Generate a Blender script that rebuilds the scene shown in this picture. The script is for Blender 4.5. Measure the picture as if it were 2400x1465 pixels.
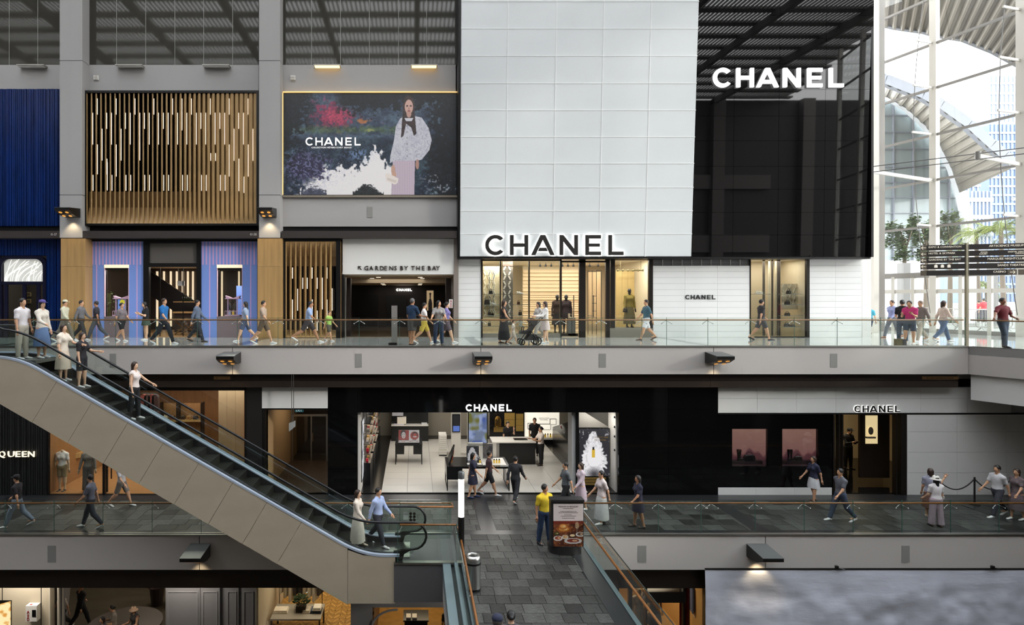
import bpy, math, random
import numpy as np
from mathutils import Vector, Matrix
random.seed(7); rng = np.random.default_rng(7)
for o in list(bpy.data.objects): bpy.data.objects.remove(o, do_unlink=True)
SC = bpy.context.scene; COL = SC.collection
# ---------------------------------------------------------------- camera (shift lens, level, frontal to the shopfronts)
FPX, CX, CY, EYE, UZ = 1500., 972., 700., 7.37, 5.62      # focal length / principal point in px of 2400x1465; metres
cam = bpy.data.cameras.new('camera'); cam.sensor_width = 36.; cam.lens = 36.*FPX/2400.
cam.shift_x = (1200-CX)/2400.; cam.shift_y = -(732.5-CY)/2400.; cam.clip_end = 900
camo = bpy.data.objects.new('camera', cam); COL.objects.link(camo)
camo.location = (0, 0, EYE); camo.rotation_euler = (math.pi/2, 0, 0); SC.camera = camo
SC.view_settings.view_transform = 'Standard'; SC.view_settings.look = 'None'
SC.view_settings.exposure = 0.0; SC.view_settings.gamma = 1.0; SC.view_settings.use_curve_mapping = False
cy = SC.cycles; cy.max_bounces = 7; cy.diffuse_bounces = 3; cy.glossy_bounces = 3; cy.transmission_bounces = 4; cy.transparent_max_bounces = 12; cy.caustics_reflective = cy.caustics_refractive = False
# ---------------------------------------------------------------- sky
w = bpy.data.worlds.new('sky'); SC.world = w; w.use_nodes = True
nt = w.node_tree; bg = nt.nodes['Background']
tc = nt.nodes.new('ShaderNodeTexCoord'); sx = nt.nodes.new('ShaderNodeSeparateXYZ'); rp = nt.nodes.new('ShaderNodeValToRGB')
nt.links.new(tc.outputs['Generated'], sx.inputs[0]); nt.links.new(sx.outputs['Z'], rp.inputs[0]); nt.links.new(rp.outputs[0], bg.inputs[0])
rp.color_ramp.elements[0].position = 0.0; rp.color_ramp.elements[0].color = (1.0, .985, .96, 1)
rp.color_ramp.elements[1].position = .9; rp.color_ramp.elements[1].color = (.88, .94, 1.0, 1)
bg.inputs[1].default_value = 6.9
# ---------------------------------------------------------------- sun through the end glass wall (from the right, camera side, low)
sl = bpy.data.lights.new('sun', 'SUN'); sl.energy = 1.3; sl.angle = math.radians(4.); sl.color = (1.0, .95, .88)
so = bpy.data.objects.new('sun', sl); COL.objects.link(so)
so.rotation_euler = Vector((-1.25, .75, -.42)).to_track_quat('-Z', 'Y').to_euler()

# ================================================================ helpers
def PX(px, Y): return (px-CX)/FPX*Y
def PZ(py, Y): return EYE-(py-CY)/FPX*Y
def PT(px, py, Y): return Vector((PX(px, Y), Y, PZ(py, Y)))
def FY(py, z=0.): return FPX*(EYE-z)/(py-CY)           # depth of a floor point at height z seen at image row py
def lin(c):
    c = [x/255. for x in c]
    return tuple([x/12.92 if x <= .04045 else ((x+.055)/1.055)**2.4 for x in c]+[1.])
MATS = {}
def mat(name, col, rough=.5, metal=0., spec=.5, noise=None, bump=None, emit=None, coat=0., rnd=None, stretch=(1, 1, 1), dist=0.):
    """noise=(scale, amount) mottles the colour, bump=(scale, strength), emit=(sRGB, strength), rnd=amount of per-piece variation"""
    if name in MATS: return MATS[name]
    m = bpy.data.materials.new(name); m.use_nodes = True; t = m.node_tree; b = t.nodes['Principled BSDF']
    c = lin(col); b.inputs['Base Color'].default_value = c; b.inputs['Roughness'].default_value = rough
    b.inputs['Metallic'].default_value = metal; b.inputs['Specular IOR Level'].default_value = spec
    b.inputs['Coat Weight'].default_value = coat
    if emit: b.inputs['Emission Color'].default_value = lin(emit[0]); b.inputs['Emission Strength'].default_value = emit[1]
    src = None
    if noise or bump:
        co = t.nodes.new('ShaderNodeTexCoord'); mp = t.nodes.new('ShaderNodeMapping'); mp.inputs['Scale'].default_value = stretch
        t.links.new(co.outputs['Object'], mp.inputs[0])
    def mult(prev, facsock):
        mx = t.nodes.new('ShaderNodeMix'); mx.data_type = 'RGBA'; mx.blend_type = 'MULTIPLY'; mx.inputs[0].default_value = 1.
        if prev is None: mx.inputs[6].default_value = c
        else: t.links.new(prev, mx.inputs[6])
        t.links.new(facsock, mx.inputs[7]); return mx.outputs[2]
    def ramp(sock, a):
        r = t.nodes.new('ShaderNodeMapRange'); r.inputs[1].default_value = .25; r.inputs[2].default_value = .75
        r.inputs[3].default_value = 1-a; r.inputs[4].default_value = 1+a*.6; t.links.new(sock, r.inputs[0]); return r.outputs[0]
    if noise:
        n = t.nodes.new('ShaderNodeTexNoise'); n.inputs['Scale'].default_value = noise[0]; n.inputs['Detail'].default_value = 6; n.inputs['Distortion'].default_value = dist
        t.links.new(mp.outputs[0], n.inputs['Vector']); src = mult(src, ramp(n.outputs['Fac'], noise[1]))
    if rnd:
        oi = t.nodes.new('ShaderNodeObjectInfo'); ge = t.nodes.new('ShaderNodeNewGeometry'); ad = t.nodes.new('ShaderNodeMath'); ad.operation = 'ADD'
        fr = t.nodes.new('ShaderNodeMath'); fr.operation = 'FRACT'
        t.links.new(oi.outputs['Random'], ad.inputs[0]); t.links.new(ge.outputs['Random Per Island'], ad.inputs[1]); t.links.new(ad.outputs[0], fr.inputs[0])
        r = t.nodes.new('ShaderNodeMapRange'); r.inputs[3].default_value = 1-rnd; r.inputs[4].default_value = 1+rnd*.5; t.links.new(fr.outputs[0], r.inputs[0])
        src = mult(src, r.outputs[0])
    if src is not None: t.links.new(src, b.inputs['Base Color'])
    if bump:
        n = t.nodes.new('ShaderNodeTexNoise'); n.inputs['Scale'].default_value = bump[0]; n.inputs['Detail'].default_value = 4
        t.links.new(mp.outputs[0], n.inputs['Vector']); bp = t.nodes.new('ShaderNodeBump'); bp.inputs['Strength'].default_value = bump[1]; bp.inputs['Distance'].default_value = .05
        t.links.new(n.outputs['Fac'], bp.inputs['Height']); t.links.new(bp.outputs[0], b.inputs['Normal'])
    MATS[name] = m; return m
def glow(name, col, s, rough=.4):
    return mat(name, col, rough, emit=(col, s))
def glassmat(name, tint=(225, 235, 232), fac=.06, rough=.0, diff=0., dcol=(200, 210, 210)):
    """thin architectural glass: transparent with a Fresnel reflection and an optional milky share"""
    if name in MATS: return MATS[name]
    m = bpy.data.materials.new(name); m.use_nodes = True; t = m.node_tree; t.nodes.clear()
    out = t.nodes.new('ShaderNodeOutputMaterial'); tr = t.nodes.new('ShaderNodeBsdfTransparent'); gl = t.nodes.new('ShaderNodeBsdfGlossy')
    tr.inputs[0].default_value = lin(tint); gl.inputs['Roughness'].default_value = rough
    fr = t.nodes.new('ShaderNodeFresnel'); ge = t.nodes.new('ShaderNodeNewGeometry'); io = t.nodes.new('ShaderNodeMath'); io.operation = 'MULTIPLY_ADD'; io.inputs[1].default_value = -.7603; io.inputs[2].default_value = 1.45
    t.links.new(ge.outputs['Backfacing'], io.inputs[0]); t.links.new(io.outputs[0], fr.inputs[0])     # a thin pane: same reflectance from both sides
    ma = t.nodes.new('ShaderNodeMath'); ma.operation = 'MULTIPLY_ADD'; ma.inputs[1].default_value = 1.; ma.inputs[2].default_value = fac-.04
    t.links.new(fr.outputs[0], ma.inputs[0])
    mx = t.nodes.new('ShaderNodeMixShader'); t.links.new(ma.outputs[0], mx.inputs[0]); t.links.new(tr.outputs[0], mx.inputs[1]); t.links.new(gl.outputs[0], mx.inputs[2])
    last = mx
    if diff > 0:
        df = t.nodes.new('ShaderNodeBsdfDiffuse'); df.inputs[0].default_value = lin(dcol); m2 = t.nodes.new('ShaderNodeMixShader'); m2.inputs[0].default_value = diff
        t.links.new(mx.outputs[0], m2.inputs[1]); t.links.new(df.outputs[0], m2.inputs[2]); last = m2
    t.links.new(last.outputs[0], out.inputs[0]); MATS[name] = m; return m
def stripes(name, ca, cb, period, duty, rough=.5, axis='X', off=0.):
    """flat printed stripes across object space (metres)"""
    if name in MATS: return MATS[name]
    m = mat(name, ca, rough); t = m.node_tree; b = t.nodes['Principled BSDF']
    co = t.nodes.new('ShaderNodeTexCoord'); s = t.nodes.new('ShaderNodeSeparateXYZ'); t.links.new(co.outputs['Object'], s.inputs[0])
    a = t.nodes.new('ShaderNodeMath'); a.operation = 'ADD'; a.inputs[1].default_value = off+1000*period; t.links.new(s.outputs[axis], a.inputs[0])
    mo = t.nodes.new('ShaderNodeMath'); mo.operation = 'MODULO'; mo.inputs[1].default_value = period; t.links.new(a.outputs[0], mo.inputs[0])
    lt = t.nodes.new('ShaderNodeMath'); lt.operation = 'LESS_THAN'; lt.inputs[1].default_value = period*duty; t.links.new(mo.outputs[0], lt.inputs[0])
    mx = t.nodes.new('ShaderNodeMix'); mx.data_type = 'RGBA'; mx.inputs[6].default_value = lin(ca); mx.inputs[7].default_value = lin(cb)
    t.links.new(lt.outputs[0], mx.inputs[0]); t.links.new(mx.outputs[2], b.inputs['Base Color']); return m

WL = {}                                                    # world location of the empties / objects things hang on
def wloc(o): return WL.get(o.name, Vector((0, 0, 0))) if o else Vector((0, 0, 0))
def tag(o, label=None, cat=None, group=None, kind=None):
    if label: o['label'] = label
    if cat: o['category'] = cat
    if group: o['group'] = group
    if kind: o['kind'] = kind
    return o
def thing(name, label, cat, loc=(0, 0, 0), group=None, kind=None):
    o = bpy.data.objects.new(name, None); o.empty_display_size = .2; COL.objects.link(o); o.location = loc; WL[o.name] = Vector(loc)
    return tag(o, label, cat, group, kind)
def mesh_obj(name, me, parent=None, loc=(0, 0, 0)):
    o = bpy.data.objects.new(name, me); COL.objects.link(o)
    if parent is not None: o.parent = parent
    o.location = Vector(loc)-wloc(parent); WL[o.name] = Vector(loc); return o
class MB:
    def __init__(s): s.v = []; s.f = []
    def add(s, vs, fs):
        n = len(s.v); s.v.extend([tuple(p) for p in vs]); s.f.extend([tuple(i+n for i in f) for f in fs]); return s
    def box(s, x0, x1, y0, y1, z0, z1):
        return s.add([(x0, y0, z0), (x1, y0, z0), (x1, y1, z0), (x0, y1, z0), (x0, y0, z1), (x1, y0, z1), (x1, y1, z1), (x0, y1, z1)],
                     [(0, 3, 2, 1), (4, 5, 6, 7), (0, 1, 5, 4), (1, 2, 6, 5), (2, 3, 7, 6), (3, 0, 4, 7)])
    def px(s, a, b, c, d, Y, dep=.1):                      # box whose front face covers columns a-b, rows c-d at depth Y
        return s.box(PX(a, Y), PX(b, Y), Y, Y+dep, PZ(d, Y), PZ(c, Y))
    def quad(s, a, b, c, d): return s.add([a, b, c, d], [(0, 1, 2, 3)])
    def prism(s, pts, ext):                                # planar polygon (3D points) swept along ext
        n = len(pts); e = Vector(ext); q = [Vector(p) for p in pts]
        return s.add(q+[p+e for p in q], [tuple(range(n-1, -1, -1)), tuple(range(n, 2*n))]+[(i, (i+1) % n, n+(i+1) % n, n+i) for i in range(n)])
    def tube(s, path, r, n=8, cap=True, closed=False):
        P = [Vector(p) for p in path]; m = len(P); rr = r if hasattr(r, '__len__') else [r]*m
        vs = []; up = None
        for i, p in enumerate(P):
            d = (P[(i+1) % m]-P[i-1]) if closed else (P[min(i+1, m-1)]-P[max(i-1, 0)])
            d = d.normalized() if d.length > 1e-9 else Vector((0, 0, 1))
            if up is None: up = Vector((0, 0, 1)) if abs(d.z) < .9 else Vector((0, 1, 0))
            a = d.cross(up)
            if a.length < 1e-5: a = d.cross(Vector((1, 0, 0)))
            a.normalize(); b = a.cross(d).normalized(); up = b
            vs += [p+(a*math.cos(2*math.pi*k/n)+b*math.sin(2*math.pi*k/n))*rr[i] for k in range(n)]
        fs = []
        for i in range(m if closed else m-1):
            j = (i+1) % m
            fs += [(i*n+k, j*n+k, j*n+(k+1) % n, i*n+(k+1) % n) for k in range(n)]
        if cap and not closed: fs += [tuple(range(n)), tuple(range((m-1)*n+n-1, (m-1)*n-1, -1))]
        return s.add(vs, fs)
    def lathe(s, c, prof, n=16):                           # prof: (r, z) from bottom to top around the vertical through c
        vs = [(c[0]+r*math.cos(2*math.pi*k/n), c[1]+r*math.sin(2*math.pi*k/n), c[2]+z) for r, z in prof for k in range(n)]
        m = len(prof); fs = [(i*n+k, i*n+(k+1) % n, (i+1)*n+(k+1) % n, (i+1)*n+k) for i in range(m-1) for k in range(n)]
        fs += [tuple(range(n-1, -1, -1)), tuple(range((m-1)*n, m*n))]
        return s.add(vs, fs)
    def ball(s, c, r, n=10, m=7):
        r = r if hasattr(r, '__len__') else (r, r, r)
        vs = [(c[0], c[1], c[2]-r[2])]+[(c[0]+r[0]*math.sin(math.pi*j/m)*math.cos(2*math.pi*k/n), c[1]+r[1]*math.sin(math.pi*j/m)*math.sin(2*math.pi*k/n), c[2]-r[2]*math.cos(math.pi*j/m)) for j in range(1, m) for k in range(n)]+[(c[0], c[1], c[2]+r[2])]
        fs = [(0, 1+(k+1) % n, 1+k) for k in range(n)]+[(1+j*n+k, 1+j*n+(k+1) % n, 1+(j+1)*n+(k+1) % n, 1+(j+1)*n+k) for j in range(m-2) for k in range(n)]
        L = len(vs)-1; fs += [(L, 1+(m-2)*n+k, 1+(m-2)*n+(k+1) % n) for k in range(n)]
        return s.add(vs, fs)
    def build(s, name, m, parent=None, smooth=False, label=None, cat=None, group=None, kind=None):
        a = np.array(s.v, float); lo = a.min(0); hi = a.max(0); loc = Vector(((lo[0]+hi[0])/2, (lo[1]+hi[1])/2, lo[2]))
        me = bpy.data.meshes.new(name); me.from_pydata((a-np.array(loc)).tolist(), [], s.f)
        me.materials.append(m)
        if smooth: me.polygons.foreach_set('use_smooth', [True]*len(me.polygons)); 
        me.update()
        if smooth == 'auto':
            try: me.set_sharp_from_angle(angle=math.radians(40))
            except Exception: pass
        o = mesh_obj(name, me, parent, loc); return tag(o, label, cat, group, kind)
CUBES = {}
def cube_mesh(m):
    if m.name not in CUBES:
        b = MB().box(-.5, .5, -.5, .5, -.5, .5); me = bpy.data.meshes.new('piece'); me.from_pydata(b.v, [], b.f); me.materials.append(m); CUBES[m.name] = me
    return CUBES[m.name]
def piece(name, m, parent, x0, x1, y0, y1, z0, z1):        # a box that shares its mesh with all alike pieces
    o = mesh_obj(name, cube_mesh(m), parent, ((x0+x1)/2, (y0+y1)/2, (z0+z1)/2)); o.scale = (abs(x1-x0), abs(y1-y0), abs(z1-z0)); return o
def piecepx(name, m, parent, a, b, c, d, Y, dep=.05):
    return piece(name, m, parent, PX(a, Y), PX(b, Y), Y, Y+dep, PZ(d, Y), PZ(c, Y))
def area(name, loc, size, power, col=(1, .93, .83), rot=(0, 0, 0), sy=None):
    l = bpy.data.lights.new(name, 'AREA'); l.energy = power; l.color = col; l.shape = 'RECTANGLE'; l.size = size; l.size_y = sy or size
    o = bpy.data.objects.new(name, l); COL.objects.link(o); o.location = loc; o.rotation_euler = rot; return o
def spot(name, loc, power, ang=60, col=(1, .9, .75), direction=(0, 0, -1), r=.05, blend=.5):
    l = bpy.data.lights.new(name, 'SPOT'); l.energy = power; l.color = col; l.spot_size = math.radians(ang); l.spot_blend = blend; l.shadow_soft_size = r
    o = bpy.data.objects.new(name, l); COL.objects.link(o); o.location = loc; o.rotation_euler = Vector(direction).to_track_quat('-Z', 'Y').to_euler(); return o
# geometric capitals for the shop sign (unit height), each as polygons
def arc(cx, cy, r, a0, a1, n=18): return [(cx+r*math.cos(math.radians(a0+(a1-a0)*i/n)), cy+r*math.sin(math.radians(a0+(a1-a0)*i/n))) for i in range(n+1)]
def sign_letters(s=.19):
    o = arc(.5, .5, .51, 40, 320, 28); i = arc(.5, .5, .51-s, 44, 316, 28)
    L = [[('strip', o, i)]]
    R = lambda a, b, c, d: ('poly', [(a, c), (b, c), (b, d), (a, d)])
    L.append([R(1.22, 1.22+s, 0, 1), R(2.13-s, 2.13, 0, 1), R(1.22+s, 2.13-s, .41, .59)])
    a0, a1, am = 2.27, 3.44, 2.855
    L.append([('poly', [(a0, 0), (a0+.21, 0), (am, .76), (am+.115, 1), (am-.115, 1)]), ('poly', [(a1-.21, 0), (a1, 0), (am+.115, 1), (am, .76)]), ('poly', [(a0+.34, .2), (a1-.34, .2), (a1-.42, .37), (a0+.42, .37)])])
    L.append([R(3.68, 3.68+s, 0, 1), R(4.6-s, 4.6, 0, 1), ('poly', [(3.68+s, 1), (3.68+s, .68), (4.6-s, 0), (4.6-s, .32)][::-1])])
    L.append([R(4.96, 4.96+s, 0, 1), R(4.96+s, 5.74, .82, 1), R(4.96+s, 5.68, .42, .58), R(4.96+s, 5.74, 0, .18)])
    L.append([R(6.1, 6.1+s, 0, 1), R(6.1+s, 6.86, 0, .18)])
    return L
def sign(name, label, ox, oz, h, Y, dep, m, halo=None, grow=.035, off=.0):
    """six upright letters in the plane Y (front) facing -Y; halo = material of the lit backs"""
    t = thing(name, label, 'sign', (ox, Y, oz))
    for lt in sign_letters():
        b = MB(); g = MB()
        for p in lt:
            if p[0] == 'strip':
                n = len(p[1])
                polys = [[p[1][k], p[1][k+1], p[2][k+1], p[2][k]] for k in range(n-1)]
            else: polys = [p[1]]
            for q in polys:
                area2 = sum(q[k][0]*q[(k+1) % len(q)][1]-q[(k+1) % len(q)][0]*q[k][1] for k in range(len(q)))
                if area2 > 0: q = q[::-1]
                b.prism([(ox+u*h, Y, oz+v*h) for u, v in q], (0, dep, 0))
                if halo:
                    cu = sum(u for u, v in q)/len(q); cv = sum(v for u, v in q)/len(q); gq = []
                    for u, v in q:
                        du = grow if u > cu+1e-4 else -grow; dv = grow if v > cv+1e-4 else -grow
                        gq.append((u+du, v+dv))
                    g.prism([(ox+u*h, Y+dep+off, oz+v*h) for u, v in gq], (0, .02, 0))
        lo = b.build('letter', m, t)
        if halo: g.build('lit_back', halo, lo)
    return t
def text(name, s, px, py, Y, hpx, m, parent=None, align='LEFT', dep=.01, bold=0., wpx=None, label=None, cat=None, loc=None, h=None, rot=0., mirror=False):
    """flat lettering: cap height hpx pixels, baseline-left at (px, py) at depth Y, facing -Y (turned by rot about Z)"""
    c = bpy.data.curves.new('lettering', 'FONT'); c.body = s; c.align_x = align; hh = h if h else hpx/FPX*Y
    c.size = hh/.7; c.extrude = dep/2; c.offset = bold*hh if bold > .005 else 0.; c.resolution_u = 2
    tmp = bpy.data.objects.new('lettering', c); COL.objects.link(tmp); dg = bpy.context.evaluated_depsgraph_get(); dg.update()
    me = bpy.data.meshes.new_from_object(tmp.evaluated_get(dg)); bpy.data.objects.remove(tmp, do_unlink=True)
    n = len(me.vertices)
    if n == 0: return None
    a = np.zeros(n*3); me.vertices.foreach_get('co', a); a = a.reshape(-1, 3)
    if wpx:
        k = (wpx/FPX*Y)/(a[:, 0].max()-a[:, 0].min()); a[:, 0] *= k
    x, y, z = a[:, 0].copy(), a[:, 1].copy(), a[:, 2].copy(); cr, sr = math.cos(rot), math.sin(rot)
    b = np.stack([x*cr+z*sr, x*sr-z*cr, y], 1); me.vertices.foreach_set('co', b.ravel()); me.update()
    me.materials.clear(); me.materials.append(m)
    p = Vector(loc) if loc is not None else PT(px, py, Y)
    o = mesh_obj(name, me, parent, p); return tag(o, label, cat)
def picture(name, arr, p0, u, v, parent=None, emit=0., rough=.5, label=None, cat=None):
    """flat print: arr (rows top to bottom, cols, 3 sRGB 0..255) over the rectangle p0 (top left) + u (across) + v (down)"""
    H, W, _ = arr.shape; P0, U, V = (np.array(q, float) for q in (p0, u, v))
    i, j = np.meshgrid(np.arange(H), np.arange(W), indexing='ij')
    co = U*((j+.0)/(W-1))[..., None]+V*(i/(H-1))[..., None]
    idx = np.arange(H*W).reshape(H, W); q = np.stack([idx[:-1, :-1], idx[1:, :-1], idx[1:, 1:], idx[:-1, 1:]], -1).reshape(-1, 4)
    me = bpy.data.meshes.new(name); nq = len(q)
    me.vertices.add(H*W); me.vertices.foreach_set('co', co.reshape(-1)); me.loops.add(nq*4); me.loops.foreach_set('vertex_index', q.ravel())
    me.polygons.add(nq); me.polygons.foreach_set('loop_start', np.arange(nq)*4); me.update(); me.validate()
    c = np.clip(arr.reshape(-1, 3)/255., 0, 1); c = np.where(c <= .04045, c/12.92, ((c+.055)/1.055)**2.4)
    ca = me.color_attributes.new('print', 'FLOAT_COLOR', 'POINT'); ca.data.foreach_set('color', np.concatenate([c, np.ones((len(c), 1))], 1).ravel())
    key = 'print_%g_%g' % (emit, rough)
    if key not in MATS:
        m = mat(key, (128, 128, 128), rough); t = m.node_tree; b = t.nodes['Principled BSDF']; at = t.nodes.new('ShaderNodeAttribute'); at.attribute_name = 'print'
        if emit:
            b.inputs['Base Color'].default_value = (.01, .01, .01, 1)
            t.links.new(at.outputs['Color'], b.inputs['Emission Color']); b.inputs['Emission Strength'].default_value = emit
        else: t.links.new(at.outputs['Color'], b.inputs['Base Color'])
    me.materials.append(MATS[key]); o = mesh_obj(name, me, parent, p0); return tag(o, label, cat)
def fnoise(H, W, cells, seed, octv=4):
    """smooth value noise 0..1"""
    r = np.random.default_rng(seed); out = np.zeros((H, W)); amp = 1.; tot = 0.
    cy, cx = cells if hasattr(cells, '__len__') else (cells, cells*W/H)
    for k in range(octv):
        gy, gx = int(cy*2**k)+2, int(cx*2**k)+2; g = r.random((gy+1, gx+1))
        y = np.linspace(0, gy-1.001, H); x = np.linspace(0, gx-1.001, W); y0 = y.astype(int); x0 = x.astype(int); fy = (y-y0)[:, None]; fx = (x-x0)[None]
        fy = fy*fy*(3-2*fy); fx = fx*fx*(3-2*fx)
        a = g[y0][:, x0]*(1-fy)*(1-fx)+g[y0+1][:, x0]*fy*(1-fx)+g[y0][:, x0+1]*(1-fy)*fx+g[y0+1][:, x0+1]*fy*fx
        out += a*amp; tot += amp; amp *= .5
    return out/tot
def paint(a, mask, col, op=1.):
    m = np.clip(mask, 0, 1)[..., None]*op; a[:] = a*(1-m)+np.array(col, float)*m
# ---------------------------------------------------------------- shared materials
PLASTER = mat('grey_plaster', (170, 167, 165), .7, noise=(1.2, .05))
FASCIA = mat('fascia_paint', (192, 185, 180), .55, noise=(.7, .04))
DARKBAND = mat('dark_bronze_metal', (52, 44, 40), .35, .6, noise=(3, .1))
BLACK = mat('black_metal', (22, 21, 21), .35, .3)
BLACKGLOSS = mat('black_gloss_panel', (9, 9, 10), .06, spec=.35)
WHITETILE = mat('white_tile', (236, 236, 234), .18, noise=(1, .02))
WHITEPAINT = mat('white_paint', (224, 222, 218), .6)
OAK = mat('oak_veneer', (168, 134, 86), .45, noise=(2.2, .22), stretch=(6, 6, .5))
OAKD = mat('oak_veneer_deep', (140, 108, 66), .5, noise=(2.2, .22), stretch=(6, 6, .5))
STEEL = mat('brushed_steel', (190, 188, 184), .28, 1., noise=(2, .05))
GLASS = glassmat('clear_glass', (246, 250, 248), .06)
SHOPGLASS = glassmat('shop_glass', (248, 250, 248), .05)
EDGE = mat('glass_edge_green', (70, 110, 98), .2)
WOODRAIL = mat('handrail_wood', (150, 96, 48), .35, noise=(6, .2))
# ================================================================ figures: distance-field bodies meshed with surface nets
def surfnet(S, org, h):
    ins = S < 0; nx, ny, nz = S.shape
    c = np.zeros((nx-1, ny-1, nz-1), np.int8)
    for a in (0, 1):
        for b in (0, 1):
            for d in (0, 1): c += ins[a:nx-1+a, b:ny-1+b, d:nz-1+d]
    act = (c > 0) & (c < 8); idx = np.full(act.shape, -1, np.int32); I = np.argwhere(act); idx[act] = np.arange(len(I))
    acc = np.zeros((len(I), 3)); cnt = np.zeros(len(I)); cor = [(a, b, d) for a in (0, 1) for b in (0, 1) for d in (0, 1)]
    V = {k: S[I[:, 0]+k[0], I[:, 1]+k[1], I[:, 2]+k[2]] for k in cor}
    for p in cor:
        for ax in range(3):
            if p[ax] == 0:
                q = tuple(1 if i == ax else p[i] for i in range(3)); va, vb = V[p], V[q]; x = (va < 0) != (vb < 0)
                t = va[x]/(va[x]-vb[x]); e = np.tile(np.array(p, float), (x.sum(), 1)); e[:, ax] += t; acc[x] += e; cnt[x] += 1
    P = (I+acc/cnt[:, None])*h+org; F = []
    for ax in range(3):
        b, d = [k for k in range(3) if k != ax]; s0 = [slice(None)]*3; s1 = [slice(None)]*3; s0[ax] = slice(0, -1); s1[ax] = slice(1, None)
        A, B = ins[tuple(s0)], ins[tuple(s1)]; E = np.argwhere(A != B); E = E[(E[:, b] > 0) & (E[:, d] > 0) & (E[:, b] < S.shape[b]-1) & (E[:, d] < S.shape[d]-1)]
        def g(db, dd): q = E.copy(); q[:, b] += db; q[:, d] += dd; return idx[q[:, 0], q[:, 1], q[:, 2]]
        Q = np.stack([g(-1, -1), g(0, -1), g(0, 0), g(-1, 0)], 1); fl = A[E[:, 0], E[:, 1], E[:, 2]]
        if ax == 1: fl = ~fl
        Q[~fl] = Q[~fl][:, ::-1]; F.append(Q)
    return P, np.concatenate(F)
def smin(a, b, k):
    h = np.clip(.5+.5*(b-a)/k, 0, 1); return b*(1-h)+a*h-k*h*(1-h)
def sd_cone(P, a, b, ra, rb):
    a = np.array(a, np.float32); ba = np.array(b, np.float32)-a; pa = P-a; t = np.clip((pa@ba)/max(float(ba@ba), 1e-9), 0, 1)
    return np.sqrt(((pa-t[..., None]*ba)**2).sum(-1))-(ra+(rb-ra)*t)
def sd_ell(P, c, r, up=None):
    q = P-np.array(c, np.float32); r = np.array(r, np.float32); k0 = np.sqrt(((q/r)**2).sum(-1)); k1 = np.sqrt(((q/(r*r))**2).sum(-1))+1e-6; return k0*(k0-1)/k1
def field(prims, lo, hi, h):
    lo = np.array(lo)-3*h; n = np.ceil((np.array(hi)+3*h-lo)/h).astype(int)+1
    g = np.stack(np.meshgrid(*[np.arange(k)*h for k in n], indexing='ij'), -1).astype(np.float32)+lo.astype(np.float32)
    return g, lo
def np_mesh(name, V, F, m, parent, smooth=True):
    me = bpy.data.meshes.new(name); F = np.asarray(F); nq = len(F)
    me.vertices.add(len(V)); me.vertices.foreach_set('co', np.asarray(V, float).ravel()); me.loops.add(nq*4); me.loops.foreach_set('vertex_index', F.ravel().astype(np.int32))
    me.polygons.add(nq); me.polygons.foreach_set('loop_start', np.arange(nq, dtype=np.int32)*4)
    me.polygons.foreach_set('use_smooth', np.ones(nq, bool)); me.update(); me.validate(); me.materials.append(m)
    return mesh_obj(name, me, parent, wloc(parent))
def dirv(pitch, abd=0., s=1):
    p = math.radians(pitch); a = math.radians(abd); return np.array((s*math.sin(a), -math.sin(p)*math.cos(a), -math.cos(p)*math.cos(a)))
SKINS = [(226, 182, 150), (206, 158, 124), (178, 128, 96), (128, 86, 62), (236, 196, 168)]
def cloth(c, r=.85): return mat('cloth_%d_%d_%d' % tuple(c), c, r, noise=(9, .12))
def skel(H, sex, ps):
    """joints in metres, facing -Y; ps: la/ra arm (swing, out, elbow[, inward]), ll/rl leg (swing, knee, out), lean, side, yaw, nod, sit"""
    J = {}; pel = np.array((0, 0, .53*H)); ln = math.radians(ps.get('lean', 0)); sd = math.radians(ps.get('side', 0))
    sp = np.array((math.sin(sd), -math.sin(ln), math.cos(ln)*math.cos(sd))); sp /= np.linalg.norm(sp)
    J['pel'] = pel; J['waist'] = pel+sp*.09*H; J['chest'] = pel+sp*.2*H; J['sh'] = pel+sp*.285*H; J['neck'] = pel+sp*.31*H
    nod = math.radians(ps.get('nod', 0)); hs = sp+np.array((0, -math.sin(nod)*.8, 0)); hs /= np.linalg.norm(hs); J['head'] = J['neck']+hs*.095*H+np.array((0, -.008*H, 0))
    sw = (.098 if sex == 'f' else .113)*H; tw = math.radians(ps.get('twist', 0)); ct, st = math.cos(tw), math.sin(tw)
    for k, s in (('l', 1), ('r', -1)):
        a = ps.get(k+'a', (4, 9, 12)); S = J['sh']+np.array((s*sw*ct, s*sw*st, -.026*H)); d = dirv(a[0], a[1], s); E = S+d*.172*H
        d2 = dirv(a[0]+a[2], a[1]-(a[3] if len(a) > 3 else 4), s); Wr = E+d2*.148*H; J[k+'S'], J[k+'E'], J[k+'W'], J[k+'hd'] = S, E, Wr, d2
        g = ps.get(k+'l', (0, 0, 3)); Hp = pel+np.array((s*.052*H, 0, -.01*H)); t = dirv(g[0], g[2], s); K = Hp+t*.245*H; t2 = dirv(g[0]-g[1], g[2]*.5+(g[3] if len(g) > 3 else 0), s); A = K+t2*.238*H
        J[k+'H'], J[k+'K'], J[k+'A'], J[k+'fd'] = Hp, K, A, t2
    low = min(J['lA'][2], J['rA'][2]); off = .047*H-low
    if 'raise' in ps: off = ps['raise']
    for k in list(J):
        if not k.endswith('d') or k in ('head',):
            if k != 'head' and k.endswith(('hd', 'fd')): continue
            J[k] = J[k]+np.array((0, 0, off))
    return J
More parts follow.
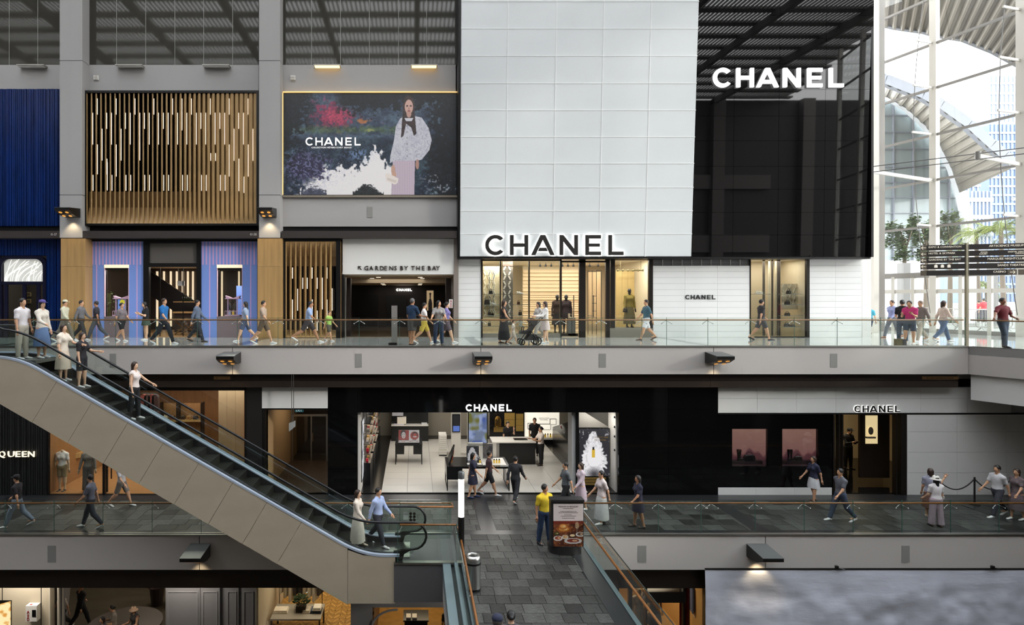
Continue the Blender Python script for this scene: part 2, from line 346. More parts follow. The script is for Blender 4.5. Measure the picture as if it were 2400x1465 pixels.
def person(label, loc, head=0, H=1.7, sex='m', ps=None, skin=1, top=('tee', (200, 200, 200)), bottom=('trousers', (40, 44, 60)), hair=('short', (24, 20, 18)), shoes=(230, 230, 230), hat=None, group=None, plain=None, name='person', cat='person', hands=True):
    ps = dict(ps or {})
    if bottom and bottom[0] in ('skirt', 'mini', 'midi', 'long'):
        for k in ('ll', 'rl'): ps[k] = tuple(v*(.32 if i < 2 else .5) for i, v in enumerate(ps.get(k, (0, 0, 3))))
    J = skel(H, sex, ps); root = thing(name, label, cat, loc, group); root.rotation_euler = (0, 0, math.radians(head)); u = H
    SK = plain or mat('skin_%d' % skin, SKINS[skin], .55); f = sex == 'f'
    pts = np.array([J[k] for k in J if not k.endswith(('hd', 'fd'))]); lo, hi = pts.min(0)-.1*u, pts.max(0)+.1*u; lo[2] = min(lo[2], pts[:, 2].min()-.05*u)
    h = .0118*u; G, org = field(None, lo, hi, h); NG = G.shape[:3]
    def C(a, b, ra, rb): return ('c', np.array(a, float), np.array(b, float), ra, rb)
    def El(c, r): return ('e', np.array(c, float), np.array(r, float))
    def uni(S, prims, k):                                # smooth union, each shape evaluated only in its own box
        for q in prims:
            m = k+2.5*h
            if q[0] == 'c': l, t = np.minimum(q[1], q[2])-max(q[3], q[4])-m, np.maximum(q[1], q[2])+max(q[3], q[4])+m
            else: l, t = q[1]-q[2]-m, q[1]+q[2]+m
            i0 = np.maximum(((l-org)/h).astype(int), 0); i1 = np.minimum(((t-org)/h).astype(int)+2, NG); sl = tuple(slice(x, y) for x, y in zip(i0, i1))
            if (i1 <= i0).any(): continue
            g = G[sl]; S[sl] = smin(S[sl], sd_cone(g, *q[1:]) if q[0] == 'c' else sd_ell(g, *q[1:]), k)
        return S
    def sub(S, q): return np.maximum(S, -uni(np.full(NG, 1., np.float32), [q], .001))
    new = lambda: np.full(NG, 1., np.float32)
    leg = lambda s, i=0.: [C(J[s+'H'], J[s+'K'], .056*u+i, .036*u+i), C(J[s+'K'], J[s+'K']*.6+J[s+'A']*.4+np.array((0, .008*u, 0)), .035*u+i, .034*u+i), C(J[s+'K'], J[s+'A'], .034*u+i, .02*u+i)]
    arm = lambda s, i=0.: [C(J[s+'S'], J[s+'E'], .029*u+i, .022*u+i), C(J[s+'E'], J[s+'W'], .022*u+i, .0145*u+i)]
    def torso(i=0.):
        d = uni(new(), [El(J['pel'], ((.098 if f else .09)*u+i, .066*u+i, .075*u+i)), El(J['waist'], ((.074 if f else .083)*u+i, .055*u+i, .09*u+i)), El(J['chest'], ((.086 if f else .097)*u+i, .064*u+i, .092*u+i)), C(J['lS'], J['rS'], .029*u+i, .029*u+i)], .045*u)
        d = uni(d, [C(J['neck']+np.array((0, .004*u, .012*u)), J[k+'S'], .024*u+i, .024*u+i) for k in 'lr'], .02*u)
        if f: d = uni(d, [El(J['chest']+np.array((s*.042*u, -.05*u, .005*u)), (.034*u+i,)*3) for s in (-1, 1)], .03*u)
        return d
    D = torso()
    for s in 'lr': D = uni(D, leg(s), .02*u); D = uni(D, arm(s), .02*u)
    hd = J['head']; yw = math.radians(ps.get('yaw', 0)); fw = np.array((math.sin(yw), -math.cos(yw), 0)); rt = np.array((math.cos(yw), math.sin(yw), 0)); up = np.array((0, 0, 1.))
    D = uni(D, [C(J['neck']-up*.03*u, J['neck']+up*.02*u if ps.get('nohead') else hd-up*.02*u, .03*u, .028*u)], .02*u)
    hv = uni(new(), [El(hd+up*.008*u, (.047*u, .052*u, .06*u)), El(hd-up*.028*u+fw*.012*u, (.036*u, .038*u, .04*u))], .02*u)
    hv = uni(hv, [C(hd+fw*.048*u-up*.002*u, hd+fw*.06*u-up*.015*u, .006*u, .009*u)]+[El(hd+rt*s*.047*u-up*.004*u, (.008*u, .012*u, .017*u)) for s in (-1, 1)], .007*u)
    if not ps.get('nohead'): D = smin(D, hv, .015*u)
    for s in 'lr':
        A = J[s+'A']; D = uni(D, [C(A+np.array((0, .02*u, -.02*u)), A+np.array((0, -.095*u, -.034*u)), .02*u, .015*u)], .015*u)
    V, F = surfnet(D, org, h); V = list(map(tuple, V)); F = [tuple(q) for q in F]
    if hands:
        for s, sg in (('l', 1), ('r', -1)):
            Wp = Vector(J[s+'W']); d = Vector(J[s+'hd']).normalized(); sd = d.cross(Vector((0, -1, 0))); sd = sd.normalized() if sd.length > .1 else Vector((1, 0, 0)); nn = sd.cross(d).normalized()
            b = MB(); pw = .022*u; n0 = len(V)
            b.tube([Wp-d*.012*u, Wp+d*.012*u, Wp+d*.05*u], [.014*u, .021*u, .019*u], 6)
            for k, (o_, L) in enumerate(((-.75, .036), (-.25, .043), (.25, .045), (.75, .038))):
                p0 = Wp+d*.048*u+sd*(o_*.021*u); cur = nn*(-.3 if ps.get('grip') else -.12); p1 = p0+(d+cur).normalized()*L*.5*u; p2 = p1+(d+cur*(5 if ps.get('grip') else 2.5)).normalized()*L*.5*u; b.tube([p0, p1, p2], [.0056*u, .005*u, .004*u], 5)
            p0 = Wp+d*.014*u+sd*.016*u; b.tube([p0, p0+(d*.7+sd*.7).normalized()*.022*u, p0+(d*.9+sd*.5).normalized()*.042*u], [.007*u, .0058*u, .0045*u], 5)
            V += b.v; F += [tuple(i+n0 for i in q) for q in b.f]
    me = bpy.data.meshes.new('body'); me.from_pydata([tuple(map(float, v)) for v in V], [], [tuple(map(int, q)) for q in F]); me.polygons.foreach_set('use_smooth', [True]*len(me.polygons)); me.materials.append(SK); me.update()
    body = mesh_obj('body', me, root, wloc(root))
    sp = J['neck']-J['pel']; sp = sp/np.linalg.norm(sp)
    along = lambda p0: ((G-np.array(p0, np.float32))@np.array(sp, np.float32))
    def part(nm, S, m):
        v_, f_ = surfnet(S.astype(np.float32), org, h)
        if len(f_): return np_mesh(nm, v_, f_, m, root)
    # ---- clothes
    if top:
        kind, c = top[0], top[1]; i = .011*u; S = torso(i)
        if kind in ('tee', 'polo', 'shirt', 'blouse'):
            fr = {'tee': .62, 'polo': .66, 'shirt': 1., 'blouse': 1.}[kind]
            for s in 'lr':
                S = uni(S, [C(J[s+'S'], J[s+'E'], .037*u, .03*u), C(J[s+'E'], J[s+'E']*.1+J[s+'W']*.9, .03*u, .024*u)] if fr == 1. else [C(J[s+'S'], J[s+'S']*(1-fr)+J[s+'E']*fr, .036*u, .036*u)], .02*u)
        hem = J['pel']-np.array(sp)*(.045 if kind != 'tank' else .0)*u; S = np.maximum(S, -along(hem)); S = np.maximum(S, along(J['neck']+np.array(sp)*.022*u)); S = sub(S, C(J['neck']-up*.02*u, hd, .034*u, .04*u))
        if kind == 'tank': S = sub(sub(S, C(J['lS'], J['lE'], .036*u, .036*u)), C(J['rS'], J['rE'], .036*u, .036*u))
        part('top', S, cloth(c))
        if kind in ('polo', 'shirt'):
            b = MB(); ring = [(hd[0]*.0+J['neck'][0]+.037*u*math.cos(a), J['neck'][1]+.037*u*math.sin(a)-.002*u, J['neck'][2]-.004*u+.008*u*math.sin(a)) for a in np.linspace(0, 2*math.pi, 14, endpoint=False)]
            b.tube([(x, y, z) for x, y, z in ring], .009*u, 5, closed=True); o = b; me = bpy.data.meshes.new('collar'); me.from_pydata(b.v, [], b.f); me.materials.append(cloth([max(0, int(k*.85)) for k in c])); mesh_obj('collar', me, root, wloc(root))
    if bottom:
        kind, c = bottom[0], bottom[1]
        if kind in ('trousers', 'shorts', 'wide'):
            i = .012*u; S = uni(new(), [El(J['pel'], ((.1 if f else .092)*u+i, .068*u+i, .075*u+i))], .001); S = np.maximum(S, along(J['pel']+np.array(sp)*.045*u))
            for s in 'lr':
                Hp, K, A2 = J[s+'H'], J[s+'K'], J[s+'A']
                if kind == 'shorts': e = Hp*.12+K*.88; d0 = K-Hp; L = [C(Hp, e, .064*u, .054*u)]
                else: e = A2; d0 = A2-K; L = [C(Hp, K, .062*u, .055*u), C(K, A2, .055*u, .062*u)] if kind == 'wide' else [C(Hp, K, .062*u, .047*u), C(K, K*.6+A2*.4+np.array((0, .008*u, 0)), .046*u, .043*u), C(K, A2, .044*u, .036*u)]
                L = uni(new(), L, .012*u); L = np.maximum(L, (G-np.array(e, np.float32))@np.array(d0/np.linalg.norm(d0), np.float32)-.006*u); S = smin(S, L, .02*u)
            part('bottoms', S, cloth(c))
        else:                                            # skirts and dresses: pleated lathe from the waist
            ln = {'skirt': .27, 'mini': .2, 'midi': .38, 'long': .5}[kind]; fl = {'skirt': .13, 'mini': .125, 'midi': .14, 'long': .15}[kind]*u; w0 = J['pel']+np.array(sp)*.05*u
            kn = (J['lK']+J['rK'])/2; b = MB(); n = 28; rows = 7; vs = []
            for r_ in range(rows):
                t = r_/(rows-1); cz = w0[2]-ln*u*t; cx, cy = w0[0]*(1-t)+kn[0]*t, w0[1]*(1-t)+kn[1]*t*.8; rx = (.088*(1-t)**2)*u+fl*(1-(1-t)**2); ry = (.064*(1-t)**2)*u+fl*.86*(1-(1-t)**2)
                for k in range(n): a = 2*math.pi*k/n; w_ = 1+.06*t*math.cos(k*math.pi); vs.append((cx+rx*w_*math.cos(a), cy+ry*w_*math.sin(a), cz))
            b.add(vs, [(r_*n+k, (r_+1)*n+k, (r_+1)*n+(k+1) % n, r_*n+(k+1) % n) for r_ in range(rows-1) for k in range(n)])
            me = bpy.data.meshes.new('skirt'); me.from_pydata(b.v, [], b.f); me.polygons.foreach_set('use_smooth', [True]*len(me.polygons)); me.materials.append(cloth(c)); mesh_obj('skirt', me, root, wloc(root))
    if hair:
        st, c = hair; S = uni(new(), [El(hd+up*.014*u-fw*.004*u, (.053*u, .058*u, .062*u))], .001); S = sub(S, El(hd+fw*.055*u-up*.03*u, (.052*u, .05*u, .07*u)))
        low = {'short': -.03, 'bun': -.035, 'bob': -.07, 'long': -.05}[st]*u; S = np.maximum(S, low-((G-np.array(hd, np.float32))@np.array(up, np.float32)))
        if st in ('bob', 'long'):
            L = .07 if st == 'bob' else .17; S = uni(S, [C(hd-fw*.022*u, hd-fw*.04*u-up*L*u, .042*u, .03*u)], .02*u)
            S = uni(S, [C(hd+rt*s*.04*u-fw*.008*u, hd+rt*s*.042*u-up*min(L, .12)*u-fw*.012*u, .016*u, .012*u) for s in (-1, 1)], .012*u)
        if st == 'bun': S = uni(S, [El(hd-fw*.06*u+up*.01*u, (.026*u,)*3)], .01*u)
        part('hair', S, mat('hair_%d_%d_%d' % tuple(c), c, .5, noise=(30, .2)))
    if not plain:
        dk = mat('eye_dark', (30, 22, 18), .3); lp = mat('lips', (150, 84, 76), .5)
        for s in (-1, 1):
            b = MB().ball(hd+fw*.047*u+rt*s*.018*u+up*.006*u, .0055*u, 6, 4); me = bpy.data.meshes.new('eye'); me.from_pydata(b.v, [], b.f); me.materials.append(dk); mesh_obj('eye', me, root, wloc(root))
        b = MB().ball(hd+fw*.05*u-up*.034*u, (.013*u, .006*u, .0045*u), 8, 4); me = bpy.data.meshes.new('mouth'); me.from_pydata(b.v, [], b.f); me.materials.append(lp); mesh_obj('mouth', me, root, wloc(root))
    if shoes:
        for s in 'lr':
            A = J[s+'A']; prof = [(-.03, .017, .04), (-.01, .021, .047), (.02, .022, .045), (.05, .024, .034), (.085, .025, .026), (.11, .021, .02), (.122, .01, .014)]; vs = []; z0 = A[2]-.047*u
            tip = 0.; fdp = J[s+'fd']; heel = max(0., fdp[1])*.09*u if A[2] > min(J['lA'][2], J['rA'][2])+.01*u else 0.
            for y_, w_, z_ in prof:
                for (xx, zz) in ((-1, 0), (1, 0), (1, .55), (.62, 1), (-.62, 1), (-1, .55)): vs.append((A[0]+xx*w_*u, A[1]-y_*u, z0+zz*z_*u-heel*(y_+.03)/.15))
            m_ = len(prof); fs = [(i*6+k, i*6+(k+1) % 6, (i+1)*6+(k+1) % 6, (i+1)*6+k) for i in range(m_-1) for k in range(6)]+[tuple(range(5, -1, -1)), tuple(range((m_-1)*6, m_*6))]
            me = bpy.data.meshes.new('shoe'); me.from_pydata(vs, [], fs); me.polygons.foreach_set('use_smooth', [True]*len(me.polygons)); me.materials.append(mat('shoe_%d_%d_%d' % tuple(shoes), shoes, .6)); mesh_obj('shoe', me, root, wloc(root))
    if hat:
        st, c = hat; b = MB(); c0 = hd+up*.03*u
        if st == 'cap':
            b.lathe(c0, [(.058*u, 0), (.058*u, .02*u), (.045*u, .045*u), (.01*u, .055*u)], 14); pr = []
            for a in np.linspace(-1.1, 1.1, 8): pr.append(tuple(c0+fw*(.055*u*math.cos(a)+.05*u)+rt*math.sin(a)*.05*u-up*.004*u))
            b.prism(pr+[tuple(c0+rt*.045*u), tuple(c0-rt*.045*u)], (0, 0, .006*u))
        else:
            b.lathe(c0-up*.012*u, [(.1*u, -.022*u), (.1*u, -.018*u), (.06*u, 0), (.056*u, .035*u), (.04*u, .05*u), (.01*u, .053*u)], 18)
        me = bpy.data.meshes.new('hat'); me.from_pydata([tuple(map(float, v)) for v in b.v], [], b.f); me.polygons.foreach_set('use_smooth', [True]*len(me.polygons)); me.materials.append(cloth(c)); mesh_obj('hat', me, root, wloc(root))
    root['_h'] = H
    return root, J
WALK = dict(ll=(24, 6, 3), rl=(-20, 26, 3), la=(-22, 8, 12), ra=(24, 8, 22))
WALK2 = dict(ll=(-18, 24, 3), rl=(22, 6, 3), la=(24, 8, 24), ra=(-20, 8, 10))
STAND = dict(ll=(2, 2, 3), rl=(-2, 0, 3), la=(4, 8, 14), ra=(2, 8, 10))
PHONE = dict(ll=(2, 2, 3), rl=(-2, 0, 3), la=(22, 8, 96, 24), ra=(22, 8, 92, 24), nod=32)
CROSSL = dict(ll=(-4, 0, -5), rl=(10, 14, -9), la=(8, 40, 34, 10), ra=(16, 32, 46, 6), side=-4)
def handbag(name, label, x, y, z, w_, h_, d_, c, parent=None, strap=True, cat='bag', group=None, rough=.3):
    """soft trapezoid bag with flap and handle, base centre at x, y, z"""
    t = thing(name, label, cat, (x, y, z), group); m = mat('leather_%d_%d_%d' % tuple(c), c, rough)
    b = MB(); lv = [(0, .92), (.12*h_, 1.), (.6*h_, .95), (h_, .78)]; vs = []
    for zz, k in lv:
        for sx, sy in ((-1, -1), (1, -1), (1, 1), (-1, 1)): vs.append((x+sx*w_/2*k, y+sy*d_/2*(k if zz < h_ else .35), z+zz))
    b.add(vs, [(3, 2, 1, 0), (12, 13, 14, 15)]+[(i*4+k, i*4+(k+1) % 4, (i+1)*4+(k+1) % 4, (i+1)*4+k) for i in range(3) for k in range(4)]); b.build('body', m, t)
    MB().box(x-w_*.42, x+w_*.42, y-d_/2-.012, y-d_*.2, z+h_*.45, z+h_*.9).build('flap', m, t)
    if strap: MB().tube([(x+w_*.3*math.cos(a), y, z+h_*.92+h_*.55*math.sin(a)) for a in np.linspace(0, math.pi, 9)], .011, 5).build('handle', m, t)
    MB().box(x-.015, x+.015, y-d_/2-.02, y-d_/2-.008, z+h_*.48, z+h_*.58).build('clasp', mat('gold_metal', (200, 160, 80), .25, 1.), t)
    return t
# ================================================================ large structure
YU, YS, YL, YB, YC = 23.44, 28.85, 20.0, 24.03, 28.25      # upper slab edge, upper shopfronts, lower slab edge, lower shopfronts, pier fronts
BZ = -5.3                                                  # basement floor
def struct(name, b, m, parent=None, smooth=False):
    o = b.build(name, m, parent, smooth)
    if parent is None: o['kind'] = 'structure'
    return o
def sroot(name, loc=(0, 0, 0)): return thing(name, None, None, loc, kind='structure')
GX = lambda y: 34.75-.243*y                                # plan line of the glass end wall
EDG = [(20.27, YU), (20.85, 21.9), (27.2, 5.0)]            # the upper gallery turns towards the viewer
# --- floors
POLISH = mat('polished_pale_stone', (196, 194, 190), .06, spec=.6, noise=(.8, .05))
POLISHD = mat('polished_dark_stone', (92, 92, 92), .08, spec=.6, noise=(.8, .05))
fu = sroot('floor_upper', (0, 26, UZ))
xs = sorted([-45, -42.1, -33.3, -24.4, -15.55, -6.67, 2.42, 10.94, 20.0])
cuts = [-45]
for x in (-33.3, -24.4, -15.55, -6.67, 2.42, 10.94): cuts += [x-.22, x+.24]
cuts += [20.27]
for i in range(len(cuts)-1):
    MB().box(cuts[i], cuts[i+1], YU, 45, UZ-.3, UZ).build('floor_bay' if i % 2 == 0 else 'dark_stone_band', POLISH if i % 2 == 0 else POLISHD, fu)
MB().prism([(20.27, YU, UZ-.3), (20.85, 21.9, UZ-.3), (27.2, 5, UZ-.3), (GX(5)+.2, 5, UZ-.3), (GX(45)+.2, 45, UZ-.3), (20.27, 45, UZ-.3)], (0, 0, .3)).build('floor_bay', POLISH, fu)
struct('slab_core', MB().box(-45, 20.1, YU+.3, 29.5, 4.75, UZ-.3), PLASTER)
# --- upper slab fascia
fa = sroot('trim_upper_fascia', (0, YU, 4.6))
ZF0 = PZ(877, YU)
jx = [-45, -33.3, -24.4, -15.55, -6.67, 2.42, 10.94, 20.27]
for a, b in zip(jx[:-1], jx[1:]): piece('fascia_panel', FASCIA, fa, a+.012, b-.012, YU-.02, YU+.25, ZF0, UZ-.03)
MB().box(-45, 20.27, YU-.05, YU+.2, UZ-.03, UZ+.012).build('edge_capping', STEEL, fa)
MB().box(-45, 20.2, YU+.03, YU+.25, ZF0+.005, UZ-.05).build('joint_backing', BLACK, fa)
for (xa, ya), (xb, yb) in zip(EDG[:-1], EDG[1:]):
    d = Vector((xb-xa, yb-ya, 0)).normalized(); n = Vector((-d.y, d.x, 0))*.25
    if n.x < 0: n = -n
    MB().prism([(xa+d.x*.01, ya+d.y*.01, ZF0), (xb, yb, ZF0), (xb+n.x, yb+n.y, ZF0), (xa+n.x, ya+n.y, ZF0)], (0, 0, UZ-ZF0)).build('fascia_panel', FASCIA, fa)
    s = n*.6
    MB().prism([(xa+s.x, ya+s.y, 3.66), (xb+s.x, yb+s.y, 3.66), (xb+s.x*4, yb+s.y*4, 3.66), (xa+s.x*4, ya+s.y*4, 3.66)], (0, 0, ZF0-3.66+.02)).build('lower_bulkhead', WHITEPAINT, fa)
# --- dark bulkhead below the upper slab
bk = sroot('trim_lower_bulkhead', (0, 23.7, 4.1))
for a, b in zip(jx[:-1], jx[1:]):
    b = min(b, 20.1)
    piece('bulkhead_panel', DARKBAND, bk, a, b-.01, 23.72, 24.2, PZ(892, 23.72), ZF0+.02)
    piece('bulkhead_panel', mat('bronze_metal_brown', (62, 52, 46), .4, .5), bk, a, b-.01, 23.66, 24.2, PZ(908, 23.66), PZ(893, 23.66))
struct('ceiling_lower', MB().box(-45, 32, 24.1, 36, 4.35, 4.6), PLASTER)
# --- lower gallery slab with slate paving, bridge, platform
SLATE = mat('slate_tile', (72, 72, 69), .42, spec=.45, noise=(2.6, .7), bump=(7, .25), rnd=.8, stretch=(1, 1.8, 1), dist=2.2)
SLATED = mat('dark_honed_stone', (40, 41, 43), .3, noise=(4, .1))
fl = sroot('floor_lower', (0, 22, 0))
BX0, BX1 = 1.2, 5.0
MB().box(-45, 45, YL, 24.1, -.4, -.03).build('screed', mat('joint_grey', (38, 38, 37), .8), fl)
MB().box(BX0, BX1, 2.5, YL, -.45, -.03).build('screed', MATS['joint_grey'], fl)
MB().box(-.56, BX0, 17.9, YL, -.4, -.005).build('landing_plate', mat('landing_grey', (92, 92, 92), .4, .3), fl)
MB().box(-45, 45, 23.35, 24.1, -.05, .0).build('dark_stone_band', SLATED, fl)          # along the shopfronts
MB().box(-45, 45, YL, YL+.36, -.05, .0).build('dark_stone_band', SLATED, fl)            # along the edge
for x in (2.35, 11.0, 19.8, -6.6, -15.4, -24): MB().box(x-.25, x+.25, YL+.36, 23.35, -.05, .0).build('dark_stone_band', SLATED, fl)
MB().box(BX1-.45, BX1, 2.5, YL, -.05, .0).build('dark_stone_band', SLATED, fl)
MB().box(BX0, BX0+.22, 2.5, YL, -.05, .0).build('dark_stone_band', SLATED, fl)
tiles = []                                                # (x0,x1,y0,y1)
y = YL-.455
while y > 9:
    x = BX0+.22-random.random()*.3
    while x < BX1-.45:
        wd = random.choice((.36, .42, .42, .5)); a, b = max(x, BX0+.22), min(x+wd, BX1-.45)
        if b-a > .05: tiles.append((a, b, y, y+.455))
        x += wd
    y -= .455
bands = sorted([-45]+[v for x in (2.35, 11.0, 19.8, -6.6, -15.4, -24) for v in (x-.25, x+.25)]+[45])
for r in range(6):
    y0 = YL+.36+r*.4983
    for k in range(0, len(bands)-1, 2):
        x = bands[k]-random.random()*.4
        while x < bands[k+1]:
            wd = random.choice((.4, .5, .6, .7)); a, b = max(x, bands[k]), min(x+wd, bands[k+1])
            if b-a > .05 and -17 < a < 29: tiles.append((a, b, y0, y0+.4983))
            x += wd
tiles.sort(key=lambda t: (t[2]))                          # nearest first
rest = MB()
ntile = 0
for a, b, y0, y1 in tiles:
    g = .006; z1 = random.uniform(-.004, .0)
    inview = 0 <= CX+FPX*(a+b)/2/y0 <= 2400 and CY+FPX*EYE/y0 < 1500
    if inview and ntile < 290: piece('tile', SLATE, fl, a+g, b-g, y0+g, y1-g, -.05, z1); ntile += 1
    else: rest.box(a+g, b-g, y0+g, y1-g, -.05, z1)
rest.build('tile_field', SLATE, fl, kind='stuff')
# --- lower fascia
fb = sroot('trim_lower_fascia', (0, YL, -1.1)); ZL0 = PZ(1335, YL)
for a, b in ((-33, -24.3), (-24.3, -15.5), (-15.5, -6.72), (-6.72, -.58), (5.0, 10.95), (10.95, 19.8), (19.8, 30), (30, 45)):
    piece('fascia_panel', FASCIA, fb, a+.012, b-.012, YL-.02, YL+.3, ZL0, -.03)
MB().box(-45, -.58, YL-.05, YL+.15, -.035, .012).build('edge_capping', STEEL, fb)
MB().box(5.0, 45, YL-.05, YL+.15, -.035, .012).build('edge_capping', STEEL, fb)
MB().box(-45, 45, YL+.03, YL+.3, ZL0+.01, -.05).build('joint_backing', BLACK, fb)
for x0, x1 in ((-45, 2), (5, 45)):
    MB().box(x0, x1, YL+.25, YL+.7, PZ(1378, YL+.25), ZL0+.02).build('dark_bulkhead', DARKBAND, fb)
struct('ceiling_basement', MB().box(-45, 45, YL+.4, 40, -1.6, -1.2), mat('dark_ceiling', (60, 56, 52), .8))
# bridge sides
bs = sroot('trim_bridge_side', (3, 10, -.5))
BLUEGREY = mat('bridge_channel_grey', (122, 138, 142), .45, .3)
MB().box(BX1, BX1+.12, 2.5, YL-.05, -.46, .02).build('bridge_channel', BLUEGREY, bs)
MB().box(BX0-.10, BX0, 2.5, 17.85, -.46, .02).build('bridge_channel', BLUEGREY, bs)
MB().box(BX0-.42, BX0-.2, 2.5, 17.85, -.46, -.02).build('bridge_channel', BLUEGREY, bs)
MB().box(BX0-.2, BX0-.1, 2.5, 17.85, -.46, -.12).build('gutter', mat('gutter_dark', (58, 62, 62), .5), bs)
MB().box(BX0-.42, BX1+.12, 2.5, YL, -1.0, -.46).build('bridge_soffit', PLASTER, bs)
GREYPANEL = mat('grey_metal_panel', (112, 110, 112), .4, .35, noise=(1, .05))
MB().box(-.58, 1.1, 17.86, 17.95, PZ(1410, 17.9), -.03).build('end_panel', GREYPANEL, bs)
MB().box(-.58, 1.12, 17.82, 17.98, -.04, .012).build('edge_capping', STEEL, bs)
MB().box(-.56, .8, 17.96, YL, -1.0, -.4).build('landing_soffit', GREYPANEL, bs)
# --- basement floor
struct('floor_basement', MB().box(-45, 48, -9.2, 60, BZ-.2, BZ), mat('basement_floor', (70, 64, 54), .3, noise=(.9, .35), stretch=(1, 3, 1)))
# --- upper wall bays
wu = sroot('wall_upper', (0, YS, UZ))
WALLT = 25.5
def wpx(name, m, a, b, c, d, Y=YS, dep=.3): return piecepx(name, m, wu, a, b, c, d, Y, dep)
for a, b, c, d in ((-900, 140, 152, 209), (205, 606, 152, 213), (663, 1068, 152, 218), (663, 1072, 457, 531)): wpx('plaster_panel', PLASTER, a, b, c, d)
# dark glass windows under the roof
DGLASS = mat('dark_reflective_glass', (62, 60, 54), .05, spec=.36, noise=(.3, .1), bump=(.5, .03))
JOINT = mat('pale_sealant', (165, 165, 160), .6)
def topwin(a, b, joints):
    ed = [a]+joints+[b]
    for p, q in zip(ed[:-1], ed[1:]): piece('pane', DGLASS, wu, PX(p, YS)+.01, PX(q, YS)-.01, YS+.02, YS+.06, PZ(152, YS), WALLT)
    for j in joints: piece('pane_joint', JOINT, wu, PX(j, YS)-.009, PX(j, YS)+.009, YS+.015, YS+.07, PZ(152, YS), WALLT)
topwin(-900, 140, [-250, -183, -115, -47, 21, 88]); topwin(205, 606, [273, 341, 409.5, 477, 545]); topwin(663, 1072, [730, 798, 865.5, 934, 1000])
MB().box(-45, 20.1, YS+.3, YS+.6, PZ(560, YS), WALLT+.5).build('wall_core', BLACK, wu)
MB().box(-45, PX(663, YS), YS+.1, YS+.3, PZ(545, YS), PZ(526, YS)).build('shadow_gap', BLACK, wu)
MB().box(PX(663, YS), PX(1072, YS), YS+.1, YS+.3, PZ(545, YS), PZ(526, YS)).build('shadow_gap', BLACK, wu)
# bulkhead strips over the shops
STRIP = mat('bulkhead_strip', (74, 68, 66), .4, .5)
for a, b in ((-900, 139), (194, 607), (660, 1071)): piece('bulkhead_strip', STRIP, wu, PX(a, YC), PX(b, YC), YC+.02, YS+.2, PZ(558, YC), PZ(541, YC))
# piers
for k, (a, b, ta, tb) in enumerate(((-345, -290, -345, -285), (140, 193, 143, 200.5), (607, 656.5, 604, 661.5))):
    pr = sroot('pier', ((PX(a, YC)+PX(b, YC))/2, YC, UZ)); x0, x1 = PX(a, YC), PX(b, YC)
    for c, d in ((-120, 142), (142, 457), (457, 558)):
        piece('pier_panel', PLASTER, pr, x0, x1, YC, YS+.05, PZ(d, YC)+.012, PZ(c, YC)-.012)
    piece('pier_core', BLACK, pr, x0+.02, x1-.02, YC+.03, YS+.1, UZ, WALLT)
    for c, d in ((559, 625), (625, 793)): piece('oak_panel', OAK, pr, PX(ta, YC), PX(tb, YC), YC-.02, YS+.1, max(PZ(d, YC)+.004, UZ), PZ(c, YC)-.004)
# --- ceiling louvres high above the atrium
rf = sroot('ceiling_atrium', (0, 10, 26)); RZ = 26.0
ROOFM = mat('roof_frame_grey', (120, 118, 114), .6)
sl_, bm_ = MB(), MB(); yy = -9.
while yy < 29:
    bm_.box(-45, GX(yy)+1, yy, yy+.7, RZ+.1, RZ+.26)
    x = -45.
    while x < GX(yy+1)+.6: sl_.box(x, x+.1, yy+.65, yy+2.45, RZ+.13, RZ+.22); x += .29
    yy += 2.4
sl_.build('louvre_field', ROOFM, rf, kind='stuff'); bm_.build('purlin_field', ROOFM, rf, kind='stuff')
for x in range(-42, 34, 6): MB().box(x, x+.35, -9, 29.2, RZ-.5, RZ).build('rafter', ROOFM, rf)
# --- left end and the wall behind the viewer
struct('wall_left', MB().box(-45.4, -45, -9, 40, BZ, RZ), PLASTER)
wf = sroot('wall_front', (0, -5, BZ)); FRONTG = mat('front_grey', (112, 106, 102), .7)
MB().box(-45, 48, -9.3, -9, BZ, RZ).build('wall_core', mat('front_wall_dark', (58, 54, 52), .5), wf)
for x in range(-42, 48, 9): MB().box(x, x+1.2, -9, -8.2, BZ, RZ).build('pier_panel', FRONTG, wf)
MB().box(-45, 36, -9, -8.0, 4.6, UZ).build('fascia_panel', FRONTG, wf)
MB().box(-45, 36, -9, -8.5, 10.6, 12.4).build('fascia_panel', FRONTG, wf)
MB().box(-45, 36, -9, -8.5, 17.0, 18.4).build('fascia_panel', FRONTG, wf)
# --- back-of-house shell behind the shops
struct('wall_rear', MB().box(-45, 45, 45.1, 45.3, BZ, UZ-.35).box(-45, 20.3, 45.1, 45.3, UZ-.3, 10.2), BLACK)
struct('ceiling_shops', MB().box(-45, 20.3, YS+.45, 46, 9.75, 10.1), BLACK)
struct('wall_shop_side', MB().box(20.05, 20.3, YS+.2, 46, UZ, 10.0), WHITEPAINT)
struct('wall_right', MB().box(44.9, 45.2, -9, 46, BZ, UZ-.1), PLASTER)
struct('wall_high_right', MB().box(19.8, 20.1, YS+.6, 40, 10.0, RZ), PLASTER)
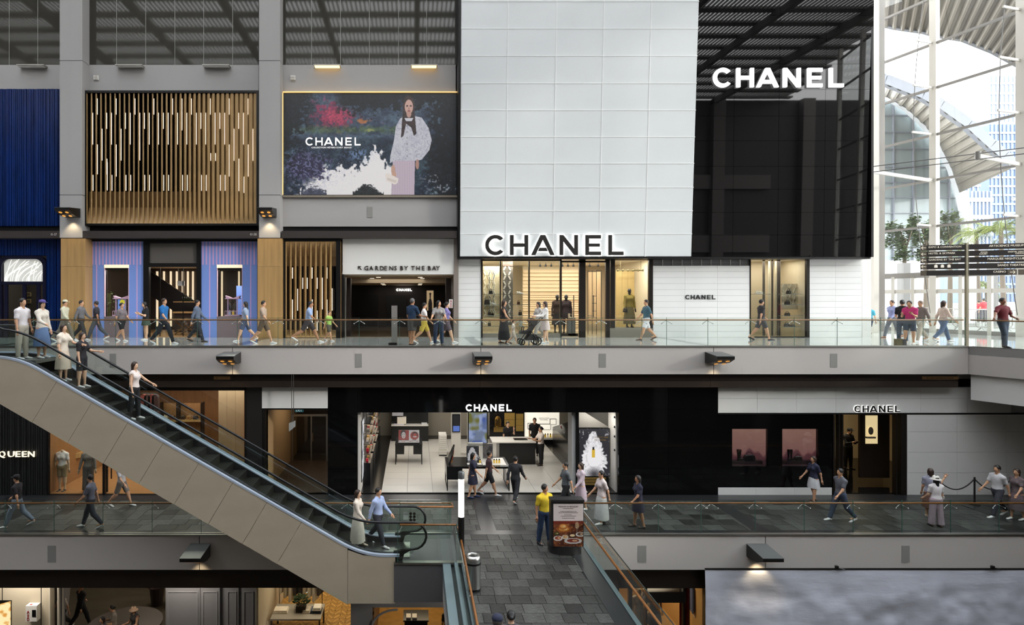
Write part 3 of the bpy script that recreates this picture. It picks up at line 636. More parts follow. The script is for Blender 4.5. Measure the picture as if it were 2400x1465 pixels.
# --- glass balustrades
BRK = mat('bracket_steel', (205, 205, 205), .25, .8)
def balustrade(name, label, xs, Y, z, hr=.90, top=1.06, rail=None, railx=None, brackets=None, group=None):
    t = thing(name, label, 'balustrade', ((xs[0]+xs[-1])/2, Y, z))
    for a, b in zip(xs[:-1], xs[1:]):
        piece('glass_pane', GLASS, t, a+.006, b-.006, Y, Y+.018, z, z+top)
        piece('pane_edge', EDGE, t, b-.005, b+.005, Y-.001, Y+.019, z, z+top)
    rx = railx or (xs[0], xs[-1])
    MB().tube([(rx[0], Y+.09, z+hr), (rx[1], Y+.09, z+hr)], .026, 10).build('handrail', WOODRAIL, t, True)
    MB().box(xs[0], xs[-1], Y-.015, Y+.035, z-.03, z+.03).build('base_channel', STEEL, t)
    for x in (brackets if brackets is not None else xs[1:-1]):
        b = MB()
        for s in (-1, 1): b.tube([(x, Y+.09, z+hr-.02), (x+s*.05, Y+.07, z+hr-.05), (x+s*.19, Y+.02, z+hr-.13)], .011, 6); b.ball((x+s*.19, Y+.005, z+hr-.135), .02, 6, 4)
        b.build('bracket', BRK, t, True)
    return t
ju = [-26, -118+0]+[]
ju = [PX(p, YU) for p in (-400, -304, -209, -114, -19, 76, 171, 269, 364, 461, 555, 651, 747, 841.5, 936.5, 1031, 1127, 1219.5, 1315, 1410, 1506, 1564, 1661, 1762, 1864, 1965, 2067, 2167, 2266)]
balustrade('glass_balustrade', 'clear glass balustrade with brown handrail along the upper gallery edge', ju, YU+.06, UZ, hr=.965)
# the upper rail follows the turn of the gallery
for i, ((xa, ya), (xb, yb)) in enumerate(zip(EDG[:-1], EDG[1:])):
    dv = Vector((xb-xa, yb-ya, 0)); Ln = dv.length; dv.normalize(); nv = Vector((-dv.y, dv.x, 0)); nv = nv if nv.x > 0 else -nv
    t = thing('glass_balustrade', 'clear glass balustrade %s of the upper gallery' % ('at the short turned corner' if i == 0 else 'along the far side arm'), 'balustrade', ((xa+xb)/2, (ya+yb)/2, UZ)); n_ = max(1, round(Ln/1.6))
    for k in range(n_):
        a, b = Vector((xa, ya, UZ))+dv*(Ln*k/n_+.01)+nv*.06, Vector((xa, ya, UZ))+dv*(Ln*(k+1)/n_-.01)+nv*.06
        MB().prism([a, b, b+Vector((0, 0, 1.06)), a+Vector((0, 0, 1.06))], nv*.018).build('glass_pane', GLASS, t)
    a, b = Vector((xa, ya, UZ+.965))+nv*.15, Vector((xb, yb, UZ+.965))+nv*.15; MB().tube([a, b], .026, 8).build('handrail', WOODRAIL, t, True)
jl = [PX(p, YL) for p in (-220, -106, 9, 124, 239, 354.6, 470, 585, 700, 815, 937, 1058)]
balustrade('glass_balustrade', 'clear glass balustrade of the lower gallery behind the escalator', jl, YL+.06, 0., hr=.93)
jr = [BX1+.1]+[PX(p, YL) for p in (1444, 1545, 1645.6, 1772.5, 1888, 2003, 2118, 2232, 2346, 2461)]
balustrade('glass_balustrade', 'clear glass balustrade of the lower gallery in front of the white tiled shop', jr, YL+.06, 0., hr=.93, brackets=jr[1:-1]+[PX(1671, YL)])
def balustradey(name, label, X, ys, z, hr=.86, top=1.06, side=1, group=None):
    t = thing(name, label, 'balustrade', (X, (ys[0]+ys[-1])/2, z))
    for a, b in zip(ys[:-1], ys[1:]):
        piece('glass_pane', GLASS, t, X, X+.018, a+.006, b-.006, z-.3, z+top)
    piece('pane_edge', mat('glass_edge_dark', (30, 40, 38), .2), t, X-.002, X+.02, ys[0], ys[-1], z+top, z+top+.01)
    MB().tube([(X-.1*side, ys[0], z+hr), (X-.1*side, ys[-1], z+hr)], .03, 10).build('handrail', WOODRAIL, t, True)
    for y in ys[1:-1]:
        b = MB()
        for s in (-1, 1): b.tube([(X-.1*side, y+s*.02, z+hr-.02), (X-.02*side, y+s*.12, z+hr-.12)], .011, 6)
        b.build('bracket', BRK, t, True)
    return t
balustradey('glass_balustrade', 'clear glass balustrade with brass brown handrail beside the poster stand on the bridge', BX1, [2.6, 5.4, 8.2, 11.0, 12.6, 14.2, 15.8, 17.4, 18.9, 19.98], 0., side=1)
balustradey('glass_balustrade', 'clear glass balustrade with wooden handrail beside the steel bin on the bridge', BX0-.05, [2.6, 5.4, 8.2, 11.0, 12.6, 14.2, 15.8, 17.85], 0., side=-1)
# ================================================================ upper level, left bays
def interior(name, x0, x1, y0, y1, z0, z1, wall, floor, ceil, back=None):
    r = sroot(name, ((x0+x1)/2, y0, z0))
    MB().box(x0, x1, y1, y1+.1, z0, z1).build('back_lining', back or wall, r)
    MB().box(x0-.1, x0, y0, y1, z0, z1).build('side_lining', wall, r); MB().box(x1, x1+.1, y0, y1, z0, z1).build('side_lining', wall, r)
    MB().box(x0, x1, y0, y1, z0-.02, z0+.015).build('floor_lining', floor, r); MB().box(x0, x1, y0, y1, z1, z1+.1).build('ceiling_lining', ceil, r)
    return r
def xz(a, b, Y): return PX(a, Y), PX(b, Y)
# ---- ledge lights and sockets on the plaster band
LEDGE = mat('ledge_metal', (170, 166, 160), .45, .2)
WARMLENS = glow('warm_lens', (255, 214, 150), 2.5)
for k, (a, b, lit, wh) in enumerate(((39, 103, 0, 'over the blue ribbed facade'), (270, 333, 0, 'above the left half of the timber fin screen'), (474, 537, 0, 'above the right half of the timber fin screen'), (735, 797, 1, 'above the lettering half of the billboard'), (963, 1025, 1, 'above the model on the billboard'))):
    t = thing('ledge_light', 'slim grey ledge light '+wh, 'light', ((PX(a, YS)+PX(b, YS))/2, YS-.2, PZ(156, YS)), 'ledge lights under the high windows')
    MB().box(PX(a, YS-.3), PX(b, YS-.3), YS-.32, YS, PZ(153, YS-.3), PZ(150.5, YS-.3)).build('housing', LEDGE, t)
    MB().box(PX(a, YS-.3)+.04, PX(b, YS-.3)-.04, YS-.28, YS-.05, PZ(155, YS-.3), PZ(153, YS-.3)).build('lens', WARMLENS if lit else WHITEPAINT, t)
for px, wh in ((226, 'above the timber fin screen'), (687, 'above the billboard')):
    t = thing('socket_box', 'small white socket box on grey plaster '+wh, 'socket', (PX(px, YS), YS, PZ(188, YS)), 'socket boxes')
    MB().box(PX(px-5.5, YS), PX(px+5.5, YS), YS-.06, YS, PZ(188.5, YS), PZ(177.5, YS)).build('backplate', WHITEPAINT, t)
    for i in (0, 1):
        for j in (0, 1): MB().box(PX(px-4+i*4.4, YS), PX(px-.4+i*4.4, YS), YS-.085, YS-.06, PZ(187-j*4.6, YS), PZ(183.4-j*4.6, YS)).build('module', mat('offwhite_plastic', (206, 200, 190), .5), t)
VENT = mat('access_panel_grey', (140, 138, 134), .6)
def access_panel(px0, px1, py0, py1, Y, lab, depth=.012):
    MB().box(PX(px0, Y), PX(px1, Y), Y-depth, Y+.03, PZ(py1, Y), PZ(py0, Y)).build('access_panel', VENT, None, label=lab, cat='panel', group='grey access panels')
access_panel(861, 873, 485, 510, YS, 'small grey access panel on plaster below the billboard', .02)
for a, b, lab in ((257, 272, 'above the escalator'), (832.5, 848, 'below the person in the navy polo shirt'), (1404, 1420, 'below the lit shop doorway of the upper gallery'), (1946, 1962, 'nearest the corner below the direction signpost')):
    access_panel(a, b, 829, 861, YU-.02, 'grey upper fascia panel '+lab)
for a, b, lab in ((112, 131, 'below the dark shop wall with lit lettering'), (1495, 1514.5, 'beside the bridge handrail'), (2113, 2131.5, 'above the grey plastic sheeting')):
    access_panel(a, b, 1279, 1318, YL-.02, 'grey lower fascia panel '+lab)
# ---- blue ribbed facade
BLUE = mat('blue_ribbed_enamel', (4, 42, 106), .22, spec=.6, noise=(1.1, .35), stretch=(3, 1, .5))
t = thing('blue_ribbed_facade', 'deep blue vertically ribbed metal shop facade beside the pier', 'facade', (PX(0, YS), YS, UZ))
def ribbed(x0, x1, z0, z1, Y, seed):
    r = random.Random(seed); pts = [(x0, Y)]; x = x0
    while x < x1:
        wd = r.choice((.035, .05, .07)); d = r.choice((.02, .035, .05)); pts += [(x, Y-d), (min(x+wd, x1), Y-d), (min(x+wd, x1), Y), (min(x+wd+.025, x1), Y)]; x += wd+.025
    b = MB()
    for (xa, ya), (xb, yb) in zip(pts[:-1], pts[1:]):
        if abs(xa-xb)+abs(ya-yb) > 1e-6: b.quad((xa, ya, z0), (xb, yb, z0), (xb, yb, z1), (xa, ya, z1))
    return b
XB0, XB1 = PX(-360, YS), PX(140, YS)
ribbed(XB0, XB1, PZ(530, YS), PZ(209, YS), YS, 1).build('ribbed_cladding', BLUE, t)
MB().box(XB0, XB1, YS, YS+.1, PZ(530, YS), PZ(209, YS)).build('backing', BLUE, t)
D0, D1 = PX(-2, YS), PX(109, YS)
ribbed(D1, PX(143, YS), UZ, PZ(558, YS), YS+.02, 2).build('ribbed_cladding', BLUE, t)
ribbed(XB0, D0, UZ, PZ(558, YS), YS+.02, 3).build('ribbed_cladding', BLUE, t)
ribbed(D0, D1, PZ(599, YS), PZ(558, YS), YS+.02, 4).build('ribbed_cladding', BLUE, t)
MB().box(D1, PX(143, YS), YS+.02, YS+.1, UZ, PZ(558, YS)).build('backing', BLUE, t); MB().box(D0, D1, YS+.02, YS+.1, PZ(599, YS), PZ(558, YS)).build('backing', BLUE, t)
MB().box(XB0, D0, YS+.02, YS+.1, UZ, PZ(558, YS)).build('backing', BLUE, t)
NAVY = mat('navy_frame', (14, 16, 38), .25)
def roundframe(x0, x1, z0, z1, r, wd, Y, dep):
    o = [(x0, z0), (x1, z0)]+[(x1-r+r*math.cos(a), z1-r+r*math.sin(a)) for a in np.linspace(0, math.pi/2, 7)]+[(x0+r-r*math.sin(a), z1-r+r*math.cos(a)) for a in np.linspace(0, math.pi/2, 7)]
    cx, cz = (x0+x1)/2, (z0+z1)/2; k = []
    for x, z in o: k.append((x+(wd if x < cx else -wd), z+(0 if z <= z0+1e-6 else (-wd if z > z1-r-1e-6 else 0))))
    b = MB(); n = len(o)
    for i in range(1, n):
        j = (i+1) % n
        if i == n-1 and False: continue
        q = [o[i], o[j], k[j], k[i]]; b.prism([(x, Y, z) for x, z in q], (0, dep, 0))
    return b
d = thing('arched_shop_door', 'navy framed glass door with rounded corners and a lit white fanlight', 'door', ((D0+D1)/2, YS, UZ))
roundframe(D0, D1, UZ, PZ(600, YS), .35, .14, YS-.06, .16).build('frame', NAVY, d)
fan = MB().box(D0+.18, D1-.18, YS+.06, YS+.1, PZ(660, YS), PZ(604, YS)).build('fanlight', glow('fanlight_white', (196, 196, 190), .55), d)
b = MB(); r = random.Random(5); zb, zt = PZ(659, YS), PZ(605, YS); xa, xb = D0+.2, D1-.2
for i in range(26):
    x0 = r.uniform(xa, xb); l = r.uniform(.5, 1.3); lean = r.uniform(.3, 1.1); pts = []
    for k in range(7):
        s = k/6; x = x0+lean*s*s; z = zb+l*s*.9
        if xa < x < xb and z < zt: pts.append((x, YS+.055, z))
    if len(pts) > 2: b.tube(pts, .008, 4)
b.build('grass_line_relief', glow('white_line_relief', (250, 246, 236), 1.3), fan)
MB().box(D0+.14, D1-.14, YS-.04, YS+.08, PZ(667, YS), PZ(660, YS)).build('transom', NAVY, d)
for k, px in enumerate((14, 57, 90)): MB().box(PX(px-4, YS), PX(px+4, YS), YS-.02, YS+.06, UZ, PZ(665, YS)).build('stile', NAVY, d)
for a, b_ in ((18, 53), (61, 86)): MB().box(PX(a, YS), PX(b_, YS), YS+.01, YS+.025, UZ, PZ(666, YS)).build('glass_pane', SHOPGLASS, d)
MB().tube([(PX(50, YS), YS-.06, UZ+1.0), (PX(50, YS), YS-.06, UZ+1.5)], .015).build('handle', mat('brass', (190, 150, 80), .25, 1.), d)
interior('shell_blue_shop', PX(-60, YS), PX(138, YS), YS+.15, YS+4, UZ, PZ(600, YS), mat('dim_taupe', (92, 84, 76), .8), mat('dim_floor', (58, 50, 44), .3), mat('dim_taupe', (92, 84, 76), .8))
area('shop_light', (PX(60, YS), YS+2, PZ(606, YS)), 2, 35)
for px, py, h, lab in ((66, 690, 9, 'upper'), (66, 706, 10, 'middle'), (47, 716, 8, 'lower')):
    Y = YS+3.9; t = thing('wall_picture', lab+' small cream framed picture inside the navy framed door', 'picture', (PX(px, Y), Y, PZ(py, Y)), 'pictures behind the navy framed door')
    MB().box(PX(px-6, Y), PX(px+6, Y), Y, Y+.05, PZ(py+h/2, Y), PZ(py-h/2, Y)).build('frame', mat('cream_frame', (214, 190, 140), .5), t)
    MB().box(PX(px-4.6, Y), PX(px+4.6, Y), Y-.01, Y, PZ(py+h/2-1.5, Y), PZ(py-h/2+1.5, Y)).build('print', mat('picture_print', (120, 104, 82), .5, noise=(6, .4)), t)
NUM = mat('number_white', (200, 196, 190), .5)
text('shop_number', '01-57', 119, 552, YC+.02, 5.5, NUM, None, wpx=14, dep=.01, label='white shop number 01-57 on the dark strip over the blue facade', cat='sign')
text('shop_number', '01-58', 586, 552, YC+.02, 5.5, NUM, None, wpx=15, dep=.01, label='white shop number 01-58 on the dark strip over the striped shop', cat='sign')
# ---- timber fin screens
def fin_mesh(key, wd, dep, hgt, skew):
    b = MB().prism([(-wd/2, 0, 0), (wd/2, 0, 0), (wd/2+skew, dep, 0), (-wd/2+skew, dep, 0)], (0, 0, hgt)); me = bpy.data.meshes.new('fin'); me.from_pydata(b.v, [], b.f); me.materials.append(OAK); return me
LED = glow('led_tube', (255, 238, 214), 1.1)
def fin(x, y0, y1, z0, z1, wd): return (x-wd/2, x+wd/2, y0, y1, z0, z1)
t = thing('timber_fin_screen', 'tall black framed screen of vertical oak fins with thin light tubes', 'screen', (PX(403, YS), YS, PZ(528, YS)))
Yf = YS-.36
for a, b, c, dd in ((197, 606, 212, 217.5), (197, 606, 524, 529), (197, 202, 217, 524), (601, 606, 217, 524)): MB().box(PX(a, Yf), PX(b, Yf), Yf-.02, YS, PZ(dd, Yf), PZ(c, Yf)).build('frame_bar', BLACK, t)
MB().box(PX(201, Yf), PX(603, Yf), YS-.01, YS, PZ(450, YS-.02), PZ(214, YS-.02)).build('dark_glass_back', BLACKGLOSS, t)
MB().box(PX(201, Yf), PX(603, Yf), YS-.1, YS, PZ(526, YS), PZ(450, YS)).build('oak_back', OAKD, t)
b = MB(); b.prism([(PX(201, Yf), Yf+.02, PZ(524, Yf)), (PX(201, Yf), YS-.1, PZ(524, Yf)), (PX(201, Yf), YS-.1, PZ(487, YS))], (PX(602, Yf)-PX(201, Yf), 0, 0)); b.build('sloped_sill', OAK, t)
MB().box(PX(202, Yf), PX(601, Yf), Yf+.02, YS, PZ(222, YS), PZ(217.5, Yf)).build('head_board', OAK, t)
fm = fin_mesh('a', .062, .31, PZ(218.5, Yf)-PZ(523, Yf), -.12)
for k in range(37): mesh_obj('fin', fm, t, (PX(203.5+k*11.03, Yf+.02)-.03*max(0, k-14)/22, Yf+.02, PZ(523, Yf))).scale.x = 1+1.35*max(0, k-14)/22
leds = []
S = 3.663
for X_, a, c in ((834, 845, 983), (795, 968, 1240), (875, 1105, 1377), (835, 1240, 1495), (915, 968, 1105), (917, 1362, 1495), (956, 968, 1240), (996, 845, 983), (997, 1240, 1515), (1038, 1105, 1377), (1076, 968, 1105), (1117, 968, 1240), (1158, 845, 983), (1199, 968, 1377), (1239, 968, 1105), (1280, 968, 1240), (1320, 845, 983), (1360, 968, 1240), (1402, 968, 1105), (1443, 968, 1240), (1481, 845, 983), (1523, 968, 1240), (1562, 845, 1118), (1603, 968, 1240), (1643, 845, 983), (1685, 968, 1240), (1724, 968, 1105), (1765, 968, 1240), (1805, 845, 983), (1846, 968, 1240), (1887, 968, 1105), (1928, 968, 1240), (1967, 845, 983), (2008, 1105, 1380), (1967, 1240, 1515), (2048, 968, 1105), (2050, 1362, 1640), (2089, 968, 1240), (2128, 845, 983), (2130, 1240, 1515), (2170, 1105, 1380), (1808, 1315, 1380), (1849, 1315, 1380)):
    leds.append((X_/S, a/S, c/S))
for X_ in (725, 873, 982, 1019, 1129, 1166, 1277, 1315, 1424, 1461, 1572, 1609, 1719, 1756): leds.append((X_/3.33, 410, 447))
for X_, a, c in ((836, 380, 446), (1903, 414, 452)): leds.append((X_/3.33, a, c))
for px, a, c in leds: piece('light_tube', LED, t, PX(px-.45, Yf+.03), PX(px+.45, Yf+.03), Yf+.03, Yf+.06, PZ(c, Yf+.03), PZ(a, Yf+.03))
t = thing('timber_fin_screen', 'narrow black framed oak fin screen between pier and white corridor bulkhead', 'screen', (PX(735, YS), YS, UZ))
Yf = YS-.4
for a, b, c, dd in ((662, 798, 559, 565), (662, 668.5, 565, 795), (787.5, 798, 565, 795)): MB().box(PX(a, Yf), PX(b, Yf), Yf, YS, max(PZ(dd, Yf), UZ), PZ(c, Yf)).build('frame_bar', BLACK, t)
MB().box(PX(796.5, Yf), PX(798.2, Yf), Yf+.05, YS+.02, UZ, PZ(565, Yf)).build('side_board', OAKD, t)
MB().box(PX(668, Yf), PX(788, Yf), YS-.02, YS, UZ, PZ(624, YS)).build('dark_glass_back', BLACKGLOSS, t)
MB().box(PX(668, Yf), PX(788, Yf), YS-.06, YS, PZ(624, YS), PZ(562, YS)).build('oak_back', OAKD, t)
MB().prism([(PX(668, Yf), Yf+.03, PZ(566, Yf)), (PX(668, Yf), YS-.06, PZ(566, Yf)), (PX(668, Yf), YS-.06, PZ(602, YS))][::-1], (PX(788, Yf)-PX(668, Yf), 0, 0)).build('sloped_head', OAK, t)
MB().prism([(PX(668, Yf), Yf+.03, UZ+.02), (PX(668, Yf), YS-.02, UZ+.02), (PX(668, Yf), YS-.02, UZ+.35)], (PX(788, Yf)-PX(668, Yf), 0, 0)).build('sloped_sill', OAK, t)
fm = fin_mesh('b', .06, .28, PZ(566, Yf)-UZ-.03, -.12)
for px in (672, 683, 694.5, 706, 718, 730, 742, 754, 766, 777): mesh_obj('fin', fm, t, (PX(px-1.5, Yf), Yf+.04, UZ+.03))
for px, a, c in ((683, 627, 653), (729, 627, 653), (764, 627, 653), (707, 651, 677), (717.5, 651, 677), (741, 651, 677), (753, 651, 725), (695, 677, 728), (776, 676, 728), (683, 702, 750), (729.5, 702, 775), (741, 728, 775), (718, 728, 770), (764, 702, 750)):
    piece('light_tube', LED, t, PX(px+1.8, Yf+.05), PX(px+3.0, Yf+.05), Yf+.05, Yf+.09, PZ(c, Yf+.1), PZ(a, Yf+.1))
# ---- pink and blue striped shop
SB, SP = (118, 146, 212), (196, 158, 202)
ST1 = stripes('striped_print_wide', SB, SP, .1539, .44, .35); ST2 = stripes('striped_print_sparse', SB, SP, .46, .11, .35)
t = thing('striped_shopfront', 'shopfront panels printed with blue and pink vertical stripes around a black doorway', 'shopfront', (PX(405, YS), YS, UZ))
for a, b, wa, wb in ((206, 337, 244, 302), (472, 604, 508, 568)):
    MB().px(a, b, 566, 620.5, YS, .12).build('wide_striped_panel', ST1, t)
    MB().box(PX(a, YS), PX(wa, YS), YS+.01, YS+.12, UZ, PZ(620.5, YS)).build('narrow_striped_panel', ST2, t)
    MB().box(PX(wb, YS), PX(b, YS), YS+.01, YS+.12, UZ, PZ(620.5, YS)).build('narrow_striped_panel', ST2, t)
    MB().box(PX(wa, YS), PX(wb, YS), YS+.01, YS+.12, UZ, PZ(742, YS)).build('apron_panel', mat('striped_apron', (122, 108, 112), .3), t)
    k = MB().px(wa, wb, 620.5, 628, YS-.01, .5).build('window_head', glow('warm_cream_lit', (250, 232, 196), .55), t)
    for q in (wa, wb-1.2): MB().px(q, q+1.2, 628, 742, YS-.01, .2).build('window_reveal', mat('pink_reveal', (210, 176, 190), .5), t)
    MB().px(wa+1, wb-1, 628, 633, YS+.05, .1).build('window_bar', BLACK, t); MB().px(wa+1, wa+5, 633, 742, YS+.1, .06).build('window_bar', BLACK, t)
    MB().px(wa+5, wb-1, 633, 741, YS+.12, .015).build('glass_pane', SHOPGLASS, t)
    MB().box(PX(wa, YS), PX(wb, YS), YS+.02, YS+1.0, PZ(742, YS)-.1, PZ(742, YS)).build('window_shelf', mat('taupe_shelf', (120, 108, 100), .5), t)
for a, b, c, dd in ((203, 606, 559, 566), (203, 206, 566, 795), (603.5, 606, 566, 795), (337, 350, 566, 795), (461.5, 472, 566, 795), (350, 461.5, 566, 570), (350, 461.5, 617, 625.5)):
    MB().box(PX(a, YS), PX(b, YS), YS-.06, YS+.16, max(PZ(dd, YS), UZ), PZ(c, YS)).build('frame_bar', BLACK, t)
MB().px(350, 461.5, 570, 617, YS+.05, .02).build('transom_pane', glassmat('smoked_pane', (150, 145, 140), .1, diff=.35, dcol=(150, 145, 140)), t)
for px in (374, 428): MB().px(px, px+1.4, 628, 790, YS+.6, .05).build('door_stile', BLACK, t)
WALN = mat('dark_walnut', (50, 38, 30), .5, noise=(2, .25), stretch=(5, 5, .6))
interior('shell_striped_shop', PX(203, YS), PX(606, YS), YS+.2, YS+7, UZ, PZ(612, YS), WALN, mat('warm_timber_floor', (150, 112, 70), .35, noise=(2, .2)), mat('warm_ceiling', (196, 172, 140), .6))
area('shop_light', (PX(400, YS), YS+2.5, PZ(614, YS)), 4, 130, sy=2); area('window_light', (PX(273, YS), YS+.5, PZ(629, YS)), .8, 40, sy=.4); area('window_light', (PX(538, YS), YS+.5, PZ(629, YS)), .8, 40, sy=.4)
Y = YS+6.85
for k, px in enumerate((250, 262, 282, 368, 384, 400, 414, 428, 440, 452, 520, 560)): MB().box(PX(px-1.3, Y), PX(px+1.3, Y), Y-.06, Y+.1, UZ+.2, PZ(636, Y)).build('wall_light', glow('warm_wall_strip', (255, 232, 196), .8), None, label='%s vertical light strip from the pier inside the striped shop' % ('first second third fourth fifth sixth seventh eighth ninth tenth eleventh twelfth'.split()[k]), cat='light', group='light strips in the striped shop')
Y = YS+6.2; MB().prism([PT(352, 636, Y), PT(470, 716, Y), PT(470, 772, Y), PT(352, 692, Y)][::-1], (0, .12, 0)).build('stair_flank', mat('stair_black', (24, 20, 18), .4), None, label='dark solid flank of a stair descending inside the striped shop', cat='stair')
t = thing('hanging_sign', 'small blank white sign hung on two rods inside the striped shop doorway', 'sign', PT(424, 670, YS+1))
Y = YS+1; MB().px(415.5, 432, 658.5, 670, Y, .05).build('board', WHITEPAINT, t)
for px in (418, 429.5): MB().tube([PT(px, 659, Y), PT(px, 628, Y)], .012, 6).build('rod', STEEL, t)
# bar with bottles and the table
Y = YS+4; t = thing('bar_counter', 'timber bar counter at the back of the striped shop', 'counter', (PX(432, Y), Y, UZ))
MB().box(PX(405, Y), PX(470, Y), Y, Y+.7, UZ+1.0, UZ+1.08).build('worktop', OAK, t); MB().box(PX(407, Y), PX(468, Y), Y+.1, Y+.6, UZ, UZ+1.0).build('body', WALN, t); MB().box(PX(405, Y+.8), PX(470, Y+.8), Y+.85, Y+1.1, UZ+1.55, UZ+1.6).build('shelf', OAK, t)
for k, px in enumerate((428, 433, 438, 443, 448)): MB().lathe((PX(px, Y+.95), Y+.95, UZ+1.6), [(.04, 0), (.042, .18), (.016, .26), (.016, .34)], 8).build('bottle', mat('bottle_green_dark', (38, 44, 26), .15), None, label='dark wine bottle number %s along the bar shelf' % ('one two three four five'.split()[k]), cat='bottle', group='wine bottles on the bar shelf')
def xtable(px, Y, lab):
    t = thing('trestle_table', lab, 'table', (PX(px, Y), Y, UZ)); x = PX(px, Y)
    MB().box(x-.75, x+.75, Y, Y+.8, UZ+.72, UZ+.77).build('tabletop', OAKD, t)
    for s in (-1, 1):
        for q in (-1, 1): MB().tube([(x+s*.15-q*.38, Y+.4-.3*q*0, UZ+.015), (x+s*.15+q*.38, Y+.4, UZ+.72)], .035, 6).build('leg', OAKD, t)
    MB().tube([(x-.4, Y+.4, UZ+.25), (x+.4, Y+.4, UZ+.25)], .025, 6).build('stretcher', OAKD, t)
xtable(428, YS+1.6, 'oak trestle table with crossed legs inside the striped shop doorway'); xtable(538, YS+2.2, 'oak trestle table with crossed legs behind the striped window of perfume bottles')
PINKD = mat('pale_pink_display', (226, 192, 218), .4)
def pagoda(px, lab):
    Y = YS+.35; zb = PZ(741, Y); x = PX(px, Y); u = 1/FPX*Y
    t = thing('pagoda_display', lab, 'display stand', (x, Y, zb))
    MB().box(x-18*u, x+18*u, Y, Y+.35, zb, zb+3*u).build('base', PINKD, t); MB().box(x-17*u, x+17*u, Y, Y+.35, PZ(701, Y), PZ(699, Y)).build('roof_plate', PINKD, t)
    for s in (-1, 1):
        MB().prism([(x, Y+.05, PZ(699, Y)), (x+s*17*u, Y+.05, PZ(693, Y)), (x+s*15*u, Y+.05, PZ(699, Y))][::s], (0, .25, 0)).build('roof_wing', PINKD, t)
        MB().box(x+s*11*u-.02, x+s*11*u+.02, Y+.05, Y+.1, zb, PZ(700, Y)).build('post', PINKD, t)
    b = MB()
    for k in range(9): b.box(x-17*u+k*34*u/8-.006, x-17*u+k*34*u/8+.006, Y, Y+.012, zb+3*u, zb+12*u)
    b.box(x-17*u, x+17*u, Y, Y+.012, zb+11.5*u, zb+12.5*u); b.build('railing', PINKD, t)
    return t, x, Y, zb, u
t, x, Y, zb, u = pagoda(281, 'pale pink pagoda display with blue panel and yellow disc in the striped window')
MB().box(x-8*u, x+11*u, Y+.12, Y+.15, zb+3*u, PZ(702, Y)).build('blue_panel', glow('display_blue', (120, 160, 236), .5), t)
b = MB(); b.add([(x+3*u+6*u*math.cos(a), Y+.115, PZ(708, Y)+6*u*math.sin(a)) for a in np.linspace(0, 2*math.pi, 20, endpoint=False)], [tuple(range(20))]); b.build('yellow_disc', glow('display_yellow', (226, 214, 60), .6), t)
t, x, Y, zb, u = pagoda(544, 'pale pink pagoda display holding two perfume bottles in the striped window')
for px, c, n in ((537, (176, 196, 220), 'pale blue'), (545.5, (236, 206, 30), 'yellow')):
    q = thing('perfume_bottle', n+' perfume bottle on the pink pagoda display', 'bottle', (PX(px, Y), Y+.1, zb+.06))
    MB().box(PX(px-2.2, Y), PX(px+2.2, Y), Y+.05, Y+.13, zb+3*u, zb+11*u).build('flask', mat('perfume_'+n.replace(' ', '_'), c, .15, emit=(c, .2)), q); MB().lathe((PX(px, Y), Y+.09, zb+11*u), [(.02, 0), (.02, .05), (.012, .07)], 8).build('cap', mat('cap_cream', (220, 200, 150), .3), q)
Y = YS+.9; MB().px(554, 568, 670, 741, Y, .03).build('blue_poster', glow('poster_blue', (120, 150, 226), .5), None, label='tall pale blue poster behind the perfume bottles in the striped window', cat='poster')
# potted plant in the left window
Y = YS+1.0; t = thing('potted_bamboo', 'leafy green plant behind the striped window with the yellow disc', 'plant', (PX(254, Y), Y, UZ)); r = random.Random(3)
MB().lathe((PX(254, Y), Y, UZ), [(.14, 0), (.18, .5), (.17, .5)], 12).build('pot', mat('pot_grey', (90, 88, 84), .6), t); b = MB()
for k in range(90):
    x, y_, z = PX(254, Y)+r.gauss(0, .12), Y+r.gauss(0, .12), UZ+.6+r.random()*1.5; a = r.random()*6.28; dx, dy = math.cos(a)*.11, math.sin(a)*.11
    b.add([(x, y_, z), (x+dx*.5-dy*.2, y_+dy*.5+dx*.2, z+.03), (x+dx, y_+dy, z-.04), (x+dx*.5+dy*.2, y_+dy*.5-dx*.2, z+.03)], [(0, 1, 2, 3)])
b.build('foliage', mat('leaf_green', (74, 96, 44), .5), t, kind='stuff')
b = MB()
for k in range(5): x = PX(250+k*2, Y); b.tube([(x, Y, UZ+.4), (x+.02, Y, UZ+2.0)], .01, 5)
b.build('stems', mat('stem_green', (96, 104, 50), .5), t)
# ---- billboard
Yb = YS-.08; x0, x1, z0, z1 = PX(665, Yb), PX(1069, Yb), PZ(456.5, Yb), PZ(218.5, Yb)
t = thing('billboard', 'large lit billboard of a model in a pale jacket beside an autumn pond', 'billboard', ((x0+x1)/2, Yb, z0))
MB().box(x0-.03, x1+.03, Yb+.01, YS+.02, z0-.02, z1+.02).build('casing', BLACK, t)
W_, H_ = 560, 330; yy_, xx_ = np.mgrid[0:H_, 0:W_]; u_ = xx_/(W_-1); v_ = yy_/(H_-1)
n1 = fnoise(H_, W_, 10, 1, 5); n2 = fnoise(H_, W_, 30, 2, 4); n3 = fnoise(H_, W_, (6, 18), 3, 5); n4 = fnoise(H_, W_, 70, 4, 2)
im = np.zeros((H_, W_, 3)); im[:] = (48, 58, 76)
sm = lambda e0, e1, x: np.clip((x-e0)/(e1-e0), 0, 1)
paint(im, sm(.45, .7, n1), (74, 92, 108)); paint(im, sm(.5, .68, n2)*(v_ < .45), (96, 116, 138), .45)
red = np.exp(-(((u_-.30)/.12)**2+((v_-.22)/.14)**2)*1.0); paint(im, sm(.42, .6, n2*.6+red*.45), (132, 44, 74), .85); paint(im, sm(.62, .75, n4*.6+red*.5)*red, (190, 70, 96), .8)
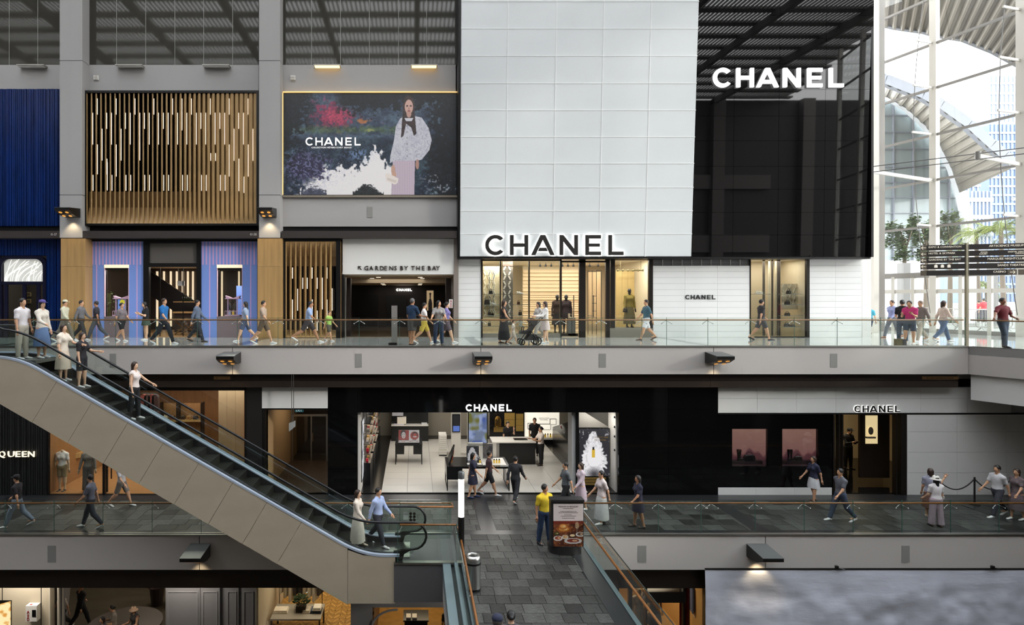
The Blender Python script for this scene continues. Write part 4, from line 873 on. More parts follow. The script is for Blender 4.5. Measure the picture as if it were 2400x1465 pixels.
paint(im, sm(.55, .7, n2*.5+.5*np.exp(-(((u_-.45)/.07)**2+((v_-.275)/.03)**2))), (190, 116, 62), .8)
grn = np.exp(-(((v_-.36)/.055)**2))*(u_ < .66); paint(im, sm(.5, .75, n2*.55+grn*.45), (72, 92, 66), .8); paint(im, sm(.66, .78, n2*.5+.5*np.exp(-(((u_-.5)/.06)**2+((v_-.37)/.035)**2))), (150, 156, 96), .8)
wat = sm(.43, .47, v_); paint(im, wat, (30, 40, 54)); paint(im, wat*sm(.5, .7, n3), (62, 82, 92), .7)
sky = (u_ < .64)*sm(.0, .03, v_-(.70+.12*np.abs(u_-.52)-.18*np.exp(-((u_-.53)/.05)**2)+.25*(n2-.5)*(u_ < .6)))*sm(.08, .2, u_+.3*(n2-.5))*(u_ < .80); sky = np.maximum(sky, sm(.0, .02, v_-(1.15-.9*u_+.4*(n2-.5)))*(u_ < .45))
paint(im, sky, (236, 232, 232))
lt = np.exp(-(((u_-.13)/.18)**2+((v_-.72)/.2)**2)); paint(im, sm(.5, .56, n2*.35+lt*.45+.12*n4), (44, 40, 66), .95); paint(im, sm(.55, .6, n4)*lt*(v_ > .52), (150, 158, 196), .55)
paint(im, np.exp(-(((u_-.43)/.07)**2+((v_-.6)/.06)**2))*sm(.45, .6, n4), (120, 146, 186), .9)
rt = np.exp(-(((u_-.94)/.13)**2+((v_-.75)/.3)**2)); paint(im, sm(.4, .5, rt*.5+n2*.4), (26, 30, 36), .95); paint(im, sm(.6, .68, n4)*rt*(v_ > .8), (220, 220, 226), .8)
paint(im, sm(.0, .02, n2*.10+.92-.06*np.exp(-((u_-.49)/.06)**2)*0-v_*0-1.02+ (v_-.0)*.1)*0, (0, 0, 0))
bu = sm(0, .02, v_-(.99-.10*np.exp(-((u_-.485)/.06)**2)+.06*(n2-.5)-.04*(n4-.5)))*(u_ > .4)*(u_ < .58); paint(im, bu, (40, 44, 46)); paint(im, sm(0, .02, v_-(.985-.07*np.exp(-((u_-.18)/.06)**2)+.08*(n4-.5)))*(u_ > .1)*(u_ < .25), (70, 74, 90))
lf = sm(.0, .04, (.20-.14*np.abs(u_-.45)+.30*(n2-.5))-v_)*sm(.28, .34, u_); paint(im, lf, (16, 20, 24), .92); lf2 = sm(0, .04, (.34-u_*1.2+.5*(n2-.5))-v_*.5)*sm(.24, .14, u_+.2*(n2-.5)); paint(im, lf2, (18, 22, 26), .9)
paint(im, sm(0, .05, .2+.3*(n2-.5)-(1-u_)-v_*.1)*1., (16, 20, 24), .9)
# the model, drawn flat
def ell(cx, cy, rx, ry, soft=.08): return sm(1+soft, 1-soft, ((u_-cx)/rx)**2+((v_-cy)/ry)**2)
def poly(pts):
    m = np.zeros((H_, W_), bool); n = len(pts)
    for i in range(n):
        (xa, ya), (xb, yb) = pts[i], pts[(i+1) % n]
        c_ = ((ya > v_) != (yb > v_)) & (u_ < (xb-xa)*(v_-ya)/((yb-ya) if yb != ya else 1e-9)+xa); m ^= c_
    return m.astype(float)
pl = .5+.5*np.sin(u_*230+n2*20+n1*12); pl2 = .5+.5*np.sin(u_*640)
paint(im, poly([(.634, .64), (.762, .64), (.757, 1.01), (.622, 1.01)]), (206, 190, 200)); paint(im, poly([(.634, .64), (.762, .64), (.757, 1.01), (.622, 1.01)])*pl2, (150, 134, 158), .5)
jk = np.maximum(poly([(.675, .25), (.70, .225), (.76, .225), (.80, .24), (.84, .34), (.858, .46), (.845, .56), (.80, .655), (.765, .665), (.645, .665), (.615, .69), (.618, .62), (.64, .46), (.65, .33)]), 0)
paint(im, jk, (200, 200, 208)); paint(im, jk*sm(.55, .95, pl*.5+n2*.7), (150, 150, 166), .7); paint(im, jk*sm(.5, .75, n1), (176, 178, 192), .5)
paint(im, ell(.635, .755, .012, .05), (196, 158, 140)); paint(im, ell(.64, .80, .014, .025), (200, 160, 140)); paint(im, ell(.775, .70, .01, .05), (176, 136, 122))
paint(im, poly([(.588, .80), (.605, .785), (.665, .84), (.66, .885), (.645, .9), (.595, .865)]), (232, 222, 214)); paint(im, poly([(.60, .83), (.655, .86), (.65, .885), (.60, .855)]), (204, 192, 184), .7)
hr = np.maximum(ell(.725, .12, .034, .10), poly([(.695, .09), (.755, .09), (.765, .30), (.77, .40), (.755, .42), (.74, .34), (.71, .30), (.695, .42), (.68, .44), (.685, .30)])); paint(im, hr, (52, 40, 40)); paint(im, hr*sm(.5, .9, pl2), (84, 66, 60), .4)
paint(im, ell(.726, .135, .024, .072), (200, 162, 150)); paint(im, ell(.726, .20, .014, .04), (186, 146, 134)); paint(im, poly([(.70, .245), (.752, .245), (.742, .275), (.71, .275)]), (204, 204, 212))
for e in (.716, .737): paint(im, ell(e, .125, .006, .008), (50, 40, 40))
paint(im, ell(.7265, .15, .004, .014), (176, 134, 122)); paint(im, ell(.7265, .175, .008, .006), (150, 80, 84)); paint(im, ell(.72, .07, .03, .04)*0, (0, 0, 0))
for k in range(6): paint(im, ell(.716, .32+.06*k, .003, .005), (90, 80, 80))
im *= 1+(np.clip(1.2-im.mean(-1)/120, 0, 1)*(1.1*fnoise(H_, W_, 60, 9, 3)-.5))[..., None]
picture('screen_image', im, (x0, Yb, z1), (x1-x0, 0, 0), (0, 0, z0-z1), t, emit=.8, rough=.35)
hh = .079*(z1-z0); bx = x0+.127*(x1-x0); bz = z1-.515*(z1-z0)
WHITEGLOW = glow('screen_white', (240, 238, 236), .8)
for lt_ in sign_letters(.17):
    b = MB()
    for p in lt_:
        polys = [[p[1][k], p[1][k+1], p[2][k+1], p[2][k]] for k in range(len(p[1])-1)] if p[0] == 'strip' else [p[1]]
        for q in polys:
            a2 = sum(q[k][0]*q[(k+1) % len(q)][1]-q[(k+1) % len(q)][0]*q[k][1] for k in range(len(q)))
            if a2 > 0: q = q[::-1]
            b.prism([(bx+c_*hh, Yb-.006, bz+s_*hh) for c_, s_ in q], (0, .004, 0))
    b.build('letter', WHITEGLOW, t)
text('caption', "COLLECTION M\u00c9TIERS D'ART 2024/25", 729.5, 347.5, Yb-.004, 3.4, WHITEGLOW, t, wpx=94, dep=.003)
MB().box(x0-.03, x1+.05, Yb-.1, Yb+.02, z1+.02, z1+.05).build('light_edge', glow('gold_edge', (255, 214, 140), .8), t); MB().box(x0-.05, x0-.02, Yb-.06, Yb+.02, z0, z1).build('light_edge', MATS['gold_edge'], t)
MB().box(x0-.03, x1+.05, Yb-.06, YS, z0-.12, z0-.03).build('lower_rail', mat('bronze_rail', (140, 130, 116), .5, .3), t)
# ---- corridor with white bulkhead
YW = YS-.15
t = sroot('wall_corridor_bulkhead', (PX(935, YW), YW, PZ(643, YW)))
MB().box(PX(803, YW), PX(1066, YW), YW, YS+.4, PZ(643, YW), PZ(560, YW)).build('bulkhead_face', WHITEPAINT, t)
MB().box(PX(1063, YS), PX(1074, YS), YW-.05, YS+.6, UZ, PZ(560, YS)).build('jamb', mat('jamb_taupe', (132, 122, 114), .5), t); MB().box(PX(801, YS), PX(806, YS), YW, YS+.6, UZ, PZ(643, YS)).build('jamb', BLACK, t)
MB().box(PX(808, YS), PX(811, YS), YS-.02, YS+.2, UZ, PZ(650, YS)).build('steel_edge', STEEL, t)
DW = mat('dark_wenge', (36, 26, 22), .35, noise=(2, .2), stretch=(4, 4, .6))
cx0, cx1 = -3.85, 1.85
r = sroot('wall_corridor', (-1, 34, UZ))
MB().box(cx0-.1, cx0, YS+.3, 40, UZ, 8.6).build('side_lining', DW, r); MB().box(cx1, cx1+.1, YS+.3, 40, UZ, 8.6).build('side_lining', DW, r)
MB().box(cx0, cx1, 39.9, 40, UZ, 8.6).build('back_lining', DW, r); MB().box(cx0, cx1, YS+.3, 34, 8.44, 8.6).build('ceiling_lining', mat('corridor_ceiling', (206, 188, 160), .7), r)
MB().box(cx0, cx1, 34, 40, 8.2, 8.5).build('ceiling_lining', MATS['corridor_ceiling'], r)
MB().box(cx0, cx1, YS+.3, 40, UZ-.01, UZ+.012).build('floor_lining', mat('corridor_floor', (120, 100, 78), .12, spec=.6), r)
for px in (815, 1050): MB().px(px-5, px+7, 652, 800, YS+.8, .3).build('door_post', DW, r)
for px in (838, 905): MB().box(PX(px, 39.7), PX(px+48, 39.7), 39.6, 39.9, UZ+.02, PZ(692, 39.7)).build('door_leaf', mat('door_black', (20, 16, 15), .3), r)
k = 0
for px, Y in ((887, 31.5), (985, 31.5), (872, 33.2), (990, 33.2), (897, 35.5), (985, 35.5), (900, 38), (984, 38)):
    k += 1; zc = 8.44 if Y < 34 else 8.2
    q = thing('downlight', 'square ceiling downlight number %s from the corridor entrance' % ('one two three four five six seven eight'.split()[k-1]), 'light', (PX(px, Y), Y, zc-.02), 'downlights in the corridor ceiling')
    MB().box(PX(px, Y)-.14, PX(px, Y)+.14, Y-.14, Y+.14, zc-.015, zc+.01).build('trim_ring', BLACK, q); MB().box(PX(px, Y)-.11, PX(px, Y)+.11, Y-.11, Y+.11, zc-.02, zc-.012).build('lens', glow('downlight_lens', (255, 236, 200), 4.), q)
area('corridor_light', (-1, 32, 8.4), 3, 45, sy=4); area('corridor_light', (-1, 37, 8.15), 3, 25, sy=3)
INK = mat('sign_dark_brown', (52, 44, 40), .4)
o = thing('corridor_sign', 'dark brown corridor lettering reading gardens by the bay on white bulkhead', 'sign', PT(941, 633.5, YW-.03))
for px, ch in zip((853.5, 865.5, 878.5, 889.5, 900, 911.5, 923.5, 937, 947.5, 963.5, 974.5, 988, 1002, 1012.5, 1022), 'GARDENSBYTHEBAY'):
    text('letter', ch, px, 633.5, YW-.03, 10.2, INK, o, dep=.03, bold=.012)
o = thing('arrow_sign', 'dark diagonal arrow before the corridor lettering on white bulkhead', 'sign', PT(843, 633, YW-.03))
b = MB(); Y = YW-.03
b.prism([PT(839.5, 625, Y), PT(841, 624, Y), PT(848, 632, Y), PT(846.5, 633, Y)], (0, .03, 0)); b.prism([PT(838.8, 624, Y), PT(846, 624, Y), PT(846, 625.6, Y), PT(838.8, 625.6, Y)], (0, .03, 0)); b.prism([PT(838.8, 624, Y), PT(840.5, 624, Y), PT(840.5, 631, Y), PT(838.8, 631, Y)], (0, .03, 0)); b.build('arrow', INK, o)
sign('lit_shop_sign', 'small glowing white shop lettering at the dark end of the corridor', PX(929, 39.6), PZ(682, 39.6), 5.3/FPX*39.6, 39.6, .05, glow('neon_white', (255, 252, 244), 3.), glow('neon_white', (255, 252, 244), 3.))
a_ = np.zeros((60, 24, 3)); a_[:] = (206, 176, 134); yy2, xx2 = np.mgrid[0:60, 0:24]; a_[((xx2-12)/7.)**2+((yy2-50)/28.)**2 < 1] = (30, 24, 24); a_[((xx2-12)/3.)**2+((yy2-16)/8.)**2 < 1] = (58, 38, 32); a_[((xx2-12)/3.2)**2+((yy2-10)/4.)**2 < 1] = (16, 12, 12)
t = thing('corridor_poster', 'sand coloured corridor poster of a figure dressed in black', 'poster', PT(1008, 728, 36)); MB().px(999.3, 1017, 680.5, 728.5, 36.02, .06).build('frame', BLACK, t)
picture('print', a_, PT(1000, 681, 36), PT(1016, 681, 36)-PT(1000, 681, 36), PT(1000, 728, 36)-PT(1000, 681, 36), t, emit=.6)
t = thing('safety_sign', 'white vertical sign with red AED letters on the corridor jamb', 'sign', PT(1057, 722, YS-.1))
MB().px(1052.6, 1061.2, 701.5, 722, YS-.16, .06).build('plate', WHITEPAINT, t)
REDINK = mat('sign_red', (150, 26, 24), .5)
for k, ch in enumerate('AED'): text('letter', ch, 1057, 708.3+k*6.3, YS-.165, 5, REDINK, t, align='CENTER', dep=.006, bold=.02)
Y = FY(808.5, UZ); t = thing('information_totem', 'plain grey slab totem on a black foot behind the upper railing', 'totem', (PX(924, Y), Y, UZ))
MB().px(917.5, 931, 716.5, 803, Y, .1).build('slab', mat('totem_grey', (128, 124, 120), .5), t); MB().box(PX(911, Y), PX(930.5, Y), Y-.15, Y+.25, UZ, PZ(803, Y)).build('foot', BLACK, t)
# ================================================================ white and black fashion facade, upper level
K_, YF, ZF = .07, 28.3, PZ(603, 28.3)                      # the white facade leans out towards the top
def fy(py, k=K_): return (YF-k*(EYE-ZF))/(1+k*(700-py)/FPX)
WGLASS = mat('white_back_painted_glass', (228, 231, 232), .12, spec=.45, noise=(.5, .03), bump=(.35, .02))
rows = [-70, 3, 67, 131, 195, 258, 321, 383, 439, 494, 548, 601.5]
colsX = [PX(p, YF) for p in (1077.5, 1185, 1296, 1404, 1512, 1620.5)]
t = thing('white_panel_facade', 'tall white glass panel facade leaning over the fashion shop windows', 'facade', ((colsX[0]+colsX[-1])/2, YF, ZF))
def slab(xa, xb, ya, yb, k0, k1, dep, g=.014):
    """panel between columns xa..xb and image rows ya (top)..yb, on the leaning plane (lean k0 at xa, k1 at xb)"""
    q = []
    for x, y, k, sx, sz in ((xa, yb, k0, g, g), (xb, yb, k1, -g, g), (xb, ya, k1, -g, -g), (xa, ya, k0, g, -g)):
        Y = fy(y, k); q.append((x+sx, Y, PZ(y, Y)+sz))
    return MB().prism(q, (0, dep, 0))
for a, b in zip(colsX[:-1], colsX[1:]):
    for c, d in zip(rows[:-1], rows[1:]): slab(a, b, c, d, K_, K_, .05).build('panel', WGLASS, t)
b = MB()
for x in colsX[1:-1]: b.prism([(x-.02, fy(603)-.012, PZ(603, fy(603))), (x+.02, fy(603)-.012, PZ(603, fy(603))), (x+.02, fy(-70)-.012, PZ(-70, fy(-70))), (x-.02, fy(-70)-.012, PZ(-70, fy(-70)))], (0, .03, 0))
b.build('vertical_joint', mat('white_joint', (236, 237, 236), .5), t)
for c in rows[1:-1]:
    MB().box(colsX[0], colsX[-1], fy(c)-.014, fy(c)+.03, PZ(c, fy(c))-.016, PZ(c, fy(c))+.016).build('horizontal_joint', MATS['white_joint'], t)
slab(colsX[0]-.1, colsX[-1], rows[0], 604, K_, K_, .03, 0).add([], []).build('backing', WHITEPAINT, t).location.y += .06
MB().prism([(colsX[0]-.1, YF-.03, ZF-.06), (colsX[0]-.0, YF-.03, ZF-.06), (colsX[0]-.0, fy(-70)-.03, PZ(-70, fy(-70))), (colsX[0]-.1, fy(-70)-.03, PZ(-70, fy(-70)))], (0, .9, 0)).build('side_frame', BLACK, t)
MB().box(colsX[0]-.1, colsX[-1], YF-.03, YS+.1, ZF-.07, ZF+.02).build('bottom_frame', BLACK, t)
MB().box(colsX[0]-.1, colsX[-1], YF+.3, YS+.3, ZF-.03, 21.5).build('core', BLACK, t)
# black half
BGL = mat('black_back_painted_glass', (9, 9, 10), .02, spec=.55, bump=(.3, .012))
t = thing('black_panel_facade', 'tall glossy black glass panel facade reflecting the louvred roof', 'facade', (PX(1830, YF), YF, ZF))
bx_ = [PX(p, YF) for p in (1621, 1717, 1822, 1930, 2040)]; ks = [.02]*5
br = [-70, 36, 90, 150, 210, 272, 330, 390, 444, 498, 551, 602]
for i in range(4):
    for c, d in zip(br[:-1], br[1:]): slab(bx_[i], bx_[i+1], c, d, ks[i], ks[i+1], .05, .006).build('panel', BGL, t)
MB().box(bx_[0]+.02, bx_[-1]-.15, YF+.3, YS+.3, ZF-.03, 21.5).build('core', BLACK, t)
MB().box(bx_[0], bx_[-1], YF-.02, YS+.1, ZF-.07, ZF+.015).build('bottom_frame', BLACK, t)
MB().box(bx_[-1]-.1, bx_[-1], fy(-70, .02)+.05, YS+1.5, ZF, 21.4).build('side_panel', BLACK, t)
LETB = mat('letter_dark_bronze', (44, 41, 38), .45, .3); HALO = glow('letter_halo', (255, 255, 252), 1.3)
hz = 47/FPX*fy(575); sign('backlit_shop_sign', 'large dark backlit brand letters low on the white panel facade', PX(1137.5, fy(600)-.2), PZ(598, fy(600)-.2), hz, fy(600)-.2, .035, LETB, HALO, .05, .003)
hz = 45/FPX*fy(180); sign('white_shop_sign', 'large glowing white brand letters on the black panel facade', PX(1673, 28.02), PZ(203.5, 28.02), 44.5/FPX*28.02, 28.02, .1, glow('letter_white', (255, 255, 255), 1.6))
# ---- tiled piers and windows
def tilewall(name, a, b, c, d, rows_, cols, Y=YS, m=WHITETILE, zb=None, dep=.06):
    r = sroot(name, (PX((a+b)/2, Y), Y, zb if zb is not None else PZ(d, Y))); x0, x1 = PX(a, Y), PX(b, Y); z0, z1 = (zb if zb is not None else PZ(d, Y)), PZ(c, Y)
    for i in range(rows_):
        for j in range(cols): piece('tile', m, r, x0+(x1-x0)*j/cols+.004, x0+(x1-x0)*(j+1)/cols-.004, Y, Y+dep, z0+(z1-z0)*i/rows_+.004, z0+(z1-z0)*(i+1)/rows_-.004)
    MB().box(x0, x1, Y+.02, Y+dep+.12, z0, z1).build('grout_backing', mat('tile_joint', (176, 176, 174), .7), r); return r
tilewall('wall_tiled_upper', 1073, 1128, 608, 793, 13, 1, zb=UZ); tilewall('wall_tiled_upper', 1530, 1757, 622.5, 793, 12, 3, zb=UZ); tilewall('wall_tiled_upper', 1897, 2019, 608, 793, 13, 2, zb=UZ)
t = thing('vent_grille', 'row of grey vent grilles above the white tiled wall', 'vent', PT(1644, 622, YS))
for k in range(10):
    a, b = 1531+k*22.7, 1531+(k+1)*22.7-.8; q = MB().px(a, b, 607.5, 622, YS+.06, .03).build('grille_cell', mat('grille_dark', (96, 96, 98), .5, .3), t); g = MB()
    for j in range(7): g.px(a, b, 608+j*2, 608.7+j*2, YS+.04, .02)
    g.build('grille_bars', mat('grille_bar', (150, 150, 152), .5, .3), q)
    MB().px(b, b+.8, 606, 622, YS+.02, .08).build('divider', WHITEPAINT, t)
BRONZE = mat('dark_bronze_frame', (38, 33, 29), .35, .4)
t = thing('shop_window_frame', 'dark bronze shop window and door framing under the white facade', 'shopfront', (PX(1328, YS), YS, UZ))
for a, b, c, d in ((1127.5, 1131, 606, 795), (1171.5, 1174, 612, 795), (1239, 1241.5, 612, 795), (1312.5, 1316.5, 606, 795), (1357.5, 1372, 606, 795), (1419.5, 1429, 606, 795), (1431, 1441, 606, 795), (1520.5, 1530, 606, 795), (1131, 1313, 606, 611.5), (1316, 1420, 606, 608.5), (1316, 1420, 611, 615), (1441, 1521, 606, 610)):
    MB().box(PX(a, YS), PX(b, YS), YS-.03, YS+.12, max(PZ(d, YS), UZ), PZ(c, YS)).build('frame_bar', BRONZE, t)
for a, b in ((1131, 1239), (1241.5, 1312.5), (1441, 1520.5)): MB().box(PX(a, YS), PX(b, YS), YS+.03, YS+.045, UZ+.02, PZ(611, YS)).build('glass_pane', SHOPGLASS, t)
MB().box(PX(1131, YS), PX(1313, YS), YS-.02, YS+.1, UZ, UZ+.18).build('plinth', mat('taupe_plinth', (120, 114, 104), .5), t); MB().box(PX(1429, YS), PX(1530, YS), YS-.05, YS+.4, UZ, UZ+.42).build('plinth', MATS['taupe_plinth'], t)
for a, b in ((1344, 1347), (1390, 1393)): MB().tube([(PX(a, YS), YS-.05, UZ+.9), (PX(a, YS), YS-.05, UZ+1.9)], .02).build('handle', BRONZE, t)
CREAM = mat('cream_wall', (224, 210, 182), .7, noise=(1, .05)); CREAMC = mat('cream_ceiling', (232, 222, 202), .7); PALEF = mat('cream_polished_floor', (196, 182, 158), .15)
ZC = PZ(607, YS)
interior('shell_fashion_shop', PX(1129, YS), PX(1530, YS), YS+.15, YS+7, UZ, ZC, CREAM, PALEF, CREAMC)
area('shop_light', (PX(1200, YS), YS+2.2, ZC-.05), 4, 120, (1, .95, .87), sy=3); area('shop_light', (PX(1380, YS), YS+3.2, ZC-.05), 4, 120, (1, .95, .87), sy=4); area('window_light', (PX(1480, YS), YS+.9, ZC-.05), 1.2, 45, sy=1)
for px in (1165, 1215, 1320, 1480): area('window_light', (PX(px, YS), YS+.22, ZC-.12), .9, 26, (1, .95, .87), (math.radians(28), 0, 0), sy=.12)  # added fill lights brightening the lattice and mannequin fronts, no fixtures behind them
# rhombus lattice screens
def lattice(name, lab, a, b, c, d, Y, cw, ch, base, strip):
    t = thing(name, lab, 'screen', (PX((a+b)/2, Y), Y, UZ)); MB().px(a, b, c, d, Y+.03, .05).build('panel', base, t); bb = MB(); u = Y/FPX
    y = c; r_ = 0
    while y+ch <= d+ch*.5:
        x = a+(cw/2 if r_ % 2 else 0)
        while x+cw <= b+1:
            cx, cy = x+cw/2, y+ch/2
            for s in (-1, 1):
                for q in (-1, 1):
                    p = [(cx+s*cw*.48, cy+q*ch*.06), (cx+s*cw*.30, cy+q*ch*.06), (cx+s*cw*.10, cy+q*ch*.46), (cx+s*cw*.28, cy+q*ch*.46)]
                    if all(a <= v[0] <= b and c <= v[1] <= d for v in p): bb.prism([PT(v[0], v[1], Y) for v in p], (0, .03, 0))
            x += cw
        y += ch*.5; r_ += 1
    bb.build('rhombus_strips', strip, t, kind='stuff'); return t
lattice('lattice_screen', 'cream rhombus lattice panel behind handbag shelves in the shop window', 1132, 1171, 624, 745, YS+.55, 20, 22, mat('lattice_cream', (206, 190, 156), .6), mat('lattice_pale', (236, 226, 204), .5))
lt2 = lattice('lattice_screen', 'dark grey rhombus lattice panel between the handbag shelves', 1178.5, 1202, 624, 762, YS+.4, 20, 22, mat('lattice_dark', (104, 96, 86), .6), mat('lattice_grey', (206, 196, 182), .5))
MB().px(1178.5, 1202, 612, 624, YS+.4, .08).build('head_panel', mat('brown_head', (74, 58, 48), .5), lt2)
GLSH = mat('glass_shelf', (150, 150, 140), .2); BAGB = (34, 30, 29)
k = 0
for a, b, ys in ((1131, 1177, (689, 714, 739, 764)), (1203, 1238, (689, 714, 739, 764))):
    for y in ys:
        MB().box(PX(a, YS+.3), PX(b, YS+.3), YS+.18, YS+.5, PZ(y, YS+.3)-.02, PZ(y, YS+.3)).build('display_shelf', GLSH, None, label='%s glass shelf beside the %s' % ({689: 'top', 714: 'second', 739: 'third', 764: 'lowest'}[y], 'cream lattice' if a < 1150 else 'staircase wall'), cat='shelf', group='handbag shelves in the shop window'); k += 1
def shelfbag(px, py, w_, h_, c, lab, Y=YS+.34): u = Y/FPX; return handbag('handbag', lab, PX(px, Y), Y, PZ(py, Y), w_*u, h_*u, .12, c, group='bags in the shop window')
shelfbag(1150, 689, 10, 8, BAGB, 'black top handle bag on the top shelf before cream lattice'); shelfbag(1141, 714, 13, 12, (48, 42, 38), 'large quilted black bag on the second shelf before cream lattice'); shelfbag(1147, 739, 8, 8, BAGB, 'small black bag on the third shelf before cream lattice'); shelfbag(1154, 739, 6, 5, BAGB, 'tiny black bag beside the small black bag on the third shelf'); shelfbag(1147, 764, 7, 8, (84, 80, 74), 'grey bag on the lowest shelf before cream lattice')
shelfbag(1215, 714, 7, 7, (96, 60, 44), 'brown bag on the second shelf beside the staircase wall'); shelfbag(1219, 739, 8, 8, BAGB, 'black bag on the third shelf beside the staircase wall'); shelfbag(1220, 764, 8, 9, (214, 206, 196), 'white bag on the lowest shelf beside the staircase wall')
WH = mat('white_leather', (236, 232, 226), .35)
def pump(px, py, Y, lab, m=WH, s=1.):
    t = thing('court_shoe', lab, 'shoe', (PX(px, Y), Y, PZ(py, Y)), 'court shoes on the window shelves'); x, z = PX(px, Y), PZ(py, Y)
    b = MB(); vs = []
    for q, (dx, h0, h1, wd) in enumerate(((-.11, .07, .12, .02), (-.04, .05, .08, .03), (.04, .01, .05, .035), (.1, 0., .025, .02))):
        for sx in (-1, 1):
            for hh in (h0, h1): vs.append((x+dx*s, Y+sx*wd*s, z+hh*s))
    fs = []
    for q in range(3): o_ = q*4; fs += [(o_, o_+4, o_+5, o_+1), (o_+2, o_+3, o_+7, o_+6), (o_, o_+2, o_+6, o_+4), (o_+1, o_+5, o_+7, o_+3)]
    fs += [(0, 1, 3, 2), (12, 14, 15, 13)]; b.add(vs, fs); b.build('upper', m, t, True); MB().tube([(x-.1*s, Y, z), (x-.1*s, Y, z+.08*s)], [.006*s, .014*s], 6).build('heel', m, t)
pump(1154, 714, YS+.34, 'white court shoe next to the large quilted bag'); pump(1158, 714, YS+.4, 'white court shoe at the end of the quilted bag shelf'); pump(1217, 689, YS+.34, 'white court shoe nearer the lattice on the top right shelf'); pump(1222, 689, YS+.38, 'white court shoe nearer the staircase wall on the top shelf')
# rippled staircase wall
t = thing('rippled_wall_panel', 'cream wall panel of horizontal rippled slats behind the mannequins', 'wall panel', (PX(1300, YS+5), YS+5, UZ)); Y = YS+5.5; z = UZ; k = 0
while z < PZ(632, Y):
    hgt = .12 if z < UZ+1.9 else .2; b = MB(); x0, x1 = PX(1225, Y), PX(1360, Y); dp = random.uniform(.05, .12)
    b.prism([(x0, Y, z), (x0, Y-dp, z+.02), (x0, Y-.02, z+hgt)], (x1-x0, 0, 0)); b.build('slat', mat('cream_slat', (238, 214, 176), .5), t); z += hgt; k += 1
MB().box(PX(1225, Y), PX(1360, Y), Y, Y+.1, UZ, ZC).build('backing', CREAM, t)
TR = mat('track_black', (24, 24, 24), .4)
for k, px in enumerate((1266, 1279, 1292, 1318, 1331, 1344, 1382, 1402)):
    Y = YS+3; q = thing('spotlight', 'small black ceiling spotlight number %s along the shop ceiling from the lattice side' % 'one two three four five six seven eight'.split()[k], 'light', PT(px, 624, Y), 'ceiling spotlights in the fashion shop')
    MB().tube([(PX(px, Y), Y, PZ(623.5, Y)), (PX(px, Y), Y, ZC)], .012, 6).build('stem', TR, q); MB().lathe((PX(px, Y), Y, PZ(625, Y)), [(.05, 0), (.06, .05), (.03, .12)], 10).build('head', TR, q)
# mannequins
BLK = mat('mannequin_black', (20, 19, 19), .25, spec=.6); BLKM = mat('mannequin_bronze', (40, 34, 26), .3, spec=.6)
yb = UZ+.25
def mannequin(px, Y, z, lab, m, top, bottom, ps=None, H=1.78, hair=None, heading=0, sex='f'):
    return person(lab, (PX(px, Y), Y, z), heading, H, sex, ps or dict(ll=(3, 2, 2), rl=(-3, 0, 2), la=(0, 10, 10), ra=(8, 12, 20)), plain=m, top=top, bottom=bottom, hair=hair, shoes=(24, 22, 22), name='mannequin', cat='mannequin')
mannequin(1327, YS+1.1, UZ+.14, 'black mannequin in a dark striped jacket and short skirt on a low plinth', BLK, ('shirt', (48, 36, 36)), ('mini', (34, 26, 28)), heading=-20)
mannequin(1306, YS+1.6, UZ+.14, 'black mannequin in a dark coat behind the window bar', BLK, ('shirt', (62, 44, 36)), ('midi', (40, 32, 30)))
MB().box(PX(1296, YS+1), PX(1352, YS+1), YS+.75, YS+2.0, UZ+.02, UZ+.14).build('display_plinth', mat('plinth_black', (30, 28, 27), .3), None, label='low black plinth carrying two black mannequins', cat='plinth')
mannequin(1475, YS+.75, UZ+.42, 'black mannequin in a patterned gold top and long gold skirt', BLKM, ('shirt', (150, 128, 58)), ('long', (112, 100, 66)))
handbag('handbag', 'black bag hanging from the arm of the gold dressed mannequin', PX(1464, YS+.7), YS+.62, UZ+1.12, .2, .16, .08, BAGB)
MB().box(PX(1442, YS+.7), PX(1520, YS+.7), YS+.42, YS+1.3, UZ+.02, UZ+.42).build('window_plinth', mat('taupe_plinth', (120, 114, 104), .5), None, label='taupe plinth under the gold dressed mannequin', cat='plinth')
for px in (1334, 1343):
    t = thing('boot_display', 'pale ankle boot on a dark stand near the door, %s' % ('closer to the striped mannequin' if px < 1340 else 'closer to the door post'), 'boot', (PX(px, YS+.9), YS+.9, UZ), 'boots near the shop door')
    MB().box(PX(px-4, YS+.9), PX(px+4, YS+.9), YS+.75, YS+1.1, UZ+.02, UZ+.82).build('stand', mat('stand_grey', (90, 92, 90), .4), t); MB().lathe((PX(px, YS+.9), YS+.92, UZ+.82), [(.05, 0), (.055, .08), (.05, .22), (.052, .24)], 10).build('shaft', mat('boot_cream', (196, 180, 150), .5), t); MB().ball((PX(px+2, YS+.9), YS+.9, UZ+.86), (.1, .05, .045)).build('toe', MATS['boot_cream'], t)
t = thing('open_metal_rack', 'tall thin black metal display rack inside the shop doorway', 'rack', (PX(1395, YS+2), YS+2, UZ)); Y = YS+2
for px in (1378, 1388, 1398, 1409): MB().tube([(PX(px, Y), Y, UZ+.02), (PX(px, Y), Y, PZ(634, Y))], .015, 6).build('upright', BLK, t)
for a, b, y in ((1378, 1398, 637), (1398, 1409, 634), (1388, 1398, 694), (1388, 1398, 711), (1388, 1398, 729), (1378, 1388, 740), (1378, 1398, 744)): MB().tube([PT(a, y, Y), PT(b, y, Y)], .014, 6).build('rail', BLK, t)
for k in range(3): MB().px(1378.5+k*10, 1387.5+k*10, 637, 760, Y+.15, .03).build('back_panel', mat('oak_pale_panel', (232, 200, 152), .5), t)
t = thing('bar_chandelier', 'horizontal brass bar light with round discs over the gold dressed mannequin', 'light', PT(1480, 634, YS+1.2)); Y = YS+1.2
